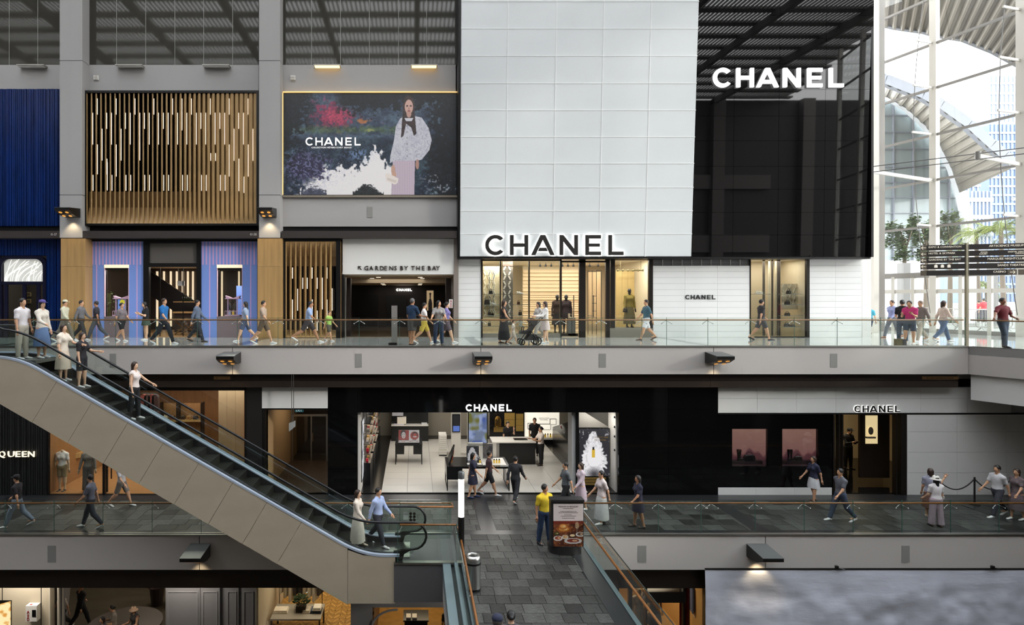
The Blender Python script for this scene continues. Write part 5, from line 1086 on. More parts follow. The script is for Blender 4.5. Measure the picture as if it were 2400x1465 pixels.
MB().tube([PT(1443, 634, Y), PT(1519, 634, Y)], .025, 8).build('bar', mat('dark_brass', (110, 100, 70), .3, .8), t)
for px in (1448, 1460, 1472, 1484, 1496, 1508): MB().ball(PT(px, 633.5, Y), (.05, .05, .06), 8, 6).build('disc', MATS['dark_brass'], t)
for px in (1454, 1502): MB().tube([PT(px, 633, Y), (PX(px, Y), Y, ZC)], .01, 6).build('rod', MATS['dark_brass'], t)
t = thing('folding_screen', 'pale gold folding screen behind the gold dressed mannequin', 'screen', (PX(1470, YS+2.2), YS+2.2, UZ)); Y = YS+2.2
for a, b in ((1444, 1458), (1458, 1472), (1472, 1487)): MB().px(a, b-.4, 634, 780, Y, .05).build('leaf', mat('pale_gold_fabric', (214, 186, 124), .6, noise=(3, .1)), t)
# second window
t = thing('shop_window_frame', 'dark framed narrow shop window between two white tiled walls', 'shopfront', (PX(1827, YS), YS, UZ))
for a, b, c, d in ((1757.5, 1759.5, 606, 795), (1890, 1897, 606, 795), (1759, 1890, 606, 609), (1759, 1890, 789, 795)): MB().box(PX(a, YS), PX(b, YS), YS-.02, YS+.12, max(PZ(d, YS), UZ), PZ(c, YS)).build('frame_bar', BRONZE, t)
MB().box(PX(1759.5, YS), PX(1890, YS), YS+.03, YS+.045, UZ+.02, PZ(609, YS)).build('glass_pane', SHOPGLASS, t)
interior('shell_side_window', PX(1758, YS), PX(1892, YS), YS+.15, YS+2, UZ, ZC, CREAM, PALEF, CREAMC); area('window_light', (PX(1825, YS), YS+.9, ZC-.05), 2, 42, sy=1.2)
for k, (px, wd, c) in enumerate(((1790, 5, (96, 88, 78)), (1803, 4, (236, 224, 196)), (1810, 4, (84, 76, 68)), (1818, 4, (230, 216, 186)), (1825, 7, (78, 70, 64)), (1885, 6, (92, 92, 84)))):
    b = MB(); Y = YS+.8
    for j in range(3): b.tube([(PX(px+(j-1)*wd*.36, Y), Y+.02*(j % 2), UZ+.03), (PX(px+(j-1)*wd*.36, Y), Y+.02*(j % 2), ZC)], wd*.24/FPX*Y, 8)
    b.build('curtain_column', cloth(c), None, True, label='%s from the wall in the narrow shop window' % ('first taupe drape,second cream drape,third brown drape,fourth cream drape,fifth dark brown drape,sixth grey drape'.split(',')[k]), cat='drape', group='drapes in the narrow shop window')
lattice('lattice_screen', 'pale rhombus lattice panel in the narrow shop window', 1832, 1889, 665, 725, YS+.7, 18, 21, CREAM, mat('lattice_pale', (236, 226, 204), .5))
for a, b, ys in ((1759, 1806, (689,)), (1831, 1878, (689, 714, 740, 766))):
    for y in ys: MB().box(PX(a, YS+.3), PX(b, YS+.3), YS+.18, YS+.5, PZ(y, YS+.3)-.02, PZ(y, YS+.3)).build('display_shelf', GLSH, None, label='%s shelf of the narrow shop window%s' % ({689: 'top', 714: 'second', 740: 'third', 766: 'lowest'}[y], ' near the small lettering' if a < 1800 else ''), cat='shelf', group='shelves in the narrow shop window')
shelfbag(1848, 689, 9, 8, BAGB, 'black boxy bag on the top shelf of the narrow window'); shelfbag(1845, 714, 11, 8, BAGB, 'black bag with round handle on the second narrow shelf'); shelfbag(1845, 740, 11, 7, (46, 42, 40), 'dark soft bag on the third narrow shelf'); shelfbag(1844, 766, 11, 8, BAGB, 'black tote bag on the lowest narrow shelf'); shelfbag(1857, 766, 10, 5, (60, 56, 54), 'flat dark bag beside the black tote on the lowest narrow shelf'); shelfbag(1778, 689, 17, 6, (232, 224, 210), 'long white bag on the shelf near the small lettering')
sign('small_shop_sign', 'small black brand letters on the white tiled wall', PX(1607, YS-.04), PZ(701.5, YS-.04), 10.2/FPX*YS, YS-.04, .03, mat('letter_black', (26, 26, 26), .4))
# ================================================================ glass end wall and the outdoors beyond
def gw(y, off=0.): d = Vector((-.243, 1, 0)).normalized(); n = Vector((-d.y, d.x, 0)); p = Vector((GX(y), y, 0))+n*off; return p   # off > 0: inside
WM = mat('white_steel', (206, 201, 192), .4, .1); GM = mat('grey_steel', (140, 136, 131), .4, .2); ROD = mat('rod_grey', (92, 90, 88), .4, .6)
gwall = sroot('window_1', (GX(20), 20, UZ)); mull = [40.0, 36.1, 32.94, 29.16, 25.3, 21.4, 17.5, 13.6, 9.7, 5.8, 1.9, -2., -5.9, -8.8]
zt = [8.6, 11.1, 13.47, 15.8, 18.2, 20.5, 22.9, 25.2]
def beam(a, b, r0, r1, m, name, parent):                    # rectangular bar between two points: half width across (plan normal) r0, half height r1
    a, b = Vector(a), Vector(b); d = (b-a).normalized(); up = Vector((0, 0, 1)) if abs(d.z) < .9 else Vector((-.243, 1, 0)).normalized(); s = d.cross(up).normalized(); up = s.cross(d)
    q = [a+s*i*r0+up*j*r1 for i, j in ((-1, -1), (1, -1), (1, 1), (-1, 1))]; return MB().prism(q, b-a).build(name, m, parent)
for y in mull[:10]:
    p = gw(y); beam((p.x, p.y, UZ), (p.x, p.y, 26), .13, .17, WM, 'mullion', gwall)
for a, b in zip(mull[:9], mull[1:10]):
    p, q = gw(a), gw(b)
    for z in zt: beam((p.x, p.y, z), (q.x, q.y, z), .07, .055 if z > 9 else .14, GM, 'transom', gwall)
    for z0, z1 in zip([UZ+3.1]+zt[1:-1], zt[1:]):
        MB().prism([(p.x, p.y, z0), (q.x, q.y, z0), (q.x, q.y, z1), (p.x, p.y, z1)], gw(0, -.02)-gw(0)).build('glass_pane', glassmat('curtain_wall_glass', (250, 252, 252), .05), gwall)
    n_ = 3
    for k in range(n_):                                   # door posts and door glass under the header
        f0, f1 = k/n_, (k+1)/n_; u0, u1 = p.lerp(q, f0), p.lerp(q, f1)
        if k: beam((u0.x, u0.y, UZ), (u0.x, u0.y, 8.55), .07, .09, WM, 'door_post', gwall)
        beam((u0.x, u0.y, UZ+.1), (u1.x, u1.y, UZ+.1), .05, .1, GM, 'door_sill', gwall)
        beam((u0.x, u0.y, 7.75), (u1.x, u1.y, 7.75), .04, .1, WM, 'door_head', gwall)
        MB().prism([(u0.x, u0.y, UZ+.2), (u1.x, u1.y, UZ+.2), (u1.x, u1.y, 8.5), (u0.x, u0.y, 8.5)], gw(0, -.02)-gw(0)).build('glass_pane', MATS['curtain_wall_glass'], gwall)
# bow cables and arms of the two mullions in view
for y, lab in ((32.94, 'beside the signpost'), (29.16, 'nearest the person in maroon'), (36.1, 'beside the black facade')):
    t = thing('bow_cable', 'steel bow cable with white outrigger arms '+lab, 'cable', tuple(gw(y, .3)[:2])+(UZ,), 'bow cables of the glass wall'); pts = []
    for z in np.linspace(UZ+1.0, 25, 22):
        s = (z-UZ-1.0)/(24-UZ); o = .12+1.25*math.sin(math.pi*min(1, s*.92+.04)); p = gw(y, o); pts.append((p.x, p.y, z))
    MB().tube(pts, .018, 6).build('cable', ROD, t)
    for z in zt[1:-1]:
        s = (z-UZ-1.0)/(24-UZ); o = .12+1.25*math.sin(math.pi*min(1, s*.92+.04)); p, q = gw(y, .1), gw(y, o+.08); beam((p.x, p.y, z+.02), (q.x, q.y, z+.06), .035, .05, WM, 'outrigger_arm', t)
t = thing('tie_rods', 'pair of long steel tie rods crossing the glass wall through a grey node', 'tie rod', (PX(2292, 28), 28, PZ(365, 28)))
a = PT(2040, 391, 31); b = PT(2420, 344, 26.5); MB().tube([a, b], .022, 6).build('rod', ROD, t); a = PT(2040, 404, 31); b = PT(2420, 358, 26.5); MB().tube([a, b], .022, 6).build('rod', ROD, t)
p = PT(2292, 375, 27.9); MB().lathe(p, [(.11, 0), (.11, .36)], 14).build('node', GM, t); q = gw(29.16, .1); beam(p+Vector((0, 0, .18)), (q.x, q.y, PZ(386, 29.16)), .05, .08, WM, 'strut', t)
q = gw(32.94, .1); beam(PT(2044, 402, 31.2), (q.x, q.y, PZ(424, 32.94)), .05, .08, WM, 'strut', t)
p = sroot('pier_end', (PX(2030, 30), 30, UZ)); MB().box(PX(2021, 29.6), PX(2042, 29.6), 29.6, 30.6, UZ, 9.4).build('pier_face', WHITEPAINT, p); MB().box(PX(2048, 33), PX(2060, 33), 33, 34.2, UZ, 25.5).build('pier_face', WM, p); MB().box(PX(2061, 34.2), PX(2074, 34.2), 34.2, 35.2, UZ, 25.5).build('pier_face', GM, p)  # grey tall face: white column's shaded side, shade put into its colour
# ---- signpost
Y0 = YU+.2; X0 = PX(2265.5, Y0); t = thing('direction_signpost', 'bronze direction signpost with stacked dark boards at the gallery corner', 'signpost', (X0, Y0, UZ)); POST = mat('signpost_bronze', (146, 138, 116), .4, .3)
MB().box(X0-.045, X0+.045, Y0-.045, Y0+.045, UZ, PZ(569.5, Y0)).build('post', POST, t)
SBD = mat('signboard_dark', (50, 45, 42), .45); SBE = mat('signboard_bronze', (104, 94, 82), .45); SWH = glow('sign_text_cream', (246, 238, 220), .35)
dR = Vector((1.88, -.68, 0)).normalized(); aR = math.atan2(dR.y, dR.x)
def board(s0, s1, z0, z1, parent, m, off=0.): b = MB(); n = Vector((dR.y, -dR.x, 0)); n = n if n.y < 0 else -n; p = Vector((X0, Y0, 0))+n*(.05+off); a, c = p+dR*s0, p+dR*s1; return b.prism([(a.x, a.y, z0), (c.x, c.y, z0), (c.x, c.y, z1), (a.x, a.y, z1)], -n*.04).build('board', m, parent)
def btxt(s, s0, z, h, parent, align='LEFT', w_=None):
    n = Vector((dR.y, -dR.x, 0)); n = n if n.y < 0 else -n; p = Vector((X0, Y0, 0))+n*.056+dR*s0
    return text('lettering', s, 0, 0, 1, 1, SWH, parent, align=align, dep=.004, bold=0, loc=(p.x, p.y, z), h=h, rot=aR)
def barrow(s0, z, sg, parent):
    b = MB(); n = Vector((dR.y, -dR.x, 0)); n = n if n.y < 0 else -n; p = Vector((X0, Y0, 0))+n*.064
    for (sa, za), (sb, zb) in (((-.075, 0), (.075, 0)), ((.075, 0), (.02, .055)), ((.075, 0), (.02, -.055))):
        a, c = p+dR*(s0+sg*sa), p+dR*(s0+sg*sb); b.tube([(a.x, a.y, z+za), (c.x, c.y, z+zb)], .008, 4)
    b.build('arrow', SWH, parent)
hb, pit = .197, .236; zt0 = PZ(585.5, Y0)
L = ['EXPO & CONVENTION', 'HOTEL & SKYPARK', 'GARDENS BY THE BAY', None, '']
R_ = ['ARTSCIENCE MUSEUM', None, 'MARQUEE NIGHTCLUB', 'SANDS THEATRE', 'CASINO']
for k in range(5):
    z0 = zt0-k*pit; q = board(-1.27, -.06, z0, z0+hb, t, SBD); e = board(-1.42, -1.24, z0, z0+hb, q, SBE, .005)
    if k < 4: barrow(-1.33, z0+hb/2, -1, q)
    if L[k]: btxt(L[k], -1.18, z0+.09, .068, q)
    if k == 3:
        for s in (-.95, -.75, -.55):
            p = Vector((X0, Y0, 0))+dR*s; n = Vector((dR.y, -dR.x, 0)); n = n if n.y < 0 else -n; p += n*.054
            b = MB(); c = p+dR*.05; a = p-dR*.05; b.prism([(a.x, a.y, z0+.06), (c.x, c.y, z0+.06), (c.x, c.y, z0+.15), (a.x, a.y, z0+.15)], -n*.01); c = p+dR*.03; a = p-dR*.03; b.prism([(a.x, a.y, z0+.15), (c.x, c.y, z0+.15), (c.x, c.y, z0+.17), (a.x, a.y, z0+.17)], -n*.01)
            b.build('transport_symbol', SWH, q)
    end = 1.98 if k < 4 else 1.45; q = board(.06, end-.25, z0, z0+hb, t, SBD); e = board(end-.27, end, z0, z0+hb, q, SBE, .005); barrow(end-.13, z0+hb/2, 1, q)
    if k == 1: btxt('FOOD', .6, z0+.105, .05, q, 'RIGHT'); btxt('COURT', .6, z0+.045, .05, q, 'RIGHT'); btxt('DIGITAL LIGHT', 1.68, z0+.105, .05, q, 'RIGHT'); btxt('CANVAS', 1.68, z0+.045, .05, q, 'RIGHT')
    else: btxt(R_[k], end-.31, z0+.085, .072, q, 'RIGHT')
e = board(1.5, 1.98, zt0-4*pit, zt0-4*pit+hb, t, SBE, -.02); barrow(1.8, zt0-4*pit+hb/2, 1, t)
# ---- outdoors
gnd = sroot('ground_plaza', (60, 60, UZ)); MB().prism([(GX(-20)+.2, -20, UZ-.1), (300, -60, UZ-.1), (600, 700, UZ-.1), (GX(120)+70, 700, UZ-.1), (GX(60)+.2, 60, UZ-.1), (GX(36)+.2, 36, UZ-.1)], (0, 0, .08)).build('plaza_paving', mat('plaza_pale', (128, 125, 120), .7), gnd)
CORR = mat('corrugated_soffit', (112, 105, 94), .5); LGREY = mat('arch_grey', (128, 132, 142), .5); WHT = mat('arch_white', (222, 224, 228), .5)
def loftz(ca, Ya, cb, Yb, n, amp, m, name, parent):
    def samp(c, k):
        q = np.array(c, float); d = np.concatenate([[0], np.cumsum(np.hypot(*np.diff(q, axis=0).T))]); s = np.linspace(0, d[-1], k); return np.stack([np.interp(s, d, q[:, 0]), np.interp(s, d, q[:, 1])], 1)
    A, B = samp(ca, n+1), samp(cb, n+1); vs = []
    for i in range(n+1):
        z = amp*(1 if i % 4 in (1, 2) else -1)
        p, q = PT(A[i, 0], A[i, 1], Ya), PT(B[i, 0], B[i, 1], Yb); vs += [(p.x, p.y, p.z+z), (q.x, q.y, q.z+z)]
    b = MB(); b.add(vs, [(2*i, 2*i+2, 2*i+3, 2*i+1) for i in range(n)]); b.add([(x, y, z+.4) for x, y, z in vs], [(2*i, 2*i+1, 2*i+3, 2*i+2) for i in range(n)]); return b.build(name, m, parent)
def ribbon(c, Y, wd, dep, m, name, parent):
    b = MB(); q = [PT(x, y, Y) for x, y in c]
    for a, d in zip(q[:-1], q[1:]):
        t_ = (d-a).normalized(); n = Vector((-t_.z, 0, t_.x)); b.prism([a, d, d+n*wd, a+n*wd], (0, dep, 0))
    return b.build(name, m, parent)
inner = [(2040, 205), (2074, 225), (2125, 255), (2170, 296), (2203, 342), (2230, 396), (2248, 450), (2260, 510), (2266, 567), (2268, 610)]
outer = [(2040, 188), (2074, 196), (2161, 230), (2203, 254), (2266, 299), (2320, 348), (2350, 372), (2370, 392)]
t = thing('arched_glass_building', 'neighbouring arched hall with gridded glass end and ribbed canopy outdoors', 'building', (PX(2150, 70), 70, UZ))
loftz(inner[:7], 70, outer, 52, 64, .12, CORR, 'ribbed_canopy', t); ribbon(inner, 69.8, .9, .6, WHT, 'inner_arch', t); ribbon(outer, 52, .8, .5, LGREY, 'outer_arch', t)
b = MB(); Y = 71
ring = [PT(x, y, Y) for x, y in inner]+[PT(2268, 640, Y), PT(2040, 640, Y)]; b.add(ring, [tuple(range(len(ring)))]); b.build('end_glazing', mat('pale_end_glass', (150, 162, 164), .1, spec=.5), t)
for k, px in enumerate((2092, 2138, 2186, 2222, 2248)):
    yt = np.interp(px, [p[0] for p in inner], [p[1] for p in inner]); MB().box(PX(px, Y)-.06, PX(px, Y)+.06, Y-.25, Y-.02, UZ, PZ(yt, Y)).build('glazing_bar', LGREY, t)
for k, py in enumerate((271, 311, 350, 392, 428, 464, 500, 540, 580)):
    xr = np.interp(py, [p[1] for p in inner], [p[0] for p in inner]); MB().box(PX(2040, Y), PX(xr, Y), Y-.2, Y-.02, PZ(py, Y)-.05, PZ(py, Y)+.05).build('glazing_bar', LGREY, t)
MB().box(PX(2040, 66), PX(2190, 66), 66, 70, UZ, PZ(610, 66)).build('entrance_block', mat('entrance_pale', (206, 204, 214), .5), t)
t = thing('roof_canopy', 'ribbed pale canopy overhanging the glass wall outdoors', 'canopy', (PX(2300, 46), 46, 26)); edge = [(2040, 52), (2100, 66), (2170, 76), (2195, 84), (2260, 94), (2330, 122), (2400, 160), (2460, 200)]
loftz(edge, 58, [(2040, -190), (2150, -170), (2300, -140), (2460, -100), (2700, -60)], 44, 90, .16, CORR, 'ribbed_soffit', t); ribbon(edge, 58, .9, .4, LGREY, 'fascia_edge', t)
# towers in the haze
def tower(name, lab, a, b, c, Y, m, fl, band, dep=30, cols=0):
    t = thing(name, lab, 'building', (PX((a+b)/2, Y), Y, UZ)); MB().box(PX(a, Y), PX(b, Y), Y, Y+dep, UZ, PZ(c, Y)).build('glazed_body', m, t)
    z = UZ+fl; bb = MB()
    while z < PZ(c, Y)+.1: bb.box(PX(a, Y)-.3, PX(b, Y)+.3, Y-.5, Y, z-fl*.14, z+fl*.10); z += fl
    bb.build('floor_bands', band, t, kind='stuff')
    for k in range(cols): x = PX(a+(b-a)*(k+.5)/cols, Y); MB().box(x-.35, x+.35, Y-.45, Y, UZ, PZ(c, Y)).build('facade_fin', band, t)
    return t
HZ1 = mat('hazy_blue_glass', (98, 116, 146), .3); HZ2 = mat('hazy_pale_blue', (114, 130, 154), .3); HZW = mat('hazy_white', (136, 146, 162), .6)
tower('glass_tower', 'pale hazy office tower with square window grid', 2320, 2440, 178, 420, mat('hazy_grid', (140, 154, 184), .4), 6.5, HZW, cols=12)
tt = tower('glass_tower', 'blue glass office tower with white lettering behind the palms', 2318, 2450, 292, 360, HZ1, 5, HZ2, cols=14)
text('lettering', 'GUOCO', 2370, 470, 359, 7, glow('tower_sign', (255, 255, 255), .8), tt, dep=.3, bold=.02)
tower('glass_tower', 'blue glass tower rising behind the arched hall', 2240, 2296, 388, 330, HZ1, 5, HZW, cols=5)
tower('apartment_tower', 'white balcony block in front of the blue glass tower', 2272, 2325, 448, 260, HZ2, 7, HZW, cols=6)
# trees and palms
LEAF = mat('tree_leaf', (72, 90, 48), .6, rnd=.35); BARK = mat('bark', (104, 92, 78), .8)
def tree(lab, px, py0, py1, Y, wpx, n=900, seed=0):
    r = random.Random(seed); t = thing('leafy_tree', lab, 'tree', (PX(px, Y), Y, UZ), 'trees outside the glass wall'); x, zc, hr_, wr = PX(px, Y), (PZ(py0, Y)+PZ(py1, Y))/2, (PZ(py0, Y)-PZ(py1, Y))/2, wpx/2/FPX*Y
    b = MB(); b.tube([(x, Y, UZ-.05), (x+.1, Y, zc)], [.22, .12], 8)
    for k in range(5): a = k*1.26; b.tube([(x+.1, Y, zc-hr_*.6), (x+math.cos(a)*wr*.6, Y+math.sin(a)*wr*.6, zc+hr_*.3)], [.09, .03], 5)
    b.build('trunk', BARK, t); b = MB(); bl = [(r.uniform(-.8, .8)*wr, r.uniform(-.8, .8)*wr, r.uniform(-.8, .8)*hr_) for _ in range(16)]
    for k in range(n):
        c = r.choice(bl); px_, py_, pz_ = x+c[0]+r.gauss(0, wr*.16), Y+c[1]+r.gauss(0, wr*.16), zc+c[2]+r.gauss(0, hr_*.13); a, e, s = r.random()*6.28, r.uniform(-.6, .6), r.uniform(.13, .26)
        d = Vector((math.cos(a), math.sin(a), e))*s; q = Vector((-math.sin(a), math.cos(a), r.uniform(-.5, .5)))*s*.5; p = Vector((px_, py_, pz_)); b.add([p-d, p+q, p+d, p-q], [(0, 1, 2, 3)])
    b.build('foliage', LEAF, t, kind='stuff')
tree('tall leafy tree before the arched hall, nearer the black facade', 2118, 505, 612, 56, 62, 1500, 1); tree('leafy tree before the arched hall beside the mullion', 2170, 500, 608, 58, 64, 1500, 2); tree('slender leafy tree before the arched hall beside the signpost', 2226, 490, 600, 60, 44, 1100, 3)
PALM = mat('palm_leaf', (112, 122, 52), .5, rnd=.3)
def palm(lab, px, py, Y, L_, seed):
    r = random.Random(seed); x, z = PX(px, Y), PZ(py, Y); t = thing('palm_tree', lab, 'palm', (x, Y, UZ), 'palms outside the glass wall'); MB().tube([(x+.3, Y, UZ-.05), (x+.1, Y, (UZ+z)/2), (x, Y, z)], [.2, .16, .13], 9).build('trunk', BARK, t)
    for k in range(13):
        a = k*2.4+r.random(); el = r.uniform(.1, 1.0); sp = []; b = MB()
        for j in range(9): s = j/8; rad = L_*s*math.cos(el*.6); sp.append(Vector((x+math.cos(a)*rad, Y+math.sin(a)*rad, z+L_*(math.sin(el)*s*1.3-1.05*s*s))))
        b.tube(sp, [.035*(1-.09*j) for j in range(9)], 4)
        for j in range(1, 9):
            t_ = (sp[j]-sp[j-1]).normalized(); n = Vector((-t_.y, t_.x, 0)); n = n.normalized() if n.length > .05 else Vector((1, 0, 0))
            for f_ in (0., .33, .66):
                c = sp[j-1].lerp(sp[j], f_)
                for sg in (-1, 1): d = (n*sg*.7+t_*.6+Vector((0, 0, -.45))).normalized()*L_*.26*(1-.06*j); b.add([c, c+d*.5+t_*.035, c+d, c+d*.5-t_*.035], [(0, 1, 2, 3)])
        b.build('frond', PALM, t)
palm('yellow green palm beside the signpost top', 2288, 545, 52, 2.3, 1); palm('tall yellow green palm between signpost and mullion', 2346, 535, 50, 2.8, 2); palm('small palm peeking above the arched hall edge', 2272, 520, 70, 2.0, 3); palm('low palm seen below the direction boards', 2312, 668, 58, 1.7, 4); palm('far palm at the picture edge above the boards', 2394, 545, 56, 2.4, 5)
# plaza details: hedges, barriers, columns
for px, py, Y, wd, lab in ((2215, 752, 47, 60, 'round clipped hedge outside the glass doors'), (2310, 740, 48, 40, 'low clipped hedge behind the barriers')):
    r = random.Random(px); b = MB(); x, z = PX(px, Y), PZ(py, Y)
    for k in range(700): a, e = r.random()*6.28, r.random()*1.5; p = Vector((x+math.cos(a)*math.cos(e)*wd/2/FPX*Y*r.uniform(.85, 1), Y+math.sin(a)*math.cos(e)*.8, UZ+max(.05, (z-UZ))*math.sin(e)+.1)); d = Vector((r.uniform(-1, 1), r.uniform(-1, 1), r.uniform(-1, 1))).normalized()*.12; q = d.orthogonal().normalized()*.06; b.add([p-d, p+q, p+d, p-q], [(0, 1, 2, 3)])
    t = thing('clipped_hedge', lab, 'hedge', (x, Y, UZ)); b.build('foliage', LEAF, t, kind='stuff'); MB().ball((x, Y, UZ+.02), (wd/2/FPX*Y*.85, .7, max(.1, z-UZ)*.9), 14, 8).build('inner_mass', LEAF, t)
def barrier(px, Y, lab):
    t = thing('crowd_barrier', lab, 'barrier', (PX(px, Y), Y, UZ), 'crowd barriers outside'); x = PX(px, Y); w2, h0, h1 = 1.0, .2, 1.15
    pts = [(x-w2, Y, UZ+h0+.12), (x-w2, Y, UZ+h1-.12), (x-w2+.12, Y, UZ+h1), (x+w2-.12, Y, UZ+h1), (x+w2, Y, UZ+h1-.12), (x+w2, Y, UZ+h0+.12), (x+w2-.12, Y, UZ+h0), (x-w2+.12, Y, UZ+h0)]; MB().tube(pts, .022, 6, closed=True).build('frame', GM, t)
    for k in range(1, 12): xx = x-w2+2*w2*k/12; MB().tube([(xx, Y, UZ+h0), (xx, Y, UZ+h1)], .008, 5).build('upright_bar', GM, t)
    for s in (-.7, .7): MB().tube([(x+s, Y-.25, UZ), (x+s, Y, UZ+h0), (x+s, Y+.25, UZ)], .02, 5).build('foot', GM, t)
for k, (px, Y) in enumerate(((2110, 44), (2165, 42), (2218, 38), (2275, 36), (2330, 34.6), (2386, 33.4))): barrier(px, Y, 'grey steel crowd barrier outdoors, number %s from the arched hall' % 'one two three four five six'.split()[k])
for px, wd, Y, lab in ((2277, 24, 40, 'broad white plaza column behind the signpost'), (2126, 16, 44, 'grey plaza column behind the walkers'), (2337, 6, 38, 'slim dark plaza post by the maroon shirted person')):
    t = thing('plaza_column', lab, 'column', (PX(px, Y), Y, UZ)); MB().box(PX(px-wd/2, Y), PX(px+wd/2, Y), Y, Y+.6, UZ-.05, UZ+4.2).build('shaft', mat('column_%d' % wd, (214, 214, 220) if wd > 20 else (120, 118, 116), .6), t); MB().box(PX(px-wd/2, Y)-.06, PX(px+wd/2, Y)+.06, Y-.06, Y+.66, UZ-.05, UZ+.2).build('base', GM, t)
# ================================================================ lower level shops
ZT = PZ(908, YB)
# ---- dark ribbed shop wall with lit letters
RIBD = mat('charcoal_ribbed', (34, 34, 34), .45)
t = thing('ribbed_dark_facade', 'charcoal vertically ribbed shop wall with glowing cream letters', 'facade', (PX(50, YB), YB, 0))
ribbed(PX(-300, YB), PX(111, YB), 0, ZT, YB, 11).build('ribbed_cladding', RIBD, t); MB().box(PX(-300, YB), PX(111, YB), YB, YB+.15, 0, ZT).build('backing', RIBD, t)
CREAML = glow('letter_cream', (255, 240, 210), 1.0)
for px, ch in ((-34, 'M'), (-14, 'c'), (-3.5, 'Q'), (17, 'U'), (34.5, 'E'), (49.5, 'E'), (64, 'N')):
    text('letter', ch, px, 1071, YB-.09, 13.5, CREAML, t, dep=.05, wpx=(15 if ch in 'QUN' else (11 if ch == 'E' else None)))
WFL = mat('warm_oak_floor', (168, 122, 78), .3, noise=(3, .25), stretch=(1, 6, 1)); WWL = mat('warm_wood_wall', (150, 108, 68), .45, noise=(2, .2), stretch=(5, 5, .5))
x0, x1 = PX(112, YB), PX(577, YB)
interior('shell_fashion_lower', x0, x1, YB+.12, YB+7.5, 0, 3.9, WWL, WFL, mat('warm_ceiling_dim', (120, 100, 80), .7))
area('shop_light', (PX(200, YB), YB+2.2, 3.85), 3.5, 150, (1, .92, .8), sy=3); area('shop_light', (PX(450, YB), YB+3, 3.85), 4, 150, (1, .92, .8), sy=4)
t = thing('shop_window_frame', 'black framed display window of the warm wooden shop behind the escalator', 'shopfront', (PX(340, YB), YB, 0))
for a, b, c, d in ((110, 113.5, 908, 1163), (240, 245.5, 915, 1163), (573, 578, 908, 1163), (112, 577, 908, 915), (112, 577, 1159.5, 1163)): MB().px(a, b, c, d, YB-.02, .12).build('frame_bar', BLACK, t)
for a, b in ((113.5, 240), (245.5, 573)): MB().px(a, b, 915, 1160, YB+.04, .015).build('glass_pane', SHOPGLASS, t)
MB().box(PX(578, YB), PX(614, YB), YB-.03, YB+1.2, 0, ZT).build('dark_pier', mat('pier_charcoal', (30, 29, 29), .4), None, label='dark charcoal pier between wooden shop and exit corridor', cat='pier')
BEIGE = mat('mannequin_beige', (206, 182, 150), .5)
Y = FY(1150); person('headless white shirted mannequin in gold shorts on a stand', (PX(146, Y), Y, 0), 0, 1.75, 'f', dict(ll=(1, 0, 1), rl=(-1, 0, 1), la=(2, 14, 8), ra=(2, 14, 8), nohead=1), plain=BEIGE, top=('tee', (226, 220, 214)), bottom=('shorts', (150, 132, 96)), hair=None, shoes=(28, 24, 24), name='mannequin', cat='mannequin')
Y = FY(1152); person('headless mannequin in a silver top and wide grey trousers', (PX(207, Y), Y, 0), 15, 1.75, 'f', dict(ll=(2, 0, 2), rl=(-2, 0, 2), la=(4, 12, 14), ra=(0, 16, 8), nohead=1), plain=BEIGE, top=('shirt', (128, 120, 112)), bottom=('wide', (92, 84, 78)), hair=None, shoes=(50, 38, 34), name='mannequin', cat='mannequin')
for px, py, s, h_, lab in ((172, 1121, .36, 1.05, 'tall curved oak display drum behind the headless mannequin'), (194, 1108, .36, .98, 'oak display drum with small shoes behind the silver mannequin')):
    Y = FY(py); t = thing('display_drum', lab, 'display', (PX(px, Y), Y, 0)); MB().lathe((PX(px, Y), Y, .015), [(s*.62, 0), (s*.62, h_*.82)], 20).build('pedestal', OAK, t, 'auto'); MB().lathe((PX(px, Y), Y, .015+h_*.82), [(s, 0), (s, h_*.18)], 24).build('tray', OAK, t, 'auto')
    for k in range(3): MB().ball((PX(px, Y)+(k-1)*.16, Y-.12, h_+.05), (.09, .04, .035), 8, 5).build('shoe', mat('shoe_tan', (190, 160, 120), .4), None, label='small tan shoe %s on the %s' % (('at one end', 'in the middle', 'at the other end')[k], 'tall curved drum' if px < 180 else 'lower drum'), cat='shoe', group='shoes on display drums')
t = thing('glass_door', 'glass shop door with long dark handle beside the display window', 'door', (PX(256, YB), YB+.3, 0)); MB().px(249, 252, 1000, 1158, YB+.3, .06).build('stile', BLACK, t); MB().tube([PT(261, 1095, YB+.28), PT(261, 1122, YB+.28)], .025).build('handle', BLACK, t)
Y = YB+4.5; t = thing('wall_shelf_unit', 'oak wall shelf carrying handbags in the warm wooden shop', 'shelf', (PX(430, Y), Y, 1.2))
MB().px(372, 470, 985, 989, Y, .45).build('shelf_board', OAK, t); MB().px(372, 470, 1023, 1027, Y, .45).build('shelf_board', OAK, t); MB().px(372, 470, 945, 1060, Y+.46, .04).build('back_board', WWL, t)
for px in (372, 413, 470): MB().px(px, px+2, 945, 1060, Y, .45).build('divider', BLACK, t)
for k, (px, c) in enumerate(((385, (206, 190, 170)), (400, (120, 70, 50)), (425, (60, 44, 36)), (440, (150, 110, 70)), (455, (52, 40, 36)))): u = Y/FPX; handbag('handbag', ('cream', 'rust', 'dark brown', 'tan', 'black')[k]+' handbag on the oak wall shelf of the wooden shop', PX(px, Y), Y+.2, PZ(985, Y), 11*u, 9*u, .14, c, group='handbags on the oak wall shelf')
t = thing('garment_rail', 'patterned dark red coat hanging near the escalator side window', 'garment', (PX(350, YB+2), YB+2, 1.5)); Y = YB+2
MB().tube([PT(330, 922, Y), PT(372, 922, Y)], .015, 6).build('rail', BLACK, t)
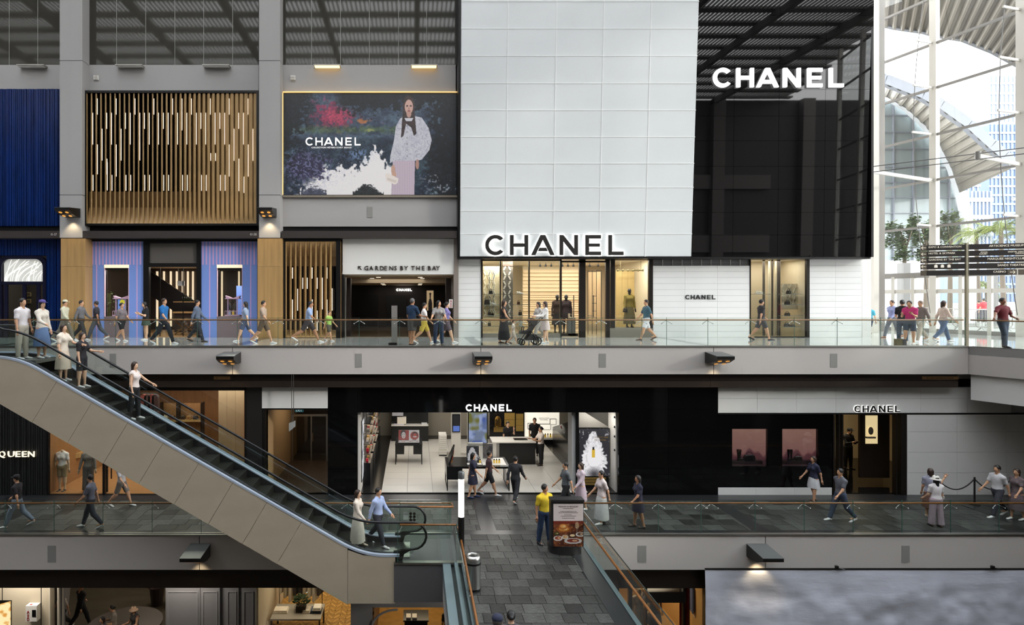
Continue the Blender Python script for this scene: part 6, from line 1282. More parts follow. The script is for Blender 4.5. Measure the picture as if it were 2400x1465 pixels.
for k, px in enumerate((338, 347, 356, 365)):
    b = MB(); x, zt = PX(px, Y), PZ(924, Y); b.prism([(x-.12, Y-.1, zt-.08), (x-.04, Y-.1, zt), (x+.04, Y-.1, zt), (x+.12, Y-.1, zt-.08), (x+.14, Y-.1, zt-.9), (x-.14, Y-.1, zt-.9)], (0, .2, 0)); b.build('coat', mat('pattern_red_%d' % (k % 2), ((120, 40, 30), (70, 36, 34))[k % 2], .8, noise=(14, .7)), t)
t = thing('concrete_panel', 'pale vertical panel screen at the end of the wooden shop', 'panel', (PX(545, YB+2.2), YB+2.2, 0)); Y = YB+2.2
for a in (512, 532, 552): MB().px(a, a+19.6, 912, 1120, Y, .06).build('panel_leaf', mat('pale_render', (206, 180, 146), .8, noise=(2, .08)), t)
# ---- exit corridor
t = sroot('wall_exit_bulkhead', (PX(690, YB), YB, 3)); MB().px(614, 768, 908, 957, YB-.02, .4).build('bulkhead_face', WHITEPAINT, t); MB().px(614, 768, 957, 960.5, YB-.02, .5).build('shadow_trim', BLACK, t); MB().px(614, 621, 957, 1163, YB, .5).build('jamb', BLACK, t)
interior('shell_exit_corridor', PX(621, YB), PX(768, YB), YB+.3, YB+6.5, 0, PZ(958, YB), mat('beige_corridor', (166, 138, 100), .6), mat('brown_slate', (70, 58, 48), .4, noise=(4, .4)), mat('corridor_soffit', (130, 116, 98), .7), DW); area('corridor_light', (PX(690, YB), YB+3, PZ(958, YB)-.05), 1.5, 30, (1, .85, .65), sy=3)
Y = YB+5; t = thing('steel_framed_door', 'steel framed glass double door at the back of the exit corridor', 'door', (PX(720, Y), Y, 0))
for a, b, c, d in ((683, 687, 975, 1097), (728, 731, 975, 1097), (764, 768, 975, 1097), (683, 768, 971, 976)): MB().box(PX(a, Y), PX(b, Y), Y, Y+.08, max(PZ(d, Y), 0), PZ(c, Y)).build('frame_bar', STEEL, t)
for a, b in ((687, 728), (731, 764)): MB().box(PX(a, Y), PX(b, Y), Y+.03, Y+.045, .02, PZ(976, Y)).build('glass_pane', SHOPGLASS, t)
MB().tube([(PX(733.5, Y), Y-.05, .9), (PX(733.5, Y), Y-.05, 1.3)], .02).build('handle', STEEL, t)
t = thing('exit_sign', 'teal sign reading EXIT under the corridor bulkhead', 'sign', PT(701, 966, YB+.6)); Y = YB+.6; MB().px(691, 711, 957.5, 966, Y, .04).build('board', glow('exit_teal', (40, 96, 104), .35), t); text('lettering', 'EXIT', 701, 964.7, Y-.004, 5.2, glow('exit_text', (214, 230, 230), .5), t, align='CENTER', dep=.004)
Y = YB-.6; t = thing('hanging_sign', 'tilted grey sign hanging on two rods before the exit corridor', 'sign', PT(684, 1012, Y)); b = MB(); b.prism([PT(677, 992, Y), PT(692, 986, Y), PT(692, 1000, Y), PT(677, 1012, Y)][::-1], (0, .05, 0)); b.build('board', mat('sign_grey', (150, 150, 146), .4), t)
for px in (683.5, 688): MB().tube([PT(px, 990, Y), PT(px, 878, Y)], .012, 6).build('rod', STEEL, t)
# ---- beauty shop
FB = sroot('wall_black_facade', (PX(1200, YB), YB, 0))
def bpan(a, b, c, d, n=1, m_=1):
    for i in range(n):
        for j in range(m_): xa, xb = a+(b-a)*i/n, a+(b-a)*(i+1)/n; ya, yb = c+(d-c)*j/m_, c+(d-c)*(j+1)/m_; piece('panel', BLACKGLOSS, FB, PX(xa, YB)+.004, PX(xb, YB)-.004, YB, YB+.06, max(0, PZ(yb, YB)+.003), PZ(ya, YB)-.003)
bpan(768, 838, 908, 1164, 1, 4); bpan(838, 1450, 908, 967, 5, 1); bpan(1450, 1683, 908, 1164, 2, 5)
MB().box(PX(768, YB), PX(838, YB), YB+.06, YB+.2, 0, ZT).build('backing', BLACK, FB); MB().box(PX(1450, YB), PX(1683, YB), YB+.06, YB+.2, 0, ZT).build('backing', BLACK, FB); MB().box(PX(838, YB), PX(1450, YB), YB+.06, YB+.2, PZ(967, YB), ZT).build('backing', BLACK, FB)
sign('white_shop_sign', 'glowing white brand letters over the beauty shop opening', PX(1092, YB-.08), PZ(964, YB-.08), 15.6/FPX*YB, YB-.08, .06, glow('letter_white', (255, 255, 255), 1.6))
bx0, bx1, BYB, BZT = PX(838, YB), PX(1450, YB), 34.4, 3.25
BF = mat('beauty_floor_black', (28, 28, 28), .2)
interior('shell_beauty_shop', bx0, bx1+.6, YB+.2, BYB, 0, BZT, mat('beauty_black_wall', (26, 26, 27), .3), BF, mat('beauty_ceiling', (170, 168, 162), .7), mat('beauty_back', (150, 142, 128), .6))
PT_ = mat('pale_porcelain', (206, 202, 194), .25, noise=(.8, .04)); fr_ = sroot('floor_beauty', (1, 28, 0))
for i in range(8):
    for j in range(11):
        a, b = -1.27+i*.98, -1.27+(i+1)*.98; c, d = YB+.25+j*.92, YB+.25+(j+1)*.92
        if b < 6.8 and d < BYB: piece('tile', PT_, fr_, a+.004, b-.004, c+.004, d-.004, .0, .022)
for x, y in ((0, 27), (3.5, 27), (0, 31), (4, 31)): area('beauty_light', (x, y, BZT-.04), 2.2, 75, (1, .95, .88), sy=2)
WLAM = mat('white_laminate', (226, 222, 214), .35); BLAM = mat('black_laminate', (20, 20, 21), .2)
def pic_peony(H, W, seed, bottle=True):
    yy, xx = np.mgrid[0:H, 0:W]; u, v = xx/(W-1), yy/(H-1); a = np.zeros((H, W, 3)); a[:] = (42, 42, 48); n = fnoise(H, W, 8, seed, 5); n2 = fnoise(H, W, 24, seed+1, 3); th = np.arctan2(v-.62, (u-.5)*.75)
    r = np.hypot((u-.5)*.8/.55, (v-.60)/.60); wd = np.interp(v, [0, .08, .3, .7, .95, 1], [0, .1, .26, .46, .4, .3]); m = np.clip((1.+1.1*(n-.5)+.1*np.sin(th*23)-abs(u-.48)/(wd+.001))*7, 0, 1)*(v > .06); paint(a, m, (236, 234, 236)); st = .5+.5*np.sin(th*46+n*30); paint(a, m*st*(r > .35)*np.clip((n2-.35)*4, 0, 1), (150, 148, 156), .6); paint(a, np.clip((n2-.68)*14, 0, 1)*(r > .9), (214, 212, 216), .7)
    paint(a, np.clip(1.2-np.hypot((u-.5)/.28, (v-.97)/.16), 0, 1), (52, 50, 54), .9)
    if bottle: paint(a, ((abs(u-.47) < .05) & (abs(v-.52) < .085)).astype(float), (214, 176, 60)); paint(a, ((abs(u-.47) < .032) & (abs(v-.415) < .03)).astype(float), (26, 24, 22))
    return a
# side light box and left wall shelves
t = thing('lightbox_pilaster', 'white pilaster with a tall framed light box at the shop opening edge', 'light box', (PX(845, YB), YB+.2, 0)); MB().box(bx0, bx0+.1, YB+.21, YB+1.6, 0.02, 3.1).build('pilaster', WLAM, t); MB().box(bx0+.1, bx0+.13, YB+.4, YB+1.5, .35, 2.7).build('frame', BLAM, t)
aa = np.zeros((80, 40, 3)); aa[:] = (226, 226, 228); nn = fnoise(80, 40, 6, 9, 4); paint(aa, np.clip((nn-.5)*8, 0, 1), (120, 122, 128)); picture('lit_print', aa, (bx0+.135, YB+.45, 2.65), (0, 1.0, 0), (0, 0, -2.25), t, emit=.8)
for k in range(4):
    Y = 26.0+k*1.9; t = thing('wall_display_bay', ('first', 'second', 'third', 'fourth')[k]+' black cosmetics wall bay along the dark aisle', 'display', (bx0+.25, Y, 0), 'cosmetics wall bays'); MB().box(bx0+.02, bx0+.4, Y-.8, Y+.8, .02, .9).build('cabinet', BLAM, t); MB().box(bx0+.02, bx0+.12, Y-.8, Y+.8, .9, 3.0).build('back_panel', mat('bay_back', (60, 58, 56), .4), t)
    for j, z in enumerate((1.2, 1.6, 2.0, 2.4)):
        MB().box(bx0+.1, bx0+.38, Y-.75, Y+.75, z, z+.03).build('shelf', BLAM, t); MB().box(bx0+.1, bx0+.36, Y-.7, Y+.7, z-.015, z).build('shelf_light', glow('shelf_glow', (255, 236, 206), 1.2), t)
    r = random.Random(k)
    for j in range(22): y_ = Y-.65+1.3*r.random(); z = r.choice((1.23, 1.63, 2.03, .9)); MB().box(bx0+.2, bx0+.3, y_, y_+.06, z, z+r.uniform(.08, .16)).build('cosmetics_box', mat('box_%d' % (j % 3), ((226, 220, 210), (190, 40, 60), (200, 160, 90))[j % 3], .4), None, label='small cosmetics box on the %s black wall bay' % ('first', 'second', 'third', 'fourth')[k], cat='box', group='cosmetics boxes on the %s wall bay' % ('first', 'second', 'third', 'fourth')[k])
def ftable(lab, x0, x1, y0, y1, h, topm, legm=BLAM, brace=True, thick=.08):
    t = thing('display_table', lab, 'table', ((x0+x1)/2, (y0+y1)/2, .022)); MB().box(x0, x1, y0, y1, h-thick, h).build('tabletop', topm, t)
    for x in (x0+.025, x1-.025):
        for y in (y0+.025, y1-.025): MB().box(x-.02, x+.02, y-.02, y+.02, .022, h-thick).build('leg', legm, t)
        if brace: MB().box(x-.015, x+.015, y0, y1, .022, .05).build('foot_bar', legm, t)
    return t
Yt = FY(1090); tx0, tx1 = PX(926, Yt), PX(990, Yt); t = ftable('black framed make-up table under the red and white face board', tx0, tx1, Yt, Yt+1.3, .93, BLAM)
for a, b in ((tx0+.05, tx0+.4), (tx1-.4, tx1-.05)): MB().box(a, b, Yt+.1, Yt+1.2, .45, .85).build('drawer_block', BLAM, t)
H0, W0 = 60, 100; yy, xx = np.mgrid[0:H0, 0:W0]; a = np.zeros((H0, W0, 3)); a[:] = (236, 232, 230); a[:, :50] = (176, 40, 36); E = lambda cx, cy, rx, ry: (((xx-cx)/rx)**2+((yy-cy)/ry)**2 < 1)
a[E(22, 18, 13, 20)] = (30, 24, 24); a[E(24, 24, 10, 16)] = (236, 226, 220); a[E(20, 20, 2, 1.5) | E(28, 20, 2, 1.5)] = (30, 24, 24); a[E(24, 32, 3, 1.6)] = (190, 40, 40); a[E(76, 26, 20, 20)] = (176, 40, 36); a[E(78, 22, 13, 15)] = (34, 26, 26); a[E(78, 26, 9, 12)] = (200, 60, 50); a[E(78, 31, 9, 3)] = (236, 232, 230); a[48:, :] = (230, 226, 222)
for k in range(18): xk = (k*17) % 96; a[46+(k*5) % 10:50+(k*5) % 10, xk:xk+3] = ((30, 24, 24), (180, 40, 40))[k % 2]
tb = thing('face_board', 'tilted red and white make-up board with two drawn faces', 'display board', ((tx0+tx1)/2, Yt+.2, .93)); xa, xb = PX(933.5, Yt), PX(983, Yt)
picture('print', a, (xa, Yt+.55, 1.43), (xb-xa, 0, 0), (0, -.45, -.46), tb, emit=.35); MB().prism([(xa, Yt+.57, 1.43), (xa, Yt+.12, .965), (xa, Yt+.14, .935), (xa, Yt+.57, .935)], (xb-xa, 0, 0)).build('wedge', WLAM, tb)
Yk = 33.0; t = thing('rear_counter', 'black rear cosmetics counter with white boxes in the beauty shop', 'counter', (PX(958, Yk), Yk, 0)); MB().box(PX(917, Yk), PX(1004, Yk), Yk, Yk+.5, .022, .8).build('body', BLAM, t); MB().box(PX(917, Yk), PX(1004, Yk), Yk-.03, Yk+.5, .8, .84).build('worktop', WLAM, t); MB().box(PX(917, Yk), PX(1004, Yk), Yk+.45, Yk+.5, .84, 2.2).build('back_panel', BLAM, t)
for k, (px0, px1, y0, y1, c) in enumerate(((931, 952, 978, 994, (226, 218, 204)), (923, 947, 994, 999, (190, 184, 200)), (988, 1001, 992, 1007, (214, 214, 214)), (919, 945, 967, 975, (170, 170, 176)))): MB().px(px0, px1, y0, y1, Yk+.1, .25).build('gift_box', mat('gift_%d' % k, c, .4), None, label=('large cream box', 'flat lilac box', 'square white box', 'grey header box')[k]+' on the rear cosmetics counter', cat='box', group='boxes on the rear counter')
Y = FY(1070); t = thing('drawer_tower', 'slim white tower of shallow drawers beside the pale aisle', 'cabinet', (PX(1038, Y), Y, .022)); x0, x1 = PX(1029, Y), PX(1047, Y); MB().box(x0, x1, Y, Y+.8, .022, .08).build('base', BLAM, t); MB().box(x0, x1, Y+.02, Y+.8, .08, .98).build('body', WLAM, t)
for k in range(10): piece('drawer', WLAM, t, x0+.01, x1-.01, Y-.01, Y+.02, .09+k*.088, .165+k*.088)
for k, px in enumerate((1058, 1096)):                          # white pilasters between the screens
    Y = 30.2; MB().box(PX(px, Y), PX(px+(22 if k == 0 else 4), Y), Y, Y+.3, .022, BZT).build('pilaster', WLAM, None, label=('wide white pilaster behind the small dark screen', 'narrow white pilaster beside the large video screen')[k], cat='pilaster')
Y = 30.1; t = thing('small_screen', 'small dark screen glowing blue at its base on the white pilaster', 'screen', PT(1069, 1012, Y)); MB().px(1060, 1078.5, 971, 1013, Y, .05).build('frame', BLAM, t); aa = np.zeros((30, 16, 3)); aa[:] = (14, 16, 24); aa[20:, :] = (90, 120, 200); picture('image', aa, PT(1062, 973, Y-.004), PT(1077, 973, Y)-PT(1062, 973, Y), PT(1062, 1011, Y)-PT(1062, 973, Y), t, emit=.8)
t = thing('video_screen', 'large portrait video screen showing soft blue and grey shapes', 'screen', PT(1120, 1038, Y)); MB().px(1097, 1143, 962, 1040, Y, .08).build('frame', BLAM, t); nn = fnoise(70, 40, 3, 21, 3); aa = np.zeros((70, 40, 3)); aa[:] = (110, 124, 150); paint(aa, np.clip((nn-.45)*5, 0, 1), (150, 164, 206)); n2 = fnoise(70, 40, 3, 25, 2); paint(aa, np.clip((n2-.6)*6, 0, 1), (60, 84, 160)); paint(aa, np.clip((.35-n2)*6, 0, 1), (104, 104, 40)); picture('image', aa, PT(1099, 964, Y-.004), PT(1141, 964, Y)-PT(1099, 964, Y), PT(1099, 1038, Y)-PT(1099, 964, Y), t, emit=.8)
# front product table
Yt = FY(1152); x0, x1 = PX(1047, Yt), PX(1195, Yt); t = ftable('long black product table nearest the beauty shop entrance', x0, x1, Yt, Yt+1.5, .95, BLAM); MB().box(x0, x0+.6, Yt, Yt+1.5, .45, .87).build('drawer_block', BLAM, t); MB().prism([(x1-.03, Yt, .03), (x1-.03, Yt+1.5, .03), (x1-.03, Yt+1.5, .87)], (.02, 0, 0)).build('side_brace', BLAM, t); MB().box(x0+1.4, x1-.1, Yt+.2, Yt+1.3, .952, .962).build('white_tray', WLAM, t)
Yp = Yt+.9
tb = thing('header_frame', 'white arch shaped header frame on the front product table', 'display', (PX(1115, Yp), Yp, .95)); 
for a, b, c, d in ((1097, 1131.5, 1038, 1047), (1126, 1131.5, 1047, 1083), ): MB().px(a, b, c, d, Yp+.2, .08).build('frame_bar', WLAM, tb)
text('lettering', 'LES EXCLUSIFS DE CHANEL', 1114, 1044, Yp+.19, 2.2, mat('letter_black', (26, 26, 26), .4), tb, align='CENTER', dep=.004)
tb = thing('table_poster', 'small black poster of a white peony and perfume on the front table', 'poster', PT(1108, 1083, Yp)); picture('print', pic_peony(60, 48, 31), PT(1094, 1046.5, Yp), PT(1122, 1046.5, Yp)-PT(1094, 1046.5, Yp), PT(1094, 1081, Yp)-PT(1094, 1046.5, Yp), tb, emit=.5); MB().px(1093.5, 1122.5, 1046, 1084, Yp+.01, .05).build('board', BLAM, tb)
tb = thing('grey_poster', 'grey marbled poster beside the header frame', 'poster', PT(1142, 1082, Yp)); nn = fnoise(50, 30, 5, 77, 4); aa = np.zeros((50, 30, 3)); aa[:] = (150, 144, 142); paint(aa, np.clip((nn-.5)*6, 0, 1), (84, 80, 84)); picture('print', aa, PT(1131, 1042, Yp+.3), PT(1155, 1042, Yp)-PT(1131, 1042, Yp), PT(1131, 1082, Yp)-PT(1131, 1042, Yp), tb, emit=.2); MB().px(1131, 1155, 1041, 1085, Yp+.31, .04).build('board', BLAM, tb)
def pbottle(px, Y, z, lab, c=(214, 176, 70), s=1., grp='perfume bottles in the beauty shop'):
    t = thing('perfume_bottle', lab, 'bottle', (PX(px, Y), Y, z), grp); x = PX(px, Y); MB().box(x-.035*s, x+.035*s, Y-.02*s, Y+.02*s, z, z+.11*s).build('flask', mat('scent_%d_%d_%d' % tuple(c), c, .1, emit=(c, .15)), t); MB().box(x-.022*s, x+.022*s, Y-.02*s, Y+.02*s, z+.112*s, z+.16*s).build('cap', BLAM, t)
for k, px in enumerate((1125, 1158, 1164, 1170)): pbottle(px, Yt+.5, .962, 'perfume bottle number %s along the front product table' % 'one two three four'.split()[k])
for k, px in enumerate((1095, 1119)): MB().box(PX(px, Yt+.3), PX(px+10, Yt+.3), Yt+.2, Yt+.45, .962, .975).build('tester_card', WLAM, None, label=('white tester card near the table end', 'white tester card by the perfume bottle')[k]+' on the front product table', cat='card', group='tester cards')
b = thing('palette_stand', 'black slanted stand of make-up palettes on the table end', 'display', (PX(1058, Yt+.6), Yt+.6, .95)); xs_ = PX(1050, Yt+.6); MB().prism([(xs_, Yt+.3, .952), (xs_, Yt+1.3, .952), (xs_+.25, Yt+1.3, 1.5), (xs_+.12, Yt+.3, 1.3)], (.06, 0, 0)).build('stand', BLAM, b)
for k in range(6): MB().box(xs_+.1+.02*k, xs_+.16+.02*k, Yt+.35+.12*k, Yt+.43+.12*k, 1.0+.05*k, 1.1+.05*k).build('palette', mat('palette_%d' % (k % 3), ((170, 110, 60), (120, 70, 50), (190, 60, 60))[k % 3], .4), b)
# service counter and back walls
Yc = FY(1090); t = thing('service_counter', 'black service counter with a white top and three people around it', 'counter', (PX(1205, Yc), Yc, 0)); MB().box(PX(1170, Yc), PX(1255, Yc), Yc, Yc+1.0, .022, .98).build('body', BLAM, t); MB().box(PX(1154, Yc), PX(1256, Yc), Yc-.05, Yc+1.05, .98, 1.03).build('worktop', WLAM, t); MB().box(PX(1208, Yc), PX(1240, Yc), Yc+.3, Yc+.7, 1.03, 1.05).build('counter_mat', BLAM, t)
GOLD = mat('gold_panel', (190, 156, 84), .35, .5, noise=(3, .1)); Yg = 32.6; t = thing('gold_wall_panels', 'brushed gold wall panels behind the service counter', 'wall panel', (PX(1190, Yg), Yg, .9))
for a, b, c, d in ((1182, 1207, 968, 984), (1182, 1207, 984, 1000), (1157, 1181, 1000, 1013), (1209, 1227, 970, 983), (1209, 1227, 983, 997), (1209, 1227, 997, 1011)): MB().px(a+.3, b-.3, c+.3, d-.3, Yg, .05).build('gold_tile', GOLD, t)
MB().px(1148, 1229, 962, 1030, Yg+.06, .1).build('backing', BLAM, t)
Y = Yg-.3; t = thing('gilt_birdcage', 'gilt domed birdcage displayed against the black back wall', 'birdcage', PT(1167, 998, Y)); x, z = PX(1167, Y), PZ(998, Y)
for k in range(10): a = 2*math.pi*k/10; MB().tube([(x+.15*math.cos(a), Y+.15*math.sin(a), z), (x+.15*math.cos(a), Y+.15*math.sin(a), z+.32), (x+.09*math.cos(a), Y+.09*math.sin(a), z+.44), (x, Y, z+.48)], .007, 4).build('wire', MATS['gold_metal'], t)
MB().lathe((x, Y, z-.02), [(.17, 0), (.17, .03)], 14).build('base', MATS['gold_metal'], t); MB().box(x-.4, x+.4, Y-.05, Y+.3, z-.05, z-.02).build('ledge', BLAM, t)
Yn = 32.8; t = thing('lit_wall_niche', 'brightly lit white perfume niche behind the counter', 'niche', (PX(1270, Yn), Yn, .8)); MB().px(1230, 1311, 962, 1023, Yn, .06).build('lit_back', glow('niche_white', (250, 244, 228), .75), t); MB().box(PX(1229, Yn), PX(1313, Yn), Yn-.35, Yn, PZ(1027, Yn), PZ(1023, Yn)).build('shelf', WLAM, t); MB().box(PX(1229, Yn), PX(1313, Yn), Yn-.35, Yn, .022, PZ(1027, Yn)).build('cabinet', BLAM, t)
for a, b, c, d in ((1263, 1291, 994, 1007.5), (1289, 1304, 982, 995.5), (1237, 1258, 992, 1006)): q = MB().px(a, b, c, d, Yn-.1, .1).build('display_box', BLAM, t); MB().px(a+1, b-1, c+1, d-1, Yn-.11, .01).build('display_face', glow('niche_white', (250, 244, 228), .75), q)
text('lettering', 'LES EXCLUSIFS', 1275, 981.5, Yn-.02, 2.6, mat('letter_black', (26, 26, 26), .4), t, align='CENTER', dep=.006); text('lettering', 'DE CHANEL', 1275, 984.5+.4, Yn-.02, 2.4, mat('letter_black', (26, 26, 26), .4), t, align='CENTER', dep=.006)
for k in range(11): pbottle(1242+k*6, Yn-.2, PZ(1023, Yn), 'perfume bottle number %s along the lit niche shelf' % 'one two three four five six seven eight nine ten eleven'.split()[k], ((214, 176, 70), (226, 214, 190), (224, 190, 60))[k % 3], 1.25, 'perfume bottles on the lit niche shelf')
Y = YB+2.6; t = thing('slanted_tester_bar', 'black slanted tester bar along the far shop wall', 'display', (PX(1328, 30), 30, 0)); xw = 7.6; MB().prism([(xw-.7, YB+3.5, .022), (xw+.25, YB+3.5, .022), (xw+.25, YB+3.5, 1.25), (xw-.7, YB+3.5, .95)], (0, 4.5, 0)).build('cabinet', BLAM, t)
r = random.Random(4)
for j in range(26): f_ = r.random(); y_ = YB+3.7+4*r.random(); MB().box(xw-.6+.8*f_, xw-.55+.8*f_, y_, y_+.05, .99+.27*f_, 1.05+.28*f_).build('tester', mat('box_%d' % (j % 3), ((226, 220, 210), (190, 40, 60), (200, 160, 90))[j % 3], .4), None, label='small cosmetics tester on the black slanted bar', cat='tester', group='testers on the slanted bar')
MB().box(PX(1340, YB+.3), PX(1349, YB+.3), YB+.3, YB+.9, 0.022, 3.1).build('grey_column', mat('column_grey', (160, 160, 160), .4), None, label='slim grey column beside the peony poster', cat='column'); MB().box(PX(1350, YB+.3), PX(1356, YB+.3), YB+.25, YB+.9, 0.022, 3.1).build('black_column', BLAM, None, label='slim black column bordering the peony poster window', cat='column')
Y = YB+.9; t = thing('peony_poster', 'tall lit poster of a white peony with a perfume bottle in the shop window', 'poster', PT(1392, 1116, Y)); p0 = PT(1358, 1005, Y); picture('lit_print', pic_peony(150, 96, 5), p0, PT(1428, 1005, Y)-p0, PT(1358, 1116, Y)-p0, t, emit=.95); MB().px(1357, 1429, 1004, 1117, Y+.02, .08).build('light_case', BLAM, t)
text('lettering', 'LES EXCLUSIFS', 1426, 1027, Y-.01, 3.6, GOLD, t, align='RIGHT', dep=.004); text('lettering', 'DE CHANEL', 1421, 1033, Y-.01, 3.6, GOLD, t, align='RIGHT', dep=.004)
t = thing('gold_front_plinth', 'low gold fronted plinth drawers below the peony poster', 'plinth', (PX(1392, Y), Y, 0)); MB().px(1360, 1424, 1118, 1152, Y-.05, .5).build('body', BLAM, t)
for k in range(3): MB().px(1364, 1420, 1119+k*6.5, 1124+k*6.5, Y-.07, .02).build('drawer_front', GOLD, t)
t = thing('white_window_cheek', 'white lit side wall of the peony poster window with black spotlights', 'panel', (PX(1436, YB+.3), YB+.3, 0)); MB().prism([(PX(1431, Y), Y+.3, .022), (PX(1443, YB+.25), YB+.25, .022), (PX(1443, YB+.25), YB+.25, 3.1), (PX(1431, Y), Y+.3, 3.1)], (.1, 0, 0)).build('cheek', WLAM, t)
for py in (977, 1000, 1022, 1054): MB().tube([PT(1446, py+3, YB+.3), PT(1439, py, YB+.35)], [.05, .04], 8).build('spotlight', BLAM, t)
MB().prism([(PX(1358, Y), Y+.1, PZ(1003, Y)), (PX(1430, Y), Y+.1, PZ(1003, Y)), (PX(1370, Y), Y+.1, PZ(966, Y)), (PX(1358, Y), Y+.1, PZ(966, Y))], (0, .05, 0)).build('stair_soffit', mat('warm_grey_soffit', (150, 146, 138), .5), t); area('window_light', (PX(1400, YB), YB+.55, 3.05), 1., 22, (1, .97, .92), sy=.4)
# ---- white tiled fashion shop with pink showcases
r_ = sroot('wall_tiled_lower', (PX(1970, YB), YB, 3)); LT = mat('lower_white_tile', (230, 228, 224), .2, noise=(1, .02))
cx_ = [1683, 1774.5, 1867, 1959, 2059, 2158, 2267, 2370]
for a, b in zip(cx_[:-1], cx_[1:]):
    for c, d in ((908, 934), (934, 968)): piece('tile', LT, r_, PX(a, YB)+.004, PX(b, YB)-.004, YB, YB+.1, PZ(d, YB)+.004, PZ(c, YB)-.004)
for a, b in zip((1683, 1772, 1862), (1772, 1862, 1950)): piece('tile', LT, r_, PX(a, YB)+.004, PX(b, YB)-.004, YB, YB+.3, 0.0, PZ(1143, YB))
for a, b in zip((2126, 2243, 2359), (2243, 2359, 2480)):
    for c, d in ((971, 1012), (1012, 1060), (1060, 1108), (1108, 1160)): piece('tile', LT, r_, PX(a, YB)+.004, PX(b, YB)-.004, YB, YB+.1, max(0, PZ(d, YB)+.004), PZ(c, YB)-.004)
MB().box(PX(1683, YB), PX(2480, YB), YB+.03, YB+.2, PZ(968, YB), ZT).build('grout_backing', mat('tile_joint', (176, 176, 174), .7), r_); MB().box(PX(2126, YB), PX(2480, YB), YB+.03, YB+.2, 0, PZ(971, YB)).build('grout_backing', mat('tile_joint', (176, 176, 174), .7), r_)
MB().box(PX(1683, YB), PX(2480, YB), YB-.01, YB+.2, PZ(971.5, YB), PZ(968, YB)).build('shadow_trim', BLACK, r_)
sign('backlit_shop_sign', 'dark backlit brand letters on the lower white tiled header', PX(2003, YB-.05), PZ(966.5, YB-.05), 15.6/FPX*YB, YB-.05, .02, mat('letter_black', (26, 26, 26), .4), glow('letter_halo_soft', (255, 255, 252), .85), .04, .002)
FK = sroot('wall_black_showcase', (PX(1818, YB), YB, .5))
for a, b, c, d in ((1683, 1716, 971, 1143), (1799, 1833.5, 971, 1143), (1917, 1955, 971, 1143), (1716, 1799, 971, 1005.5), (1833.5, 1917, 971, 1005.5), (1716, 1799, 1094, 1143), (1833.5, 1917, 1094, 1143)): MB().px(a, b, c, d, YB+.02, .12).build('panel', BLACKGLOSS, FK)
H0, W0 = 60, 56; yy, xx = np.mgrid[0:H0, 0:W0]; u, v = xx/(W0-1), yy/(H0-1)
for k, (a, b) in enumerate(((1716, 1799), (1833.5, 1917))):
    a_ = np.zeros((H0, W0, 3)); a_[:] = (196, 146, 134); paint(a_, v*.8, (150, 96, 100)); hill = .62+.07*np.sin(u*9+k*2)+.04*np.sin(u*23+k); paint(a_, np.clip((v-hill)*12, 0, 1), (112, 66, 74)); hill2 = .78+.05*np.sin(u*7+2+k); paint(a_, np.clip((v-hill2)*12, 0, 1), (70, 40, 50)); paint(a_, np.clip((n_ := fnoise(H0, W0, 4, 50+k, 3))-.5, 0, 1)*(v < .4), (214, 170, 150), .8)
    t = thing('pink_showcase', 'recessed showcase with a dusky pink landscape holding %s' % ('one tall boot and a bag' if k == 0 else 'a pair of boots and a small bag'), 'showcase', PT((a+b)/2, 1094, YB+.5)); Y = YB+.55; p0 = PT(a, 1004, Y); picture('backdrop', a_, p0, PT(b, 1004, Y)-p0, PT(a, 1090, Y)-p0, t, emit=.42)
    MB().box(PX(a, YB), PX(b, YB), YB+.15, Y, PZ(1094, YB)-.03, PZ(1094, YB)).build('ledge', mat('plum_shelf', (70, 42, 48), .3), t); MB().box(PX(a, YB), PX(b, YB), YB+.35, Y, PZ(1094, YB), PZ(1080, YB+.4)).build('step', mat('plum_dark', (44, 30, 36), .4), t); MB().px(a, b, 1005, 1094, YB+.05, .012).build('glass_pane', SHOPGLASS, t); MB().box(PX(a, YB)+.1, PX(b, YB)-.1, YB+.2, YB+.25, PZ(1006, YB)-.03, PZ(1006, YB)).build('light_strip', glow('pink_strip', (255, 214, 200), 1.), t)
    Yi = YB+.45; zb = PZ(1080, YB+.4)
    def boot(px, lab, s=1.):
        q = thing('tall_boot', lab, 'boot', (PX(px, Yi), Yi, zb), 'boots in the pink showcases'); x = PX(px, Yi); MB().lathe((x, Yi, zb+.06), [(.05*s, 0), (.05*s, .1), (.075*s, .28), (.078*s, .36)], 12).build('shaft', mat('boot_black', (18, 17, 18), .2), q, 'auto'); MB().ball((x+.06*s, Yi, zb+.05), (.12*s, .045, .05), 10, 6).build('foot', MATS['boot_black'], q, True); MB().box(x-.06*s, x-.01, Yi-.03, Yi+.03, zb, zb+.05).build('heel', MATS['boot_black'], q)
    if k == 0: boot(1732, 'single tall black boot in the pink showcase', 1.15); handbag('handbag', 'black quilted bag beside the single boot in pink showcase', PX(1756, Yi), Yi, zb, .42, .22, .14, (26, 24, 26), rough=.2)
    else: boot(1848, 'black boot standing at the outer side of the boot pair', .62); boot(1854.5, 'black boot standing next to the small bag', .62); handbag('handbag', 'small black bag beside the pair of boots in pink showcase', PX(1870, Yi), Yi, zb, .28, .16, .12, (30, 27, 28), rough=.2)
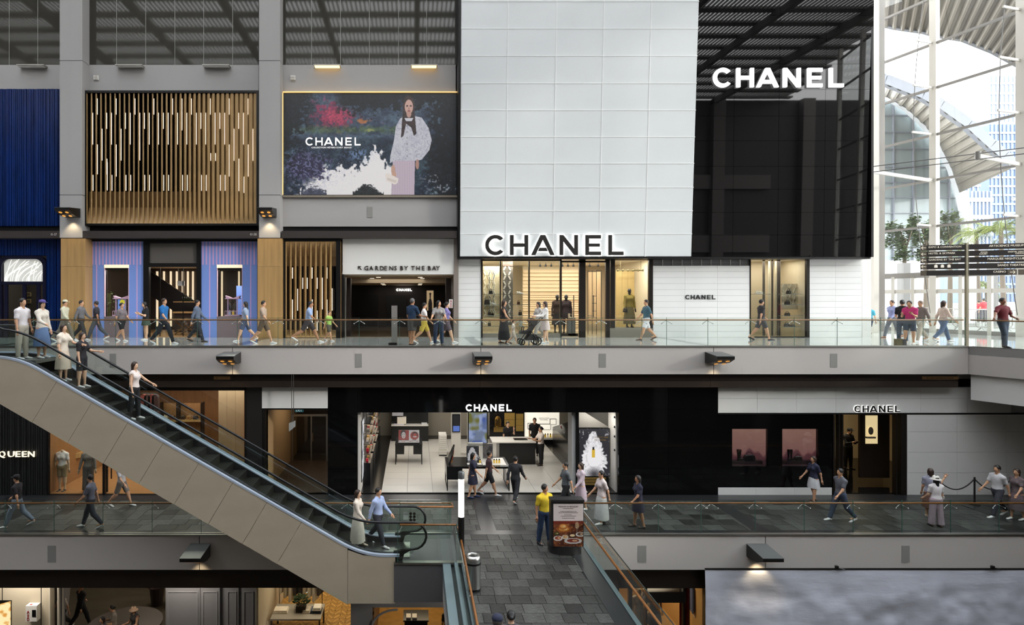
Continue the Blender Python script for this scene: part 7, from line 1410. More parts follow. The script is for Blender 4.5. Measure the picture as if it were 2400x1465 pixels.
# doorway
interior('shell_fashion_door', PX(1956, YB), 21.6, YB+.2, YB+5.5, 0, 3.1, mat('door_cream_wall', (196, 176, 138), .6), mat('black_marble', (20, 19, 18), .08), mat('dim_ceiling', (70, 62, 52), .7)); area('door_light', (18.2, YB+3.6, 3.05), 1.6, 46, (1, .84, .6), sy=1.2)
t = thing('doorway_frame', 'dark bronze glass doorway below the backlit letters', 'doorway', (PX(2040, YB), YB, 0))
for a, b in ((1953, 1957), (1966, 1969), (1974, 1977), (2100, 2103), (2112, 2125)): MB().px(a, b, 972, 1163, YB-.02, .2).build('post', BRONZE, t)
MB().px(1957, 1966, 973, 1162, YB+.05, .015).build('glass_pane', SHOPGLASS, t); MB().px(2103, 2112, 973, 1162, YB+.05, .015).build('glass_pane', SHOPGLASS, t); MB().px(1953, 2125, 1161, 1165, YB-.01, .2).build('threshold', BLACK, t)
Y = YB+1.5; t = thing('wood_partition', 'dark timber partition inside the doorway with a lit jewellery case', 'partition', (PX(2045, Y), Y, 0)); MB().px(2016, 2085, 960, 1120, Y, .12).build('panel', WALN, t); MB().px(2029, 2057, 974, 1040, Y-.02, .05).build('case_back', glow('case_cream', (236, 214, 160), .8), t); MB().ball(PT(2041, 1010, Y-.1), (.1, .06, .16)).build('bust', WLAM, t); MB().px(2032, 2053, 1024, 1028, Y-.12, .1).build('case_shelf', WLAM, t)
# rope barrier
t = thing('rope_barrier', 'black rope barrier with two posts before the white tiled wall', 'rope barrier', (PX(2262, 22.9), 22.9, 0)); Y = 22.9; RB = mat('rope_black', (24, 22, 22), .5)
pp = [(2197, 1118), (2284, 1118), (2371, 1118)]
for px, py in pp: MB().tube([(PX(px, Y), Y, .02), (PX(px, Y), Y, .98)], .03, 10).build('post', RB, t); MB().lathe((PX(px, Y), Y, 0), [(.17, 0), (.17, .015), (.05, .03)], 16).build('base', RB, t)
for (a, _), (b, _2) in zip(pp[:-1], pp[1:]): MB().tube([(PX(a, Y)+(PX(b, Y)-PX(a, Y))*s, Y, .92-.38*(1-(2*s-1)**2)) for s in np.linspace(0, 1, 13)], .02, 6).build('rope', RB, t)
BRASSP = mat('brass_plate', (150, 114, 72), .4, .5)
for a, b, s, lab in ((501, 539, 'B1-121/124', 'small brass shop number plate on the dark bulkhead above the escalator'), (2161, 2247, 'B1-132/133/134/135/136/137', 'long brass shop number plate at the corner of the dark bulkhead')):
    Y = 23.7; t = thing('number_plate', lab, 'sign', PT((a+b)/2, 890, Y)); MB().px(a, b, 882.5, 889.5, Y, .03).build('plate', BRASSP, t); text('lettering', s, (a+b)/2, 888, Y-.004, 3.6, mat('plate_ink', (60, 44, 30), .5), t, align='CENTER', dep=.004, wpx=(b-a)*.75)
# ================================================================ escalator, lamps, bridge furniture
YN, YFAR = 17.9, 19.55
def bez(p0, c, p1, n=9): return [((1-t)**2*p0[0]+2*t*(1-t)*c[0]+t*t*p1[0], (1-t)**2*p0[1]+2*t*(1-t)*c[1]+t*t*p1[1]) for t in np.linspace(0, 1, n)]
dpx = [(-420, 836), (-80, 836)]+bez((-15, 836), (38, 836), (91, 866.4))+[(795, 1270.5)]+bez((795, 1270.5), (849, 1302), (905, 1302))[1:]+[(936, 1302)]
deck = [(PX(x, YN), PZ(y, YN)) for x, y in dpx]           # (X, z) of the deck line
DX = np.array([d[0] for d in deck]); DZ = np.array([d[1] for d in deck])
def dz(x): return float(np.interp(x, DX, DZ))
def pxx(px): return PX(px, YN)
esc = thing('escalator', 'stainless steel escalator with glass sides descending to the bridge landing', 'escalator', (-5, 18.7, -1.1))
CLAD = mat('escalator_steel', (220, 204, 180), .3, .35, noise=(.8, .08), stretch=(1, 1, 2))
INNER = mat('escalator_dark', (34, 33, 34), .4); DECK = mat('aluminium_deck', (176, 186, 202), .35, 0.); RUB = mat('handrail_rubber', (20, 20, 21), .35)
jp = [-100, 133, 216, 300, 383, 466, 546, 626, 707, 815]
def perp(px):                                             # deck point and the point across the truss below it
    y = CY+(EYE-dz(pxx(px)))*FPX/YN
    return (px, y), (px-50, y+97+(20 if px > 100 else 0)*0)
def bottom_y(px): return 947+(px)*.577 if px > -30 else 930
for a, b in zip(jp[:-1], jp[1:]):
    top = [(px, CY+(EYE-dz(pxx(px)))*FPX/YN+3.5) for px in [a]+[p[0] for p in dpx if a < p[0] < b]+[b]]
    fa_ = 58 if a > 100 else 0; fb_ = 58 if b < 800 else 0
    bot = [(b-fb_, bottom_y(b-fb_)), (a-fa_, bottom_y(a-fa_))]
    if a < 0: bot = [(b-fb_, bottom_y(b-fb_)), (-30, 930), (a, 930)]
    q = [(PX(x, YN), YN, PZ(y, YN)) for x, y in top+bot]; cx_, cz_ = sum(p[0] for p in q)/len(q), sum(p[2] for p in q)/len(q)
    q = [(p[0]+(.006 if p[0] < cx_ else -.006), p[1], p[2]) for p in q]
    MB().prism(q, (0, .05, 0)).build('cladding_panel', CLAD, esc)
q = [(815, 1290), (851, 1302), (926, 1305.5), (926, 1415), (815, 1415)]; MB().prism([(PX(x, YN)+.004*(i == 0), YN, PZ(y, YN)) for i, (x, y) in enumerate(q)], (0, .05, 0)).build('cladding_panel', CLAD, esc)
q = [(-100, 930), (-30, 930), (815, 1415), (926, 1415)]; MB().prism([(PX(x, YN), YN+.02, PZ(y, YN)) for x, y in q]+[(PX(x, YN), YN+.02, PZ(y, YN)+.08) for x, y in q[::-1]], (0, YFAR-YN-.02, 0)).build('soffit', CLAD, esc)
pts = [(x, z) for x, z in deck]
def sweep(y0, y1, z0, z1, m, name, pts_=None, parent=esc):
    b = MB(); P = pts_ or pts; n = len(P); vs = []
    for x, z in P: vs += [(x, y0, z+z0), (x, y1, z+z0), (x, y1, z+z1), (x, y0, z+z1)]
    fs = [(4*i+k, 4*i+4+k, 4*i+4+(k+1) % 4, 4*i+(k+1) % 4) for i in range(n-1) for k in range(4)]+[(0, 1, 2, 3)[::-1], tuple(4*(n-1)+k for k in range(4))]
    b.add(vs, fs); return b.build(name, m, parent)
sweep(YN-.01, YN+.1, -.04, .02, DECK, 'outer_deck'); sweep(YN+.1, YN+.28, -.05, -.005, INNER, 'inner_deck')
sweep(YFAR-.24, YFAR-.06, -.05, .01, DECK, 'inner_deck'); sweep(YFAR-.06, YFAR, -.5, .02, DECK, 'outer_deck'); sweep(YN+.26, YN+.28, -.45, -.02, INNER, 'skirt'); sweep(YFAR-.25, YFAR-.23, -.45, -.02, INNER, 'skirt'); sweep(YFAR-.03, YFAR, -1.5, -.4, CLAD, 'far_cladding', [p for p in pts if -13 < p[0]])
# steps
STEP = mat('step_aluminium', (58, 56, 50), .4, .6, noise=(20, .2)); xs0 = pxx(75)
x = xs0; k = 0
while x < pxx(835):
    z = dz(x+.2)-.16; piece('step', STEP, esc, x, x+.405, YN+.28, YFAR-.25, z-.24, z); x += .403; k += 1
MB().box(pxx(840), pxx(960), YN+.28, YFAR-.25, -.02, .03).build('comb_plate', STEEL, esc); MB().box(pxx(-420), pxx(70), YN+.28, YFAR-.25, UZ-.1, UZ).build('comb_plate', STEEL, esc)
# handrails and glass
def hoff(x): return .81 if x < pxx(0) else (.76 if x < pxx(790) else float(np.interp(x, [pxx(790), pxx(890)], [.76, .87])))
EGL = glassmat('escalator_glass', (240, 245, 243), .06)
for Yh, nm in ((YN+.14, 'near'), (YFAR-.12, 'far')):
    path = [(x_, Yh, dz(x_)+hoff(x_)) for x_ in np.concatenate([np.linspace(pxx(-420), pxx(-20), 5), np.linspace(pxx(-10), pxx(110), 12), np.linspace(pxx(140), pxx(780), 8), np.linspace(pxx(790), pxx(905), 12)])]
    zt_ = path[-1][2]; zb_ = .186+.12; xr = pxx(968); rad = (zt_-zb_)/2
    path += [(xr-.3, Yh, zt_), (xr, Yh, zt_)]+[(xr+rad*math.sin(a), Yh, zt_-rad+rad*math.cos(a)) for a in np.linspace(.25, math.pi, 9)]+[(xr-.35, Yh, zb_-.03)]
    MB().tube(path, .036, 8).build('handrail', RUB, esc, True)
    MB().prism([(xr-.35, Yh-.05, zb_-.02), (xr-.0, Yh-.05, zb_+.02), (xr-.25, Yh-.05, zb_-.12), (xr-.3, Yh-.05, -.0), (xr-.55, Yh-.05, 0.), (xr-.55, Yh-.05, zb_-.05)][::-1], (0, .1, 0)).build('newel_base', RUB, esc)
    ed = [pxx(p) for p in (-420, -290, -160, -20, 90, 230, 370, 510, 650, 790, 905)]
    for a, b in zip(ed[:-1], ed[1:]):
        xx_ = [a+.006]+[x_ for x_ in np.linspace(a, b, 7)[1:-1]]+[b-.006]; q = [(x_, Yh-.006, dz(x_)) for x_ in xx_]+[(x_, Yh-.006, dz(x_)+hoff(x_)-.02) for x_ in xx_[::-1]]
        g = MB().prism(q, (0, .012, 0)).build('glass_panel', EGL, esc)
    q = [(pxx(905), Yh-.006, .19), (xr, Yh-.006, .19)]+[(xr+(rad-.03)*math.sin(a), Yh-.006, zt_-rad-(rad-.03)*math.cos(a)) for a in np.linspace(.1, math.pi, 9)]+[(pxx(905), Yh-.006, zt_-.03)]
    MB().prism(q, (0, .012, 0)).build('glass_panel', EGL, esc)
# landing balustrades
t = thing('landing_balustrade', 'clear glass balustrade at the near edge of the escalator landing', 'balustrade', (.3, YN-.02, 0))
for a, b in ((pxx(932), pxx(1071)),): p = piece('glass_pane', GLASS, t, a, b, YN-.06, YN-.04, 0, 1.1); piece('pane_edge', EDGE, t, a-.006, a+.006, YN-.061, YN-.039, 0, 1.12); piece('pane_edge', EDGE, t, b-.006, b+.006, YN-.061, YN-.039, 0, 1.12)
MB().tube([(pxx(937), YN+.04, 1.03), (pxx(1069), YN+.04, 1.03), (BX0+.05, YN-.2, .9)], .03, 8).build('handrail', WOODRAIL, t, True)
for px in (943, 1058): MB().tube([(pxx(px), YN+.04, 1.01), (pxx(px)+(-.1 if px < 1000 else .1), YN-.03, .82)], .01, 5).build('bracket', BRK, t)
Yr = 19.66; t = thing('landing_balustrade', 'clear glass balustrade at the far edge of the escalator landing with safety stickers', 'balustrade', (.3, Yr, 0))
a, b = PX(937, Yr), PX(1055, Yr); p = piece('glass_pane', GLASS, t, a, b, Yr, Yr+.018, 0, 1.1); piece('pane_edge', EDGE, t, a-.006, a+.006, Yr-.001, Yr+.019, 0, 1.12); piece('pane_edge', EDGE, t, b-.006, b+.006, Yr-.001, Yr+.019, 0, 1.12)
MB().tube([(PX(942, Yr), Yr-.08, 1.0), (PX(1062, Yr), Yr-.08, 1.0), (PX(1058, YL), YL+.1, .95)], .03, 8).build('handrail', WOODRAIL, t, True)
n_ = MB().box(PX(945, Yr), PX(957, Yr), Yr-.012, Yr-.002, PZ(1218, Yr), PZ(1200, Yr)).build('notice', WHITEPAINT, t); text('lettering', 'Caution', 951, 1206, Yr-.014, 2.4, mat('letter_black', (26, 26, 26), .4), n_, align='CENTER', dep=.003)
for i in range(2):
    for j in range(3): MB().lathe((0, 0, 0), [(.045, 0), (.045, .006)], 14).build('sticker', mat('sticker_dark', (44, 30, 30), .5), t).name = 'sticker'; o = COL.objects[-1]; o.rotation_euler = (math.pi/2, 0, 0); o.location = Vector((PX(962.5+i*8.5, Yr), Yr-.002, PZ(1204+j*7.2, Yr)))-wloc(t)
# ---- fascia and pier lamps
LAMPB = mat('lamp_black', (26, 25, 25), .35, .3); LAMPT = mat('lamp_top_grey', (120, 122, 122), .3, .6); LENS = glow('lamp_lens', (255, 178, 80), .7)
def lamp(px, py, Y, lab, lit=True, w_=.62):
    x, z = PX(px, Y), PZ(py, Y); t = thing('wing_lamp', lab, 'lamp', (x, Y, z-.18), 'wing shaped lamps'); pr = [(0, .2), (-.95, .12), (-.95, .02), (-.62, -.12), (-.3, -.19), (0, -.19)]
    MB().prism([(x-w_/2, Y+a, z+b) for a, b in pr][::-1], (w_, 0, 0)).build('housing', LAMPB, t); MB().prism([(x-w_/2-.004, Y+a, z+b) for a, b in ((0, .2), (-.955, .12), (-.955, .132), (0, .212))][::-1], (w_+.008, 0, 0)).build('top_plate', LAMPT, t)
    d = Vector((0, .33, -.14)).normalized(); n = Vector((0, -d.z, d.y)); n = n if n.z < 0 else -n
    for i in (-1, 1):
        for j in (0, 1):
            c = Vector((x+i*.14, Y-.78+j*.28, z-.055-j*.118))+n*.004; b = MB(); b.add([c+(Vector((1, 0, 0))*math.cos(a)+d*math.sin(a))*.075+n*.008 for a in np.linspace(0, 2*math.pi, 12, endpoint=False)]+[c+n*.008], [(k, (k+1) % 12, 12) for k in range(12)]); b.build('lens', LENS, t)
    if lit: spot('lamp_beam', (x, Y-.25, z-.26), lit, 95, (1, .8, .5), (0, .16, -1), .06, .7)
    return t
lamp(172, 500, YC, 'black wing lamp on the pier beside the blue facade, glowing downwards', 40); lamp(632, 500, YC, 'black wing lamp on the pier beside the billboard, glowing downwards', 40)
for px, lab in ((545, 'below the striped shop'), (1127, 'below the white tiled wall and shop window'), (1672, 'below the small black lettering')): lamp(px, 838, YU-.03, 'black wing lamp on the upper fascia '+lab, 14)
lamp(470, 1290, YL-.03, 'black wing lamp on the lower fascia beneath the escalator', 14); lamp(1773, 1290, YL-.03, 'black wing lamp on the lower fascia above the plastic sheeting', 40)
# ---- bridge furniture
YP = 18.35; x0, x1 = PX(1292, YP), PX(1369, YP); xc = (x0+x1)/2; t = thing('poster_stand', 'dark curved poster stand with a restaurant poster on the bridge', 'poster stand', (xc, YP, 0))
STB = mat('stand_dark', (44, 42, 42), .4, .3); b = MB(); arcp = [(xc+(x1-x0)/2*math.sin(a)*1.0, YP+.32-.32*math.cos(a)) for a in np.linspace(-math.pi/2, math.pi/2, 13)]+[(x1, YP+.5), (x0, YP+.5)]
b.prism([(x, y, 0.0) for x, y in arcp], (0, 0, .25)); b.build('plinth', STB, t, 'auto'); MB().box(x0, x1, YP+.05, YP+.3, .25, PZ(1177, YP)).build('body', STB, t); MB().box(x0-.01, x1+.01, YP+.0, YP+.34, PZ(1177, YP), PZ(1172, YP)).build('cap', STB, t)
H0, W0 = 132, 92; yy, xx = np.mgrid[0:H0, 0:W0]; a = np.zeros((H0, W0, 3)); a[:] = (206, 194, 190); fh = 52
n1 = fnoise(H0, W0, 9, 61, 4); n2 = fnoise(H0, W0, 26, 62, 3); fd = (yy > fh).astype(float); paint(a, fd, (70, 34, 22)); paint(a, fd*np.clip((n1-.45)*5, 0, 1), (112, 60, 34)); paint(a, fd*np.clip((n2-.62)*8, 0, 1), (190, 130, 80), .7); paint(a, fd*(yy < fh+10), (120, 40, 28), .7)
E = lambda cx, cy, rx, ry: (((xx-cx)/rx)**2+((yy-cy)/ry)**2 < 1).astype(float)
for cx, cy, rx, ry, c, c2 in ((14, 106, 14, 8, (214, 206, 200), (150, 70, 50)), (60, 114, 27, 9, (190, 184, 180), (120, 50, 40)), (82, 94, 14, 7, (206, 200, 196), (84, 60, 50)), (36, 102, 10, 7, (200, 190, 180), (196, 150, 100)), (58, 98, 11, 6, (60, 40, 30), (220, 190, 150)), (32, 78, 22, 11, (150, 84, 40), (196, 130, 60)), (30, 70, 13, 9, (176, 104, 50), (210, 150, 80)), (10, 92, 9, 6, (50, 40, 30), (90, 90, 40))): paint(a, E(cx, cy, rx, ry), c); paint(a, E(cx, cy-1, rx*.7, ry*.65), c2); paint(a, E(cx+rx*.2, cy-1, rx*.3, ry*.3), (230, 200, 150), .7)
paint(a, E(72, 66, 6, 11), (226, 206, 170), .55); paint(a, ((abs(xx-72) < .8) & (yy > 76) & (yy < 90)).astype(float), (230, 214, 190), .8)
pa, pb = PT(1297, 1181, YP+.04), PT(1367, 1181, YP+.04); pc = PT(1297, 1281, YP+.04); picture('poster_print', a, pa, pb-pa, pc-pa, t, emit=.0, rough=.4)
PINK_ = mat('poster_ink', (70, 52, 50), .6)
for s, py, hp, wp in (('MAISON \u2726 BOULUD', 1189, 3., 46), ('MARINA BAY SANDS', 1192.5, 1.4, 24), ('In praise to wonderful and soul, with', 1199.5, 1.9, 38), ('timeless French classics by Daniel Boulud', 1202.5, 1.9, 45), ('Reserve a table at', 1207, 1.4, 18), ('marinabaysands.com/maisonboulud', 1210.3, 1.6, 36), ('The Shoppes, B1-15 & 01-83', 1215, 1.6, 29)):
    text('lettering', s, 1332, py, YP+.036, hp, PINK_, t, align='CENTER', dep=.003, wpx=wp)
YLC = 17.3; X_ = PX(1081, YLC); t = thing('light_column', 'slim black light column with a glowing white upper tube on the bridge', 'lamp post', (X_+.03, YLC, 0)); X_ += .0
z1, z2, z3 = PZ(1211, YLC), PZ(1122, YLC), PZ(1105, YLC); MB().lathe((X_, YLC, 0.0), [(.085, 0), (.085, z1)], 18).build('pole', LAMPB, t, 'auto'); MB().lathe((X_, YLC, z1), [(.08, 0), (.08, z2-z1)], 18).build('light_tube', glow('tube_white', (255, 250, 240), 2.2), t, 'auto'); MB().lathe((X_, YLC, z2), [(.085, 0), (.085, z3-z2-.02), (.07, z3-z2)], 18).build('cap', LAMPT, t, 'auto')
YBN = 16.25; X_ = PX(1105.5, YBN)+.03; t = thing('litter_bin', 'round brushed steel litter bin with open domed top on the bridge', 'bin', (X_, YBN, 0)); MB().lathe((X_, YBN, 0), [(.2, 0), (.2, .05)], 24).build('base_ring', LAMPB, t, 'auto'); MB().lathe((X_, YBN, .05), [(.195, 0), (.195, .60)], 24).build('body', STEEL, t, 'auto'); MB().lathe((X_, YBN, .65), [(.205, 0), (.205, .05)], 24).build('black_band', LAMPB, t, 'auto')
n = 24; prof = [(.205, .0), (.21, .06), (.195, .13), (.15, .17), (.13, .165), (.125, .1), (.12, -.1)]; vs = [(X_+r*math.cos(2*math.pi*k/n), YBN+r*math.sin(2*math.pi*k/n), .70+z) for r, z in prof for k in range(n)]; b = MB(); b.add(vs, [(i*n+k, i*n+(k+1) % n, (i+1)*n+(k+1) % n, (i+1)*n+k) for i in range(len(prof)-1) for k in range(n)]); b.build('domed_rim', STEEL, t, True); MB().lathe((X_, YBN, .58), [(.119, 0), (.119, .02)], 20).build('liner', LAMPB, t)
# ================================================================ basement level glimpsed below the lower slab
YM = 22.4; ZM = -1.25
wl = sroot('wall_basement', (0, YM, BZ)); PANW = mat('warm_white_panel', (206, 194, 172), .5); PANG = mat('grey_panelling', (128, 126, 128), .5)
MB().box(PX(-60, YM), PX(118, YM), YM, YM+.1, BZ, ZM).build('wall_panel', PANW, wl)
for px in (5, 96): MB().box(PX(px, YM), PX(px, YM)+.02, YM-.01, YM, BZ, ZM).build('panel_joint', BLACK, wl)
for px in (118, 138): MB().box(PX(px, YM), PX(px+3, YM), YM-.1, YM+.2, BZ, ZM).build('pilaster', mat('bright_pilaster', (224, 214, 196), .5), wl)
MB().prism([(PX(139, YM), YM, BZ), (PX(175, 34), 34, BZ), (PX(175, 34), 34, ZM), (PX(139, YM), YM, ZM)], (.1, 0, 0)).build('wall_panel', PANG, wl)
for a, b in ((388, 470), (470, 516), (528, 560), (566, 600)):
    MB().box(PX(a, YM), PX(b-1, YM), YM, YM+.15, BZ, ZM).build('panel', PANG, wl)
    q = MB(); x0, x1 = PX(a+5, YM), PX(b-6, YM); zt_ = PZ(1388, YM)
    for s in ((x0, x1, zt_, zt_+.03), (x0, x0+.03, BZ, zt_), (x1-.03, x1, BZ, zt_)): q.box(s[0], s[1], YM-.02, YM, s[2], s[3])
    q.build('moulding', mat('grey_moulding', (142, 140, 142), .5), wl)
MB().box(PX(388, YM), PX(600, YM), YM+.1, YM+.3, BZ, ZM).build('backing', PANG, wl)
MB().box(PX(822, YM), PX(872, YM), YM, YM+.3, BZ, ZM).build('panel', PANG, wl); MB().box(PX(872, YM), PX(1080, YM), YM, YM+.3, PZ(1424, YM), ZM).build('panel', PANG, wl)
MB().tube([(PX(872+60*(1-math.cos(a)), YM), YM-.03, PZ(1470-42*math.sin(a), YM)) for a in np.linspace(0, math.pi/2, 9)], .04, 6).build('arch_moulding', mat('grey_moulding', (142, 140, 142), .5), wl)
# AED box, lit poster
t = thing('defibrillator_box', 'white wall box with red AED letters and red beacon in the basement', 'AED box', PT(72, 1458, YM)); Y = YM-.25
MB().px(60, 86, 1420, 1457, Y, .24).build('cabinet', WHITEPAINT, t); MB().px(75, 84, 1430, 1446, Y-.01, .02).build('window', BLACKGLOSS, t); MB().lathe(PT(73, 1420, Y+.1), [(.05, 0), (.045, .05), (.01, .06)], 10).build('beacon', mat('beacon_red', (190, 40, 30), .3), t)
for k, ch in enumerate('AED'): text('letter', ch, 66, 1438+k*8.5, Y-.006, 6.5, REDINK, t, align='CENTER', dep=.006, bold=.02)
aa = np.zeros((40, 24, 3)); aa[:] = (250, 226, 170); nn = fnoise(40, 24, 5, 88, 3); paint(aa, np.clip((nn-.5)*6, 0, 1), (214, 150, 70)); t = thing('lit_poster', 'glowing warm poster at the basement wall edge', 'poster', PT(0, 1475, YM)); picture('lit_print', aa, PT(-22, 1422, YM-.06), PT(25, 1409, YM-.06)-PT(-22, 1422, YM-.06), PT(-22, 1480, YM-.06)-PT(-22, 1422, YM-.06), t, emit=1.1); MB().px(-24, 26, 1408, 1482, YM-.04, .04).build('case', BLACK, t)
YP_ = 26.5; t = thing('red_planter', 'dark planter with red foliage in the basement walkway', 'planter', (PX(368, YP_), YP_, BZ)); MB().lathe((PX(368, YP_), YP_, BZ), [(.22, 0), (.3, .75), (.28, .75)], 14).build('pot', mat('planter_dark', (46, 34, 32), .5), t); r = random.Random(8); b = MB()
for k in range(160): a, e = r.random()*6.28, r.random()*1.4; p = Vector((PX(368, YP_)+math.cos(a)*math.cos(e)*.34, YP_+math.sin(a)*math.cos(e)*.34, BZ+.8+.5*math.sin(e))); d = Vector((math.cos(a), math.sin(a), r.uniform(-.3, .8)))*.1; q = d.orthogonal().normalized()*.04; b.add([p-d, p+q, p+d, p-q], [(0, 1, 2, 3)])
b.build('foliage', mat('red_leaf', (120, 40, 30), .6, rnd=.4), t, kind='stuff')
BNCH = (PX(280, 23.6)); t = thing('round_bench', 'low dark round bench with seated people in the basement', 'bench', (BNCH, 24.0, BZ)); MB().lathe((BNCH, 24.0, BZ), [(1.3, 0), (1.3, .42)], 28).build('plinth', mat('bench_dark', (40, 36, 34), .5), t, 'auto'); MB().lathe((BNCH, 24.0, BZ+.42), [(1.36, 0), (1.36, .06)], 28).build('seat', mat('bench_seat', (66, 58, 52), .5), t, 'auto')
# clothing shop A
HB = mat('herringbone_oak', (164, 124, 66), .35, noise=(4, .25)); WARMW = mat('shop_cream_panel', (196, 184, 162), .6)
xa, xb = PX(600, YM), PX(822, YM); interior('shell_clothing_shop', xa, xb, YM+.2, 31, BZ, -1.7, WARMW, HB, mat('shop_ceiling_dim', (150, 140, 124), .7)); area('shop_light', ((xa+xb)/2, 26, -1.75), 2.2, 120, (1, .86, .62), sy=4)
b = MB()
for i in range(14):
    for j in range(22):
        cx, cy, s = xa+.1+i*.25, 24.2+j*.32, (1 if i % 2 else -1); d = Vector((.13, .16*s, 0)); n = Vector((-.025*s, .03, 0)); c = Vector((cx+.1, cy, BZ+.017))
        if cx+.3 < xb: b.add([c-d-n, c+d-n, c+d+n, c-d+n], [(0, 1, 2, 3)])
b.build('herringbone_floor', mat('herringbone_light', (196, 154, 88), .35, rnd=.3), None, kind='stuff', label='yellow oak herringbone floor of the basement clothing shop', cat='floor')
YT = 24.1; zt_ = PZ(1442, YT); t = thing('clothes_table', 'grey display table with folded clothes in the basement shop', 'table', (PX(697, YT), YT, BZ)); MB().box(PX(637, YT), PX(754, YT), YT-.3, YT+.9, zt_-.06, zt_).build('tabletop', mat('table_grey', (150, 144, 134), .5), t)
for sx in (640, 751):
    for sy in (-.25, .85): MB().box(PX(sx, YT)-.03, PX(sx, YT)+.03, YT+sy-.03, YT+sy+.03, BZ+.016, zt_-.06).build('leg', mat('table_leg', (70, 64, 58), .5), t)
for k, (px, wd, c, lab) in enumerate(((655, 34, (224, 214, 198), 'cream folded knit'), (716, 18, (206, 196, 180), 'beige folded shirt'), (738, 26, (64, 74, 92), 'dark blue folded denim'), (741, 20, (216, 210, 200), 'white folded top on the denim'))):
    x, z0 = PX(px, YT), zt_+(.1 if k == 3 else 0); t = thing('folded_garment', lab+' on the grey display table', 'garment', (x, YT, z0), 'folded clothes'); w2 = wd/2/FPX*YT; m = cloth(c)
    for j in range(3): MB().box(x-w2+.01*j, x+w2-.012*j, YT+.1+.02*j, YT+.55-.02*j, z0+j*.033, z0+j*.033+.03).build('fold', m, t)
r = random.Random(12); t = thing('potted_fern', 'leafy fern in a wire crate on the display table', 'plant', (PX(700, YT), YT+.3, zt_)); b = MB(); x = PX(702, YT)
for k in range(120): a, e = r.random()*6.28, r.random()*1.4; p = Vector((x+math.cos(a)*math.cos(e)*.3, YT+.4+math.sin(a)*math.cos(e)*.2, zt_+.3+.35*math.sin(e)*r.random())); d = Vector((math.cos(a), math.sin(a), r.uniform(-.2, .9)))*.09; q = d.orthogonal().normalized()*.03; b.add([p-d, p+q, p+d, p-q], [(0, 1, 2, 3)])
b.build('foliage', mat('fern_green', (58, 78, 44), .6, rnd=.3), t, kind='stuff'); b = MB()
for k in range(7): b.tube([(x-.2+k*.066, YT+.15, zt_), (x-.2+k*.066, YT+.15, zt_+.28)], .007, 4)
for z in (0, .14, .28): b.tube([(x-.2, YT+.15, zt_+z), (x+.2, YT+.15, zt_+z)], .008, 4)
b.build('wire_crate', BLAM, t); MB().box(x-.18, x+.18, YT+.2, YT+.5, zt_, zt_+.22).build('crate_lining', mat('crate_lining', (70, 60, 48), .8), t)
def rack(lab, x0, x1, Y, z, cols, L=1.0, sub='clothes'):
    t = thing('clothes_rack', lab, 'clothes rack', ((x0+x1)/2, Y, BZ)); MB().tube([(x0, Y, z), (x1, Y, z)], .015, 6).build('rail', BLAM, t)
    for x in (x0, x1): MB().tube([(x, Y, BZ+.016), (x, Y, z)], .015, 6).build('post', BLAM, t)
    for k, c in enumerate(cols):
        x = x0+(x1-x0)*(k+.5)/len(cols); h_ = L*(.8+.3*((k*7) % 5)/5); w2 = (x1-x0)/len(cols)*.42; q = thing('hanging_garment', '%s garment %s along the %s' % (('pale', 'dark')[int(sum(c) < 300)], 'first second third fourth fifth sixth seventh eighth ninth'.split()[k], sub), 'garment', (x, Y, z-h_), 'garments on the '+sub)
        MB().prism([(x-w2*.8, Y-.18, z-.12), (x-w2*.2, Y-.05, z-.03), (x+w2*.2, Y+.05, z-.03), (x+w2*.8, Y+.18, z-.12), (x+w2, Y+.22, z-h_), (x-w2, Y-.22, z-h_)], (w2*.9, -.05, 0)).build('cloth', cloth(c), q); MB().tube([(x, Y, z+.02), (x, Y, z-.05)], .006, 4).build('hanger', STEEL, q)
rack('dark rail of pale garments behind the fern in the basement shop', PX(655, 25.6), PX(755, 25.6), 25.6, -3.25, [(206, 196, 180), (190, 180, 160), (222, 214, 200), (60, 54, 52), (40, 38, 40), (196, 184, 166), (214, 206, 190), (206, 200, 188), (44, 40, 40)], 1.35, 'basement rail')
MB().px(707, 735, 1378, 1390, 27, .1).build('lightbox_sign', glow('pale_teal_box', (170, 190, 186), .6), None, label='pale teal light box above the garment rail', cat='light box')
# shop B under the landing
xa, xb = PX(876, YM), PX(1078, YM); interior('shell_cafe', xa, xb, YM+.2, 31, BZ, -1.9, mat('cafe_wall', (110, 80, 50), .6), HB, mat('shop_ceiling_dim', (150, 140, 124), .7)); area('shop_light', ((xa+xb)/2, 26, -1.95), 1.8, 90, (1, .8, .5), sy=4)
YT = 23.3; zt_ = BZ+.95; t = thing('dark_display_table', 'dark display table with books under the escalator landing', 'table', (PX(960, YT), YT, BZ)); MB().box(PX(945, YT), PX(1005, YT), YT, YT+.8, zt_-.05, zt_).build('tabletop', BLAM, t); MB().box(PX(948, YT), PX(1002, YT), YT+.05, YT+.75, BZ+.016, zt_-.05).build('body', BLAM, t)
for k, px in enumerate((952, 966)): MB().box(PX(px, YT), PX(px+11, YT), YT+.1, YT+.4, zt_, zt_+.06).build('white_book', WLAM, None, label=('white book at the table corner', 'white book beside the corner book')[k]+' under the landing', cat='book', group='books under the landing')
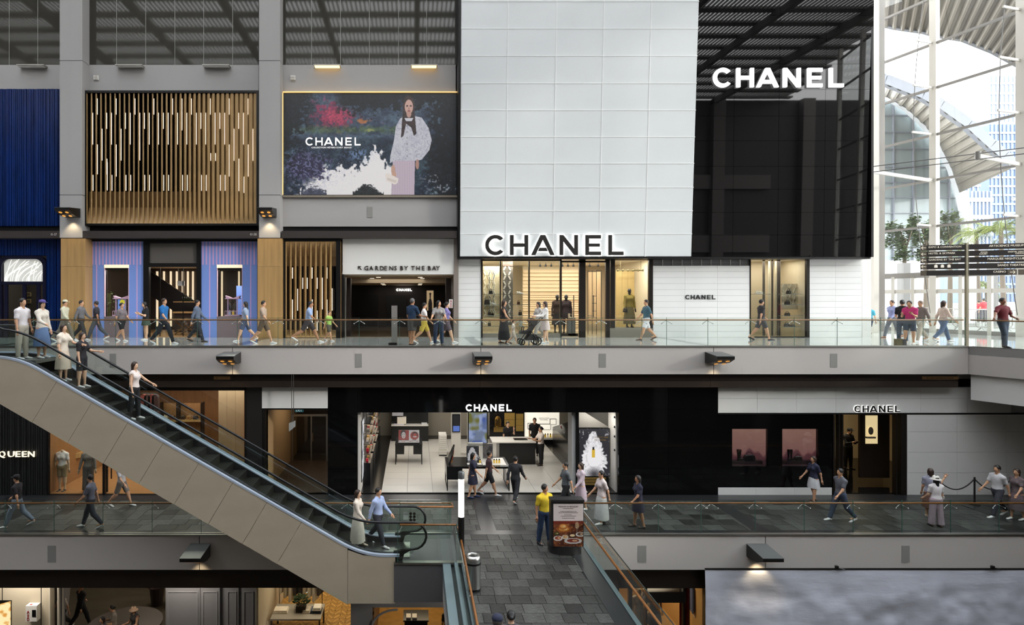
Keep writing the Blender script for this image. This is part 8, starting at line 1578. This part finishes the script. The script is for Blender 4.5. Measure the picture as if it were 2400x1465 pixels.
# right shop
xa, xb = PX(1400, YM), PX(1652, YM); interior('shell_boutique', xa, xb, YM+.2, 28.5, BZ, -1.9, mat('boutique_wall', (176, 140, 86), .6), mat('boutique_floor', (170, 130, 80), .4), mat('shop_ceiling_dim', (150, 140, 124), .7)); area('shop_light', (PX(1540, YM), 25, -1.95), 2.2, 110, (1, .84, .58), sy=3)
t = thing('boutique_window_frame', 'black window framing of the basement boutique beside the bridge', 'shopfront', (PX(1540, YM), YM, BZ))
for a, b in ((1440, 1450), (1473, 1481), (1512, 1516), (1600, 1604)): MB().box(PX(a, YM), PX(b, YM), YM-.05, YM+.1, BZ, ZM).build('post', BLACK, t)
MB().px(1513, 1608, 1388, 1413, YM-.08, .3).build('lintel_panel', BLACK, t); MB().px(1440, 1652, 1366, 1379, YM-.06, .3).build('lintel_panel', BLACK, t)
mannequin(1498, YM+.9, BZ+.35, 'mannequin in a cream lace dress in the basement boutique window', mat('mannequin_beige', (206, 182, 150), .5), ('tee', (190, 176, 160)), ('long', (184, 168, 152)))
mannequin(1534, YM+1.1, BZ+.35, 'mannequin in a dark grey top in the basement boutique window', mat('mannequin_beige', (206, 182, 150), .5), ('tee', (72, 76, 80)), ('midi', (60, 62, 66)))
b = MB(); xr0, xr1 = PX(1598, YM+.3), PX(1616, YM+.3)
for k in range(6): b.tube([(xr0+(xr1-xr0)*k/5, YM+.4+.04*(k % 2), BZ), (xr0+(xr1-xr0)*k/5, YM+.4+.04*(k % 2), ZM)], .045, 8)
b.build('red_curtain', cloth((120, 20, 24)), None, True, label='dark red drawn curtain in the basement boutique', cat='curtain')
rack('rail of patterned shirts beside the red curtain', PX(1616, 23.4), PX(1642, 23.4), 23.4, -3.0, [(70, 80, 110), (206, 196, 180), (190, 180, 164), (226, 216, 200), (206, 190, 170)], 1.3, 'shirt rail')
# plastic sheeting
SHT = mat('plastic_sheet', (206, 208, 220), .28, spec=.6, noise=(.6, .05), bump=(2.2, .35), stretch=(.5, 1, 1.6)); t = thing('plastic_sheeting', 'large grey plastic dust sheet hung under the lower fascia', 'sheeting', (PX(2030, YL), YL-.1, BZ)); nx, nz = 120, 30; x0, x1, z0, z1 = PX(1652, YL-.08), PX(2480, YL-.08), BZ+1.2, PZ(1333.5, YL-.08); hn = fnoise(nz, nx, (3, 9), 40, 4); vs = []
for j in range(nz):
    for i in range(nx): u, v = i/(nx-1), j/(nz-1); vs.append((x0+(x1-x0)*u, YL-.08-.28*(hn[j, i]-.3)*min(1, v*3)-.05*v*math.sin(u*60+3*v), z1+(z0-z1)*v))
b = MB(); b.add(vs, [(j*nx+i, j*nx+i+1, (j+1)*nx+i+1, (j+1)*nx+i) for j in range(nz-1) for i in range(nx-1)]); b.build('sheet', SHT, t, True); MB().box(x0, x1, YL-.1, YL-.06, z1-.02, z1+.02).build('batten', BLACK, t)
for px in (1960, 2325): b = MB(); p = PT(px, 1330, YL-.15); b.box(p.x-.04, p.x+.04, p.y-.06, p.y+.02, p.z-.04, p.z+.06); b.tube([p, p+Vector((.25, -.02, -.06))], .02, 5); b.build('clamp', LAMPB, t)
for x in (-14.5, -11, -7.5): area('basement_fill_light', (x, 27, -1.7), 1.0, 60, (1, .86, .66), sy=1.0)  # added fill lights to brighten the dark passage, no fixtures modelled
for x, w_ in ((-13.6, 70), (-8, 60), (2, 22), (8, 22)): area('basement_fill_light', (x, 21.5, -1.65), 1.2, w_, (1, .92, .8), (math.radians(12), 0, 0), sy=.5)  # added fill lights tilted at the basement fronts to brighten their panels
# ================================================================ people (at rest, where the photograph shows them)
def pp(label, px, py, head, H, sex='m', ps=None, z=UZ, **k):
    Y = FY(py, z); return person(label, (PX(px, Y), Y, z), head, H, sex, ps, **k)
BLKH, BRN = (22, 18, 17), (54, 36, 26)
# --- upper gallery
pp('person in black top and green plaid skirt standing by the striped shop door', 342, 797, -50, 1.6, 'f', PHONE, top=('tee', (26, 25, 27)), bottom=('mini', (70, 84, 72)), hair=('bob', BLKH), skin=0)
r0, J0 = pp('person in a bright blue shirt and black trousers walking past the striped shop', 384, 806, 80, 1.8, 'm', WALK, top=('tee', (36, 110, 176)), bottom=('trousers', (24, 25, 32)), hair=('short', BRN), skin=1)
pp('person in grey top and black shorts below the pink pagoda display', 285, 799, 70, 1.6, 'f', WALK2, top=('tee', (120, 112, 116)), bottom=('shorts', (30, 30, 34)), hair=('bun', BLKH), skin=1)
pp('person in dark top and grey trousers near the oak pier', 226, 796, -80, 1.68, 'm', WALK, top=('tee', (44, 42, 50)), bottom=('trousers', (92, 94, 100)), skin=2)
pp('person in a grey shirt beside the oak pier', 190, 797, 90, 1.7, 'm', WALK2, top=('shirt', (112, 112, 116)), bottom=('trousers', (60, 58, 60)), skin=1)
pp('person in pale cream shirt and cream cap beside the blue facade', 152, 800, 90, 1.72, 'm', WALK, top=('shirt', (206, 204, 180)), bottom=('trousers', (120, 112, 100)), hat=('cap', (216, 214, 190)), skin=1)
pp('person in blue grey shirt walking past the second striped panel', 462, 801, 90, 1.72, 'm', WALK2, top=('shirt', (96, 108, 128)), bottom=('trousers', (44, 46, 52)), skin=1, shoes=(40, 36, 34))
pp('person in light blue top and blue shorts before the perfume window', 576, 800, -90, 1.66, 'f', WALK, top=('tee', (150, 166, 190)), bottom=('shorts', (84, 96, 124)), hair=('long', BLKH), skin=0)
pp('person in beige top and brown shorts with white shoes before the oak pier', 617, 805, 85, 1.7, 'm', WALK, top=('tee', (178, 158, 140)), bottom=('shorts', (104, 86, 70)), skin=1)
pp('person in pale blue tee and dark shorts striding past the oak fin screen', 722, 802, 85, 1.74, 'm', dict(ll=(34, 10, 3), rl=(-32, 30, 3), la=(-28, 8, 14), ra=(30, 8, 24), lean=8), top=('tee', (150, 170, 206)), bottom=('shorts', (58, 50, 54)), skin=2)
pp('child in a lime green shirt beside the corridor entrance', 771, 799, 60, 1.25, 'm', WALK2, top=('tee', (160, 196, 96)), bottom=('shorts', (90, 84, 70)), skin=1, hair=('short', BRN))
pp('person in navy polo shirt and grey shorts at the upper railing', 966, 808.5, 140, 1.74, 'm', dict(ll=(4, 2, 4), rl=(-6, 8, 3), la=(8, 10, 20), ra=(26, 12, 52)), top=('polo', (30, 54, 82)), bottom=('shorts', (98, 94, 92)), hair=('short', (96, 94, 92)), shoes=(44, 30, 28), skin=2)
Y = FY(808.5, UZ); handbag('crossbody_bag', 'dark grey bag hanging at the hip of the person in navy', PX(978, Y), Y-.18, UZ+.72, .3, .28, .12, (60, 58, 58))
pp('person in white top and yellow shorts passing behind the railing couple', 994, 804, 90, 1.62, 'm', WALK, top=('tee', (226, 218, 214)), bottom=('shorts', (206, 180, 70)), skin=1)
pp('person in grey tee with white sleeves and jeans leaning on the upper railing', 1028, 809, 0, 1.66, 'f', dict(ll=(-3, 0, 4), rl=(3, 2, 5), la=(34, 14, 30), ra=(34, 16, 26), yaw=60, nod=-8, lean=4), top=('tee', (150, 146, 144)), bottom=('trousers', (44, 58, 86)), hair=('long', BLKH), shoes=(40, 34, 32), skin=1)
pp('person in violet top walking behind the person at the railing', 1047, 803, 85, 1.64, 'f', WALK2, top=('tee', (128, 120, 176)), bottom=('shorts', (92, 80, 90)), hair=('bun', BLKH), skin=0)
pp('person in a long black dress walking with a toddler', 1181, 805, 75, 1.68, 'f', WALK, top=('tank', (34, 32, 34)), bottom=('long', (38, 36, 38)), hair=('bob', BRN), shoes=(60, 44, 36), skin=1)
pp('toddler in beige romper walking beside the black dressed person', 1203, 808, 80, .95, 'm', WALK2, top=('tee', (222, 206, 190)), bottom=('shorts', (222, 206, 190)), hair=('short', BRN), skin=0)
pp('person in white pushing the dark pushchair', 1278, 804, -85, 1.62, 'f', dict(ll=(20, 6, 3), rl=(-18, 22, 3), la=(40, 6, 46), ra=(40, 6, 46)), top=('blouse', (226, 222, 218)), bottom=('skirt', (220, 200, 196)), hair=('long', BRN), skin=0)
pp('person in pale grey top beyond the pushchair', 1262, 796, -70, 1.64, 'f', WALK, top=('tee', (178, 174, 170)), bottom=('trousers', (150, 144, 138)), hair=('bob', BLKH), skin=1)
Y = FY(808, UZ); x = PX(1243, Y); t = thing('pushchair', 'dark pushchair with black spoked wheels on the upper gallery', 'pushchair', (x, Y, UZ)); PCM = mat('pushchair_fabric', (66, 62, 62), .8); PCF = mat('pushchair_frame', (28, 28, 30), .4, .4)
def wheel(cx, cy, r_):
    q = MB().tube([(cx+r_*math.cos(a), cy, UZ+r_+.01+r_*math.sin(a)) for a in np.linspace(0, 2*math.pi, 20, endpoint=False)], .022, 6, closed=True).build('wheel', PCF, t, True); b = MB()
    for k in range(6): a = k*math.pi/3; b.tube([(cx, cy, UZ+r_+.01), (cx+r_*math.cos(a), cy, UZ+r_+.01+r_*math.sin(a))], .01, 4)
    b.build('spokes', PCF, q)
for cx, r_ in ((x-.36, .105), (x+.22, .15)):
    for cy in (Y-.24, Y+.24): wheel(cx, cy, r_)
for cy in (Y-.24, Y+.24): MB().tube([(x-.36, cy, UZ+.12), (x-.1, cy, UZ+.5), (x+.42, cy, UZ+1.02)], .016, 6).build('frame_tube', PCF, t); MB().tube([(x+.22, cy, UZ+.16), (x-.02, cy, UZ+.56)], .016, 6).build('frame_tube', PCF, t)
MB().tube([(x+.42, Y-.24, UZ+1.02), (x+.42, Y+.24, UZ+1.02)], .02, 6).build('push_bar', PCF, t); MB().prism([(x-.42, Y-.2, UZ+.42), (x-.02, Y-.2, UZ+.4), (x+.26, Y-.2, UZ+.92), (x+.16, Y-.2, UZ+.97), (x-.1, Y-.2, UZ+.56), (x-.4, Y-.2, UZ+.52)][::-1], (0, .4, 0)).build('seat', PCM, t); MB().prism([(x-.2, Y-.22, UZ+.18), (x+.28, Y-.22, UZ+.18), (x+.2, Y-.22, UZ+.4), (x-.06, Y-.22, UZ+.4)][::-1], (0, .44, 0)).build('basket', PCM, t)
MB().prism([(x+.26, Y-.22, UZ+.9), (x+.12, Y-.22, UZ+1.0), (x-.02, Y-.22, UZ+1.02), (x-.12, Y-.22, UZ+.92), (x+.1, Y-.22, UZ+.72)], (0, .44, 0)).build('hood', PCM, t)
MB().tube([(x-.3, Y-.2, UZ+.52), (x-.28, Y-.2, UZ+.68), (x-.28, Y+.2, UZ+.68), (x-.3, Y+.2, UZ+.52)], .02, 6).build('safety_bar', PCF, t)
pp('person in teal top and white shorts walking by the window edge', 1515, 797, -85, 1.74, 'm', WALK, top=('tee', (70, 104, 116)), bottom=('shorts', (226, 226, 230)), skin=1, shoes=(80, 60, 52))
pp('person in black tee and dark shorts walking past the narrow shop window', 1784, 797, 85, 1.74, 'm', WALK2, top=('tee', (48, 44, 46)), bottom=('shorts', (70, 68, 72)), skin=1, shoes=(40, 38, 40))
pp('child in turquoise shirt and navy shorts beside the glass doors', 2037, 787, -60, 1.5, 'm', WALK, top=('tee', (80, 176, 200)), bottom=('shorts', (44, 54, 76)), hair=('short', (110, 70, 44)), shoes=(60, 40, 34), skin=0)
pp('person in lilac shirt and grey trousers walking by the glass doors', 2091, 792, -80, 1.7, 'f', WALK2, top=('shirt', (150, 156, 196)), bottom=('trousers', (120, 122, 130)), hair=('bun', BRN), shoes=(150, 110, 90), skin=1)
pp('person in black top turned away beside the pink shirted person', 2115, 803, 150, 1.68, 'f', dict(ll=(3, 2, 3), rl=(-3, 0, 3), la=(14, 8, 60, 20), ra=(8, 10, 30)), top=('tee', (24, 22, 24)), bottom=('trousers', (70, 80, 96)), hair=('bun', BLKH), skin=1)
pp('person in a pink tee and denim shorts reading a phone at the railing', 2133, 807, -55, 1.66, 'm', dict(PHONE, rl=(16, 10, 3)), top=('tee', (190, 52, 110)), bottom=('shorts', (58, 68, 84)), hair=('short', BLKH), shoes=(214, 206, 200), skin=1)
Y = FY(811, UZ); t = thing('shopping_bag', 'olive and grey paper shopping bag standing behind the upper railing', 'bag', (PX(2112, Y), Y, UZ)); MB().px(2101.5, 2116, 794.5, 811, Y, .14).build('bag_body', mat('paper_olive', (120, 104, 72), .6), t); MB().px(2117, 2125, 795, 811, Y+.02, .12).build('side_bag', mat('paper_grey', (96, 90, 94), .6), t); MB().tube([PT(2106, 794, Y+.05), PT(2109, 789, Y+.05), PT(2112, 794, Y+.05)], .008, 5).build('handle', mat('cord', (80, 70, 50), .7), t)
pp('person in taupe shirt and beige trousers walking by the glass doors', 2158, 801, -80, 1.7, 'm', WALK, top=('shirt', (120, 108, 102)), bottom=('trousers', (190, 178, 162)), hair=('short', (130, 110, 96)), skin=1)
pp('person in beige blouse and jeans walking towards the signpost', 2211, 801, 85, 1.7, 'f', WALK, top=('blouse', (206, 186, 172)), bottom=('trousers', (84, 100, 130)), hair=('bob', BRN), skin=1)
r0, J0 = person('person in a maroon shirt and jeans leaning on the corner railing with crossed legs', (PX(2351, 22.75), 22.75, UZ), 8, 1.76, 'm', dict(ll=(2, 0, -4), rl=(6, 12, -12), la=(10, 22, 62, 40), ra=(26, 44, 14, 0), side=-3, grip=1), top=('polo', (92, 18, 28)), bottom=('trousers', (62, 72, 92)), hair=('short', BLKH), shoes=(28, 26, 30), skin=3)
# --- outside
pp('person in red shirt sitting tall beyond the barriers', 2306, 757, 180, 1.75, 'm', STAND, top=('tee', (196, 50, 60)), bottom=('trousers', (60, 60, 70)), skin=1); pp('person in red shirt nearer the white plaza column', 2294, 755, 150, 1.6, 'f', STAND, top=('tee', (190, 40, 56)), bottom=('trousers', (60, 60, 70)), skin=1)
# --- escalator riders (stand on the steps)
def rider(label, px, Y, head, H, sex, ps, **k): x = PX(px, Y); i = math.floor((x-xs0)/.403); xs_ = xs0+i*.403; z = dz(xs_+.2)-.16 if xs0 < x < pxx(835) else (UZ if x < xs0 else .03); return person(label, (x, Y, z), head, H, sex, ps, **k)
rider('person in white tee and beige trousers at the escalator top', 52, 18.6, 80, 1.74, 'm', STAND, top=('tee', (226, 220, 222)), bottom=('trousers', (196, 188, 172)), hair=('short', BLKH), skin=1)
rider('person in white blouse and denim skirt with a purple headscarf on the escalator', 98, 18.9, 75, 1.68, 'f', dict(STAND, ra=(30, 10, 40)), top=('blouse', (232, 222, 208)), bottom=('midi', (104, 130, 170)), hair=('long', BLKH), hat=('cap', (96, 84, 150)), skin=0)
rider('person in cream top and beige skirt riding the escalator', 148, 18.6, 80, 1.62, 'f', dict(STAND, la=(40, 12, 40)), top=('tee', (236, 222, 204)), bottom=('midi', (220, 200, 180)), hair=('long', BRN), skin=0)
rider('person in black top and dark shorts riding the escalator', 192, 18.9, 85, 1.6, 'f', dict(STAND, la=(36, 10, 50)), top=('tee', (40, 38, 42)), bottom=('shorts', (34, 34, 40)), hair=('bob', BRN), skin=0)
rider('person in white tank top and black trousers holding the far escalator handrail', 315, 18.85, 80, 1.66, 'f', dict(ll=(6, 4, 3), rl=(-4, 4, 3), la=(38, 28, 16), ra=(4, 8, 12)), top=('tank', (236, 222, 216)), bottom=('trousers', (30, 29, 32)), hair=('long', BRN), skin=0)
rider('person in long cream dress stepping off the escalator', 838, 18.6, 75, 1.62, 'f', WALK, top=('blouse', (226, 212, 196)), bottom=('long', (226, 212, 196)), hair=('bob', BRN), shoes=(210, 190, 170), skin=0)
rider('person in pale blue shirt stepping off the escalator', 886, 19.1, 60, 1.72, 'm', WALK2, top=('shirt', (172, 186, 222)), bottom=('trousers', (52, 52, 60)), hair=('short', BLKH), skin=1)
# --- lower gallery
L = dict(z=0.)
pp('person in black top and pale jeans walking before the dark ribbed wall', 40, 1234, -85, 1.7, 'm', WALK, z=0., top=('tee', (36, 32, 36)), bottom=('trousers', (128, 140, 156)), hat=('cap', (40, 36, 40)), skin=1)
pp('person in grey shirt and dark jeans walking past the headless mannequins', 212, 1236, -85, 1.72, 'm', WALK2, z=0., top=('tee', (104, 106, 118)), bottom=('trousers', (44, 48, 60)), skin=1)
pp('person in white tee and shorts near the wooden shop door', 285, 1186, 80, 1.66, 'm', WALK, z=0., top=('tee', (190, 186, 186)), bottom=('shorts', (120, 112, 104)), skin=1)
pp('person in navy dress walking before the beauty shop table', 1108, 1166, 85, 1.64, 'f', WALK, z=0., top=('tee', (34, 36, 56)), bottom=('skirt', (34, 36, 56)), hair=('bob', BLKH), shoes=(36, 52, 90), skin=1)
pp('person in maroon brown top and black shorts before the beauty shop table', 1146, 1160, 85, 1.66, 'm', WALK2, z=0., top=('tee', (70, 46, 50)), bottom=('shorts', (30, 28, 32)), skin=1)
pp('person in dark clothes walking into the beauty shop', 1208, 1176, 150, 1.68, 'm', WALK, z=0., top=('shirt', (44, 44, 48)), bottom=('trousers', (40, 40, 44)), skin=1)
pp('person in a yellow polo shirt and jeans standing beside the poster stand', 1276, 1275, 25, 1.78, 'm', dict(ll=(3, 0, 5), rl=(-4, 4, 5), la=(-4, 10, 16), ra=(-6, 12, 22), yaw=40), z=0., top=('polo', (222, 190, 44)), bottom=('trousers', (44, 62, 92)), hair=('short', BLKH), shoes=(32, 32, 36), skin=2)
pp('person in black and white shirt passing behind the yellow shirted person', 1326, 1198, -85, 1.74, 'm', WALK, z=0., top=('tee', (92, 96, 100)), bottom=('trousers', (26, 26, 28)), skin=1)
pp('person in pale pink dress passing the peony poster', 1362, 1194, -80, 1.62, 'f', WALK2, z=0., top=('blouse', (206, 188, 196)), bottom=('midi', (200, 180, 190)), hair=('bob', BRN), skin=0)
pp('person in white top and long white skirt walking along the lower railing', 1410, 1226, -75, 1.7, 'f', WALK, z=0., top=('tee', (214, 200, 198)), bottom=('long', (206, 204, 202)), hair=('bun', BLKH), skin=1)
pp('person in dark navy dress walking before the black facade', 1496, 1236, -85, 1.66, 'f', WALK2, z=0., top=('tee', (32, 32, 52)), bottom=('skirt', (32, 32, 52)), hair=('bob', BLKH), shoes=(28, 26, 28), skin=2)
person('shop assistant in black resting her head behind the service counter', (PX(1190, 29.7), 29.7, .022), 10, 1.62, 'f', dict(STAND, la=(40, 20, 120, 30)), top=('tee', (22, 21, 23)), bottom=('trousers', (22, 21, 23)), hair=('bun', BLKH), shoes=(24, 24, 24), skin=0)
person('shop assistant in black standing beside the lit niche', (PX(1253, 30.1), 30.1, .022), -10, 1.72, 'm', STAND, top=('tee', (24, 23, 25)), bottom=('trousers', (22, 21, 23)), shoes=(24, 24, 24), skin=1)
person('person in white tee and black trousers at the service counter', (PX(1268, 28.25), 28.25, .022), -75, 1.68, 'f', dict(ll=(3, 2, 3), rl=(-3, 0, 3), la=(34, 8, 70), ra=(38, 8, 60)), top=('tee', (226, 214, 204)), bottom=('trousers', (26, 25, 28)), hair=('bun', BLKH), shoes=(26, 25, 26), skin=1)
person('security guard in black looking at a phone in the lower shop doorway', (PX(1988, 27.7), 27.7, 0.015), 15, 1.74, 'm', PHONE, top=('shirt', (18, 17, 18)), bottom=('trousers', (16, 16, 17)), hat=('cap', (16, 16, 16)), shoes=(18, 18, 18), skin=1)
pp('person in navy top and white skirt walking before the pink showcases', 1907, 1176, -80, 1.64, 'f', WALK, z=0., top=('tee', (40, 42, 64)), bottom=('skirt', (206, 206, 208)), hair=('bob', BRN), shoes=(60, 50, 46), skin=1)
pp('person in grey shirt and jeans walking before the lower shop doorway', 1970, 1221, -85, 1.76, 'm', WALK2, z=0., top=('tee', (96, 96, 104)), bottom=('trousers', (60, 72, 92)), skin=1)
pp('person in white tee lilac wide trousers and white hat at the lower railing', 2194, 1234, 175, 1.62, 'f', dict(ll=(2, 0, 3), rl=(-3, 2, 3), la=(10, 10, 40), ra=(8, 10, 30)), z=0., top=('tee', (224, 218, 218)), bottom=('wide', (176, 156, 166)), hair=('long', BLKH), hat=('bucket', (226, 220, 210)), shoes=(60, 52, 52), skin=0)
Y = FY(1234); handbag('sling_bag', 'small white bag at the hip of the person in lilac trousers', PX(2212, Y), Y+.1, .86, .16, .12, .08, (214, 206, 196))
pp('companion in brown dress raising one hand beside the white hatted person', 2181, 1212, 150, 1.62, 'f', dict(ll=(2, 0, 3), rl=(-3, 2, 3), la=(8, 8, 20), ra=(50, 30, 110, 0)), z=0., top=('tee', (150, 150, 166)), bottom=('midi', (104, 74, 62)), hair=('bob', BRN), skin=1)
pp('person in white tee and dark trousers walking before the rope barrier', 2338, 1210, -85, 1.76, 'm', WALK, z=0., top=('tee', (206, 204, 206)), bottom=('trousers', (60, 60, 68)), skin=1)
pp('person in brown top at the picture edge of the lower gallery', 2384, 1218, -80, 1.68, 'f', WALK2, z=0., top=('tee', (104, 90, 92)), bottom=('midi', (112, 96, 100)), hair=('bob', BRN), skin=1)
# --- bridge, seen from above
person('person in a dark navy cap on the bridge at the lower picture edge', (1.475, 11.42, 0), 170, 1.74, 'm', WALK, top=('tee', (120, 116, 116)), bottom=('trousers', (50, 54, 66)), hat=('cap', (40, 44, 66)), hair=('short', (70, 64, 60)), skin=1)
person('bareheaded person in dark tee on the bridge beside the navy cap', (1.80, 11.95, 0), 175, 1.56, 'f', WALK2, top=('tee', (90, 84, 86)), bottom=('trousers', (60, 60, 66)), hair=('bun', BLKH), skin=0)
# --- basement
SIT = dict(ll=(84, 84, 5), rl=(80, 80, 5), la=(20, 8, 80, 20), ra=(20, 8, 80, 20), nod=20)
def sitter(label, x, y, head, H, sex, **k): s = dict(SIT); s['raise'] = BZ+.50-BZ-.53*H+.07*H; return person(label, (x, y, BZ), head, H, sex, s, **k)
sitter('person in light grey top sitting on the round bench', PX(266, 23.6), 23.6, -60, 1.62, 'f', top=('tee', (150, 140, 128)), bottom=('trousers', (40, 38, 40)), hair=('bun', BLKH), skin=1)
sitter('person with a pale pink bucket hat sitting on the round bench', PX(316, 23.5), 23.5, -30, 1.62, 'f', top=('tank', (60, 56, 56)), bottom=('shorts', (48, 46, 48)), hair=('bob', BRN), hat=('bucket', (206, 170, 140)), skin=1)
sitter('person in dark grey tee sitting low at the bench front', PX(240, 22.75), 22.85, -40, 1.55, 'f', top=('tee', (70, 66, 70)), bottom=('trousers', (34, 34, 38)), hair=('bob', BLKH), skin=1)
person('person in white tee walking in the basement beside the wall', (PX(146, 24.3), 24.3, BZ), -40, 1.66, 'm', WALK, top=('tee', (196, 184, 170)), bottom=('trousers', (60, 56, 54)), skin=1)
person('person in black walking in the basement', (PX(190, 24.7), 24.7, BZ), 150, 1.7, 'f', WALK2, top=('blouse', (24, 22, 23)), bottom=('trousers', (22, 21, 22)), hair=('long', (170, 120, 84)), skin=1)
person('person in black tee standing inside the shop under the landing', (PX(1050, 22.95), 22.95, BZ+.015), -30, 1.56, 'm', STAND, top=('tee', (26, 25, 26)), bottom=('trousers', (40, 38, 38)), skin=1)
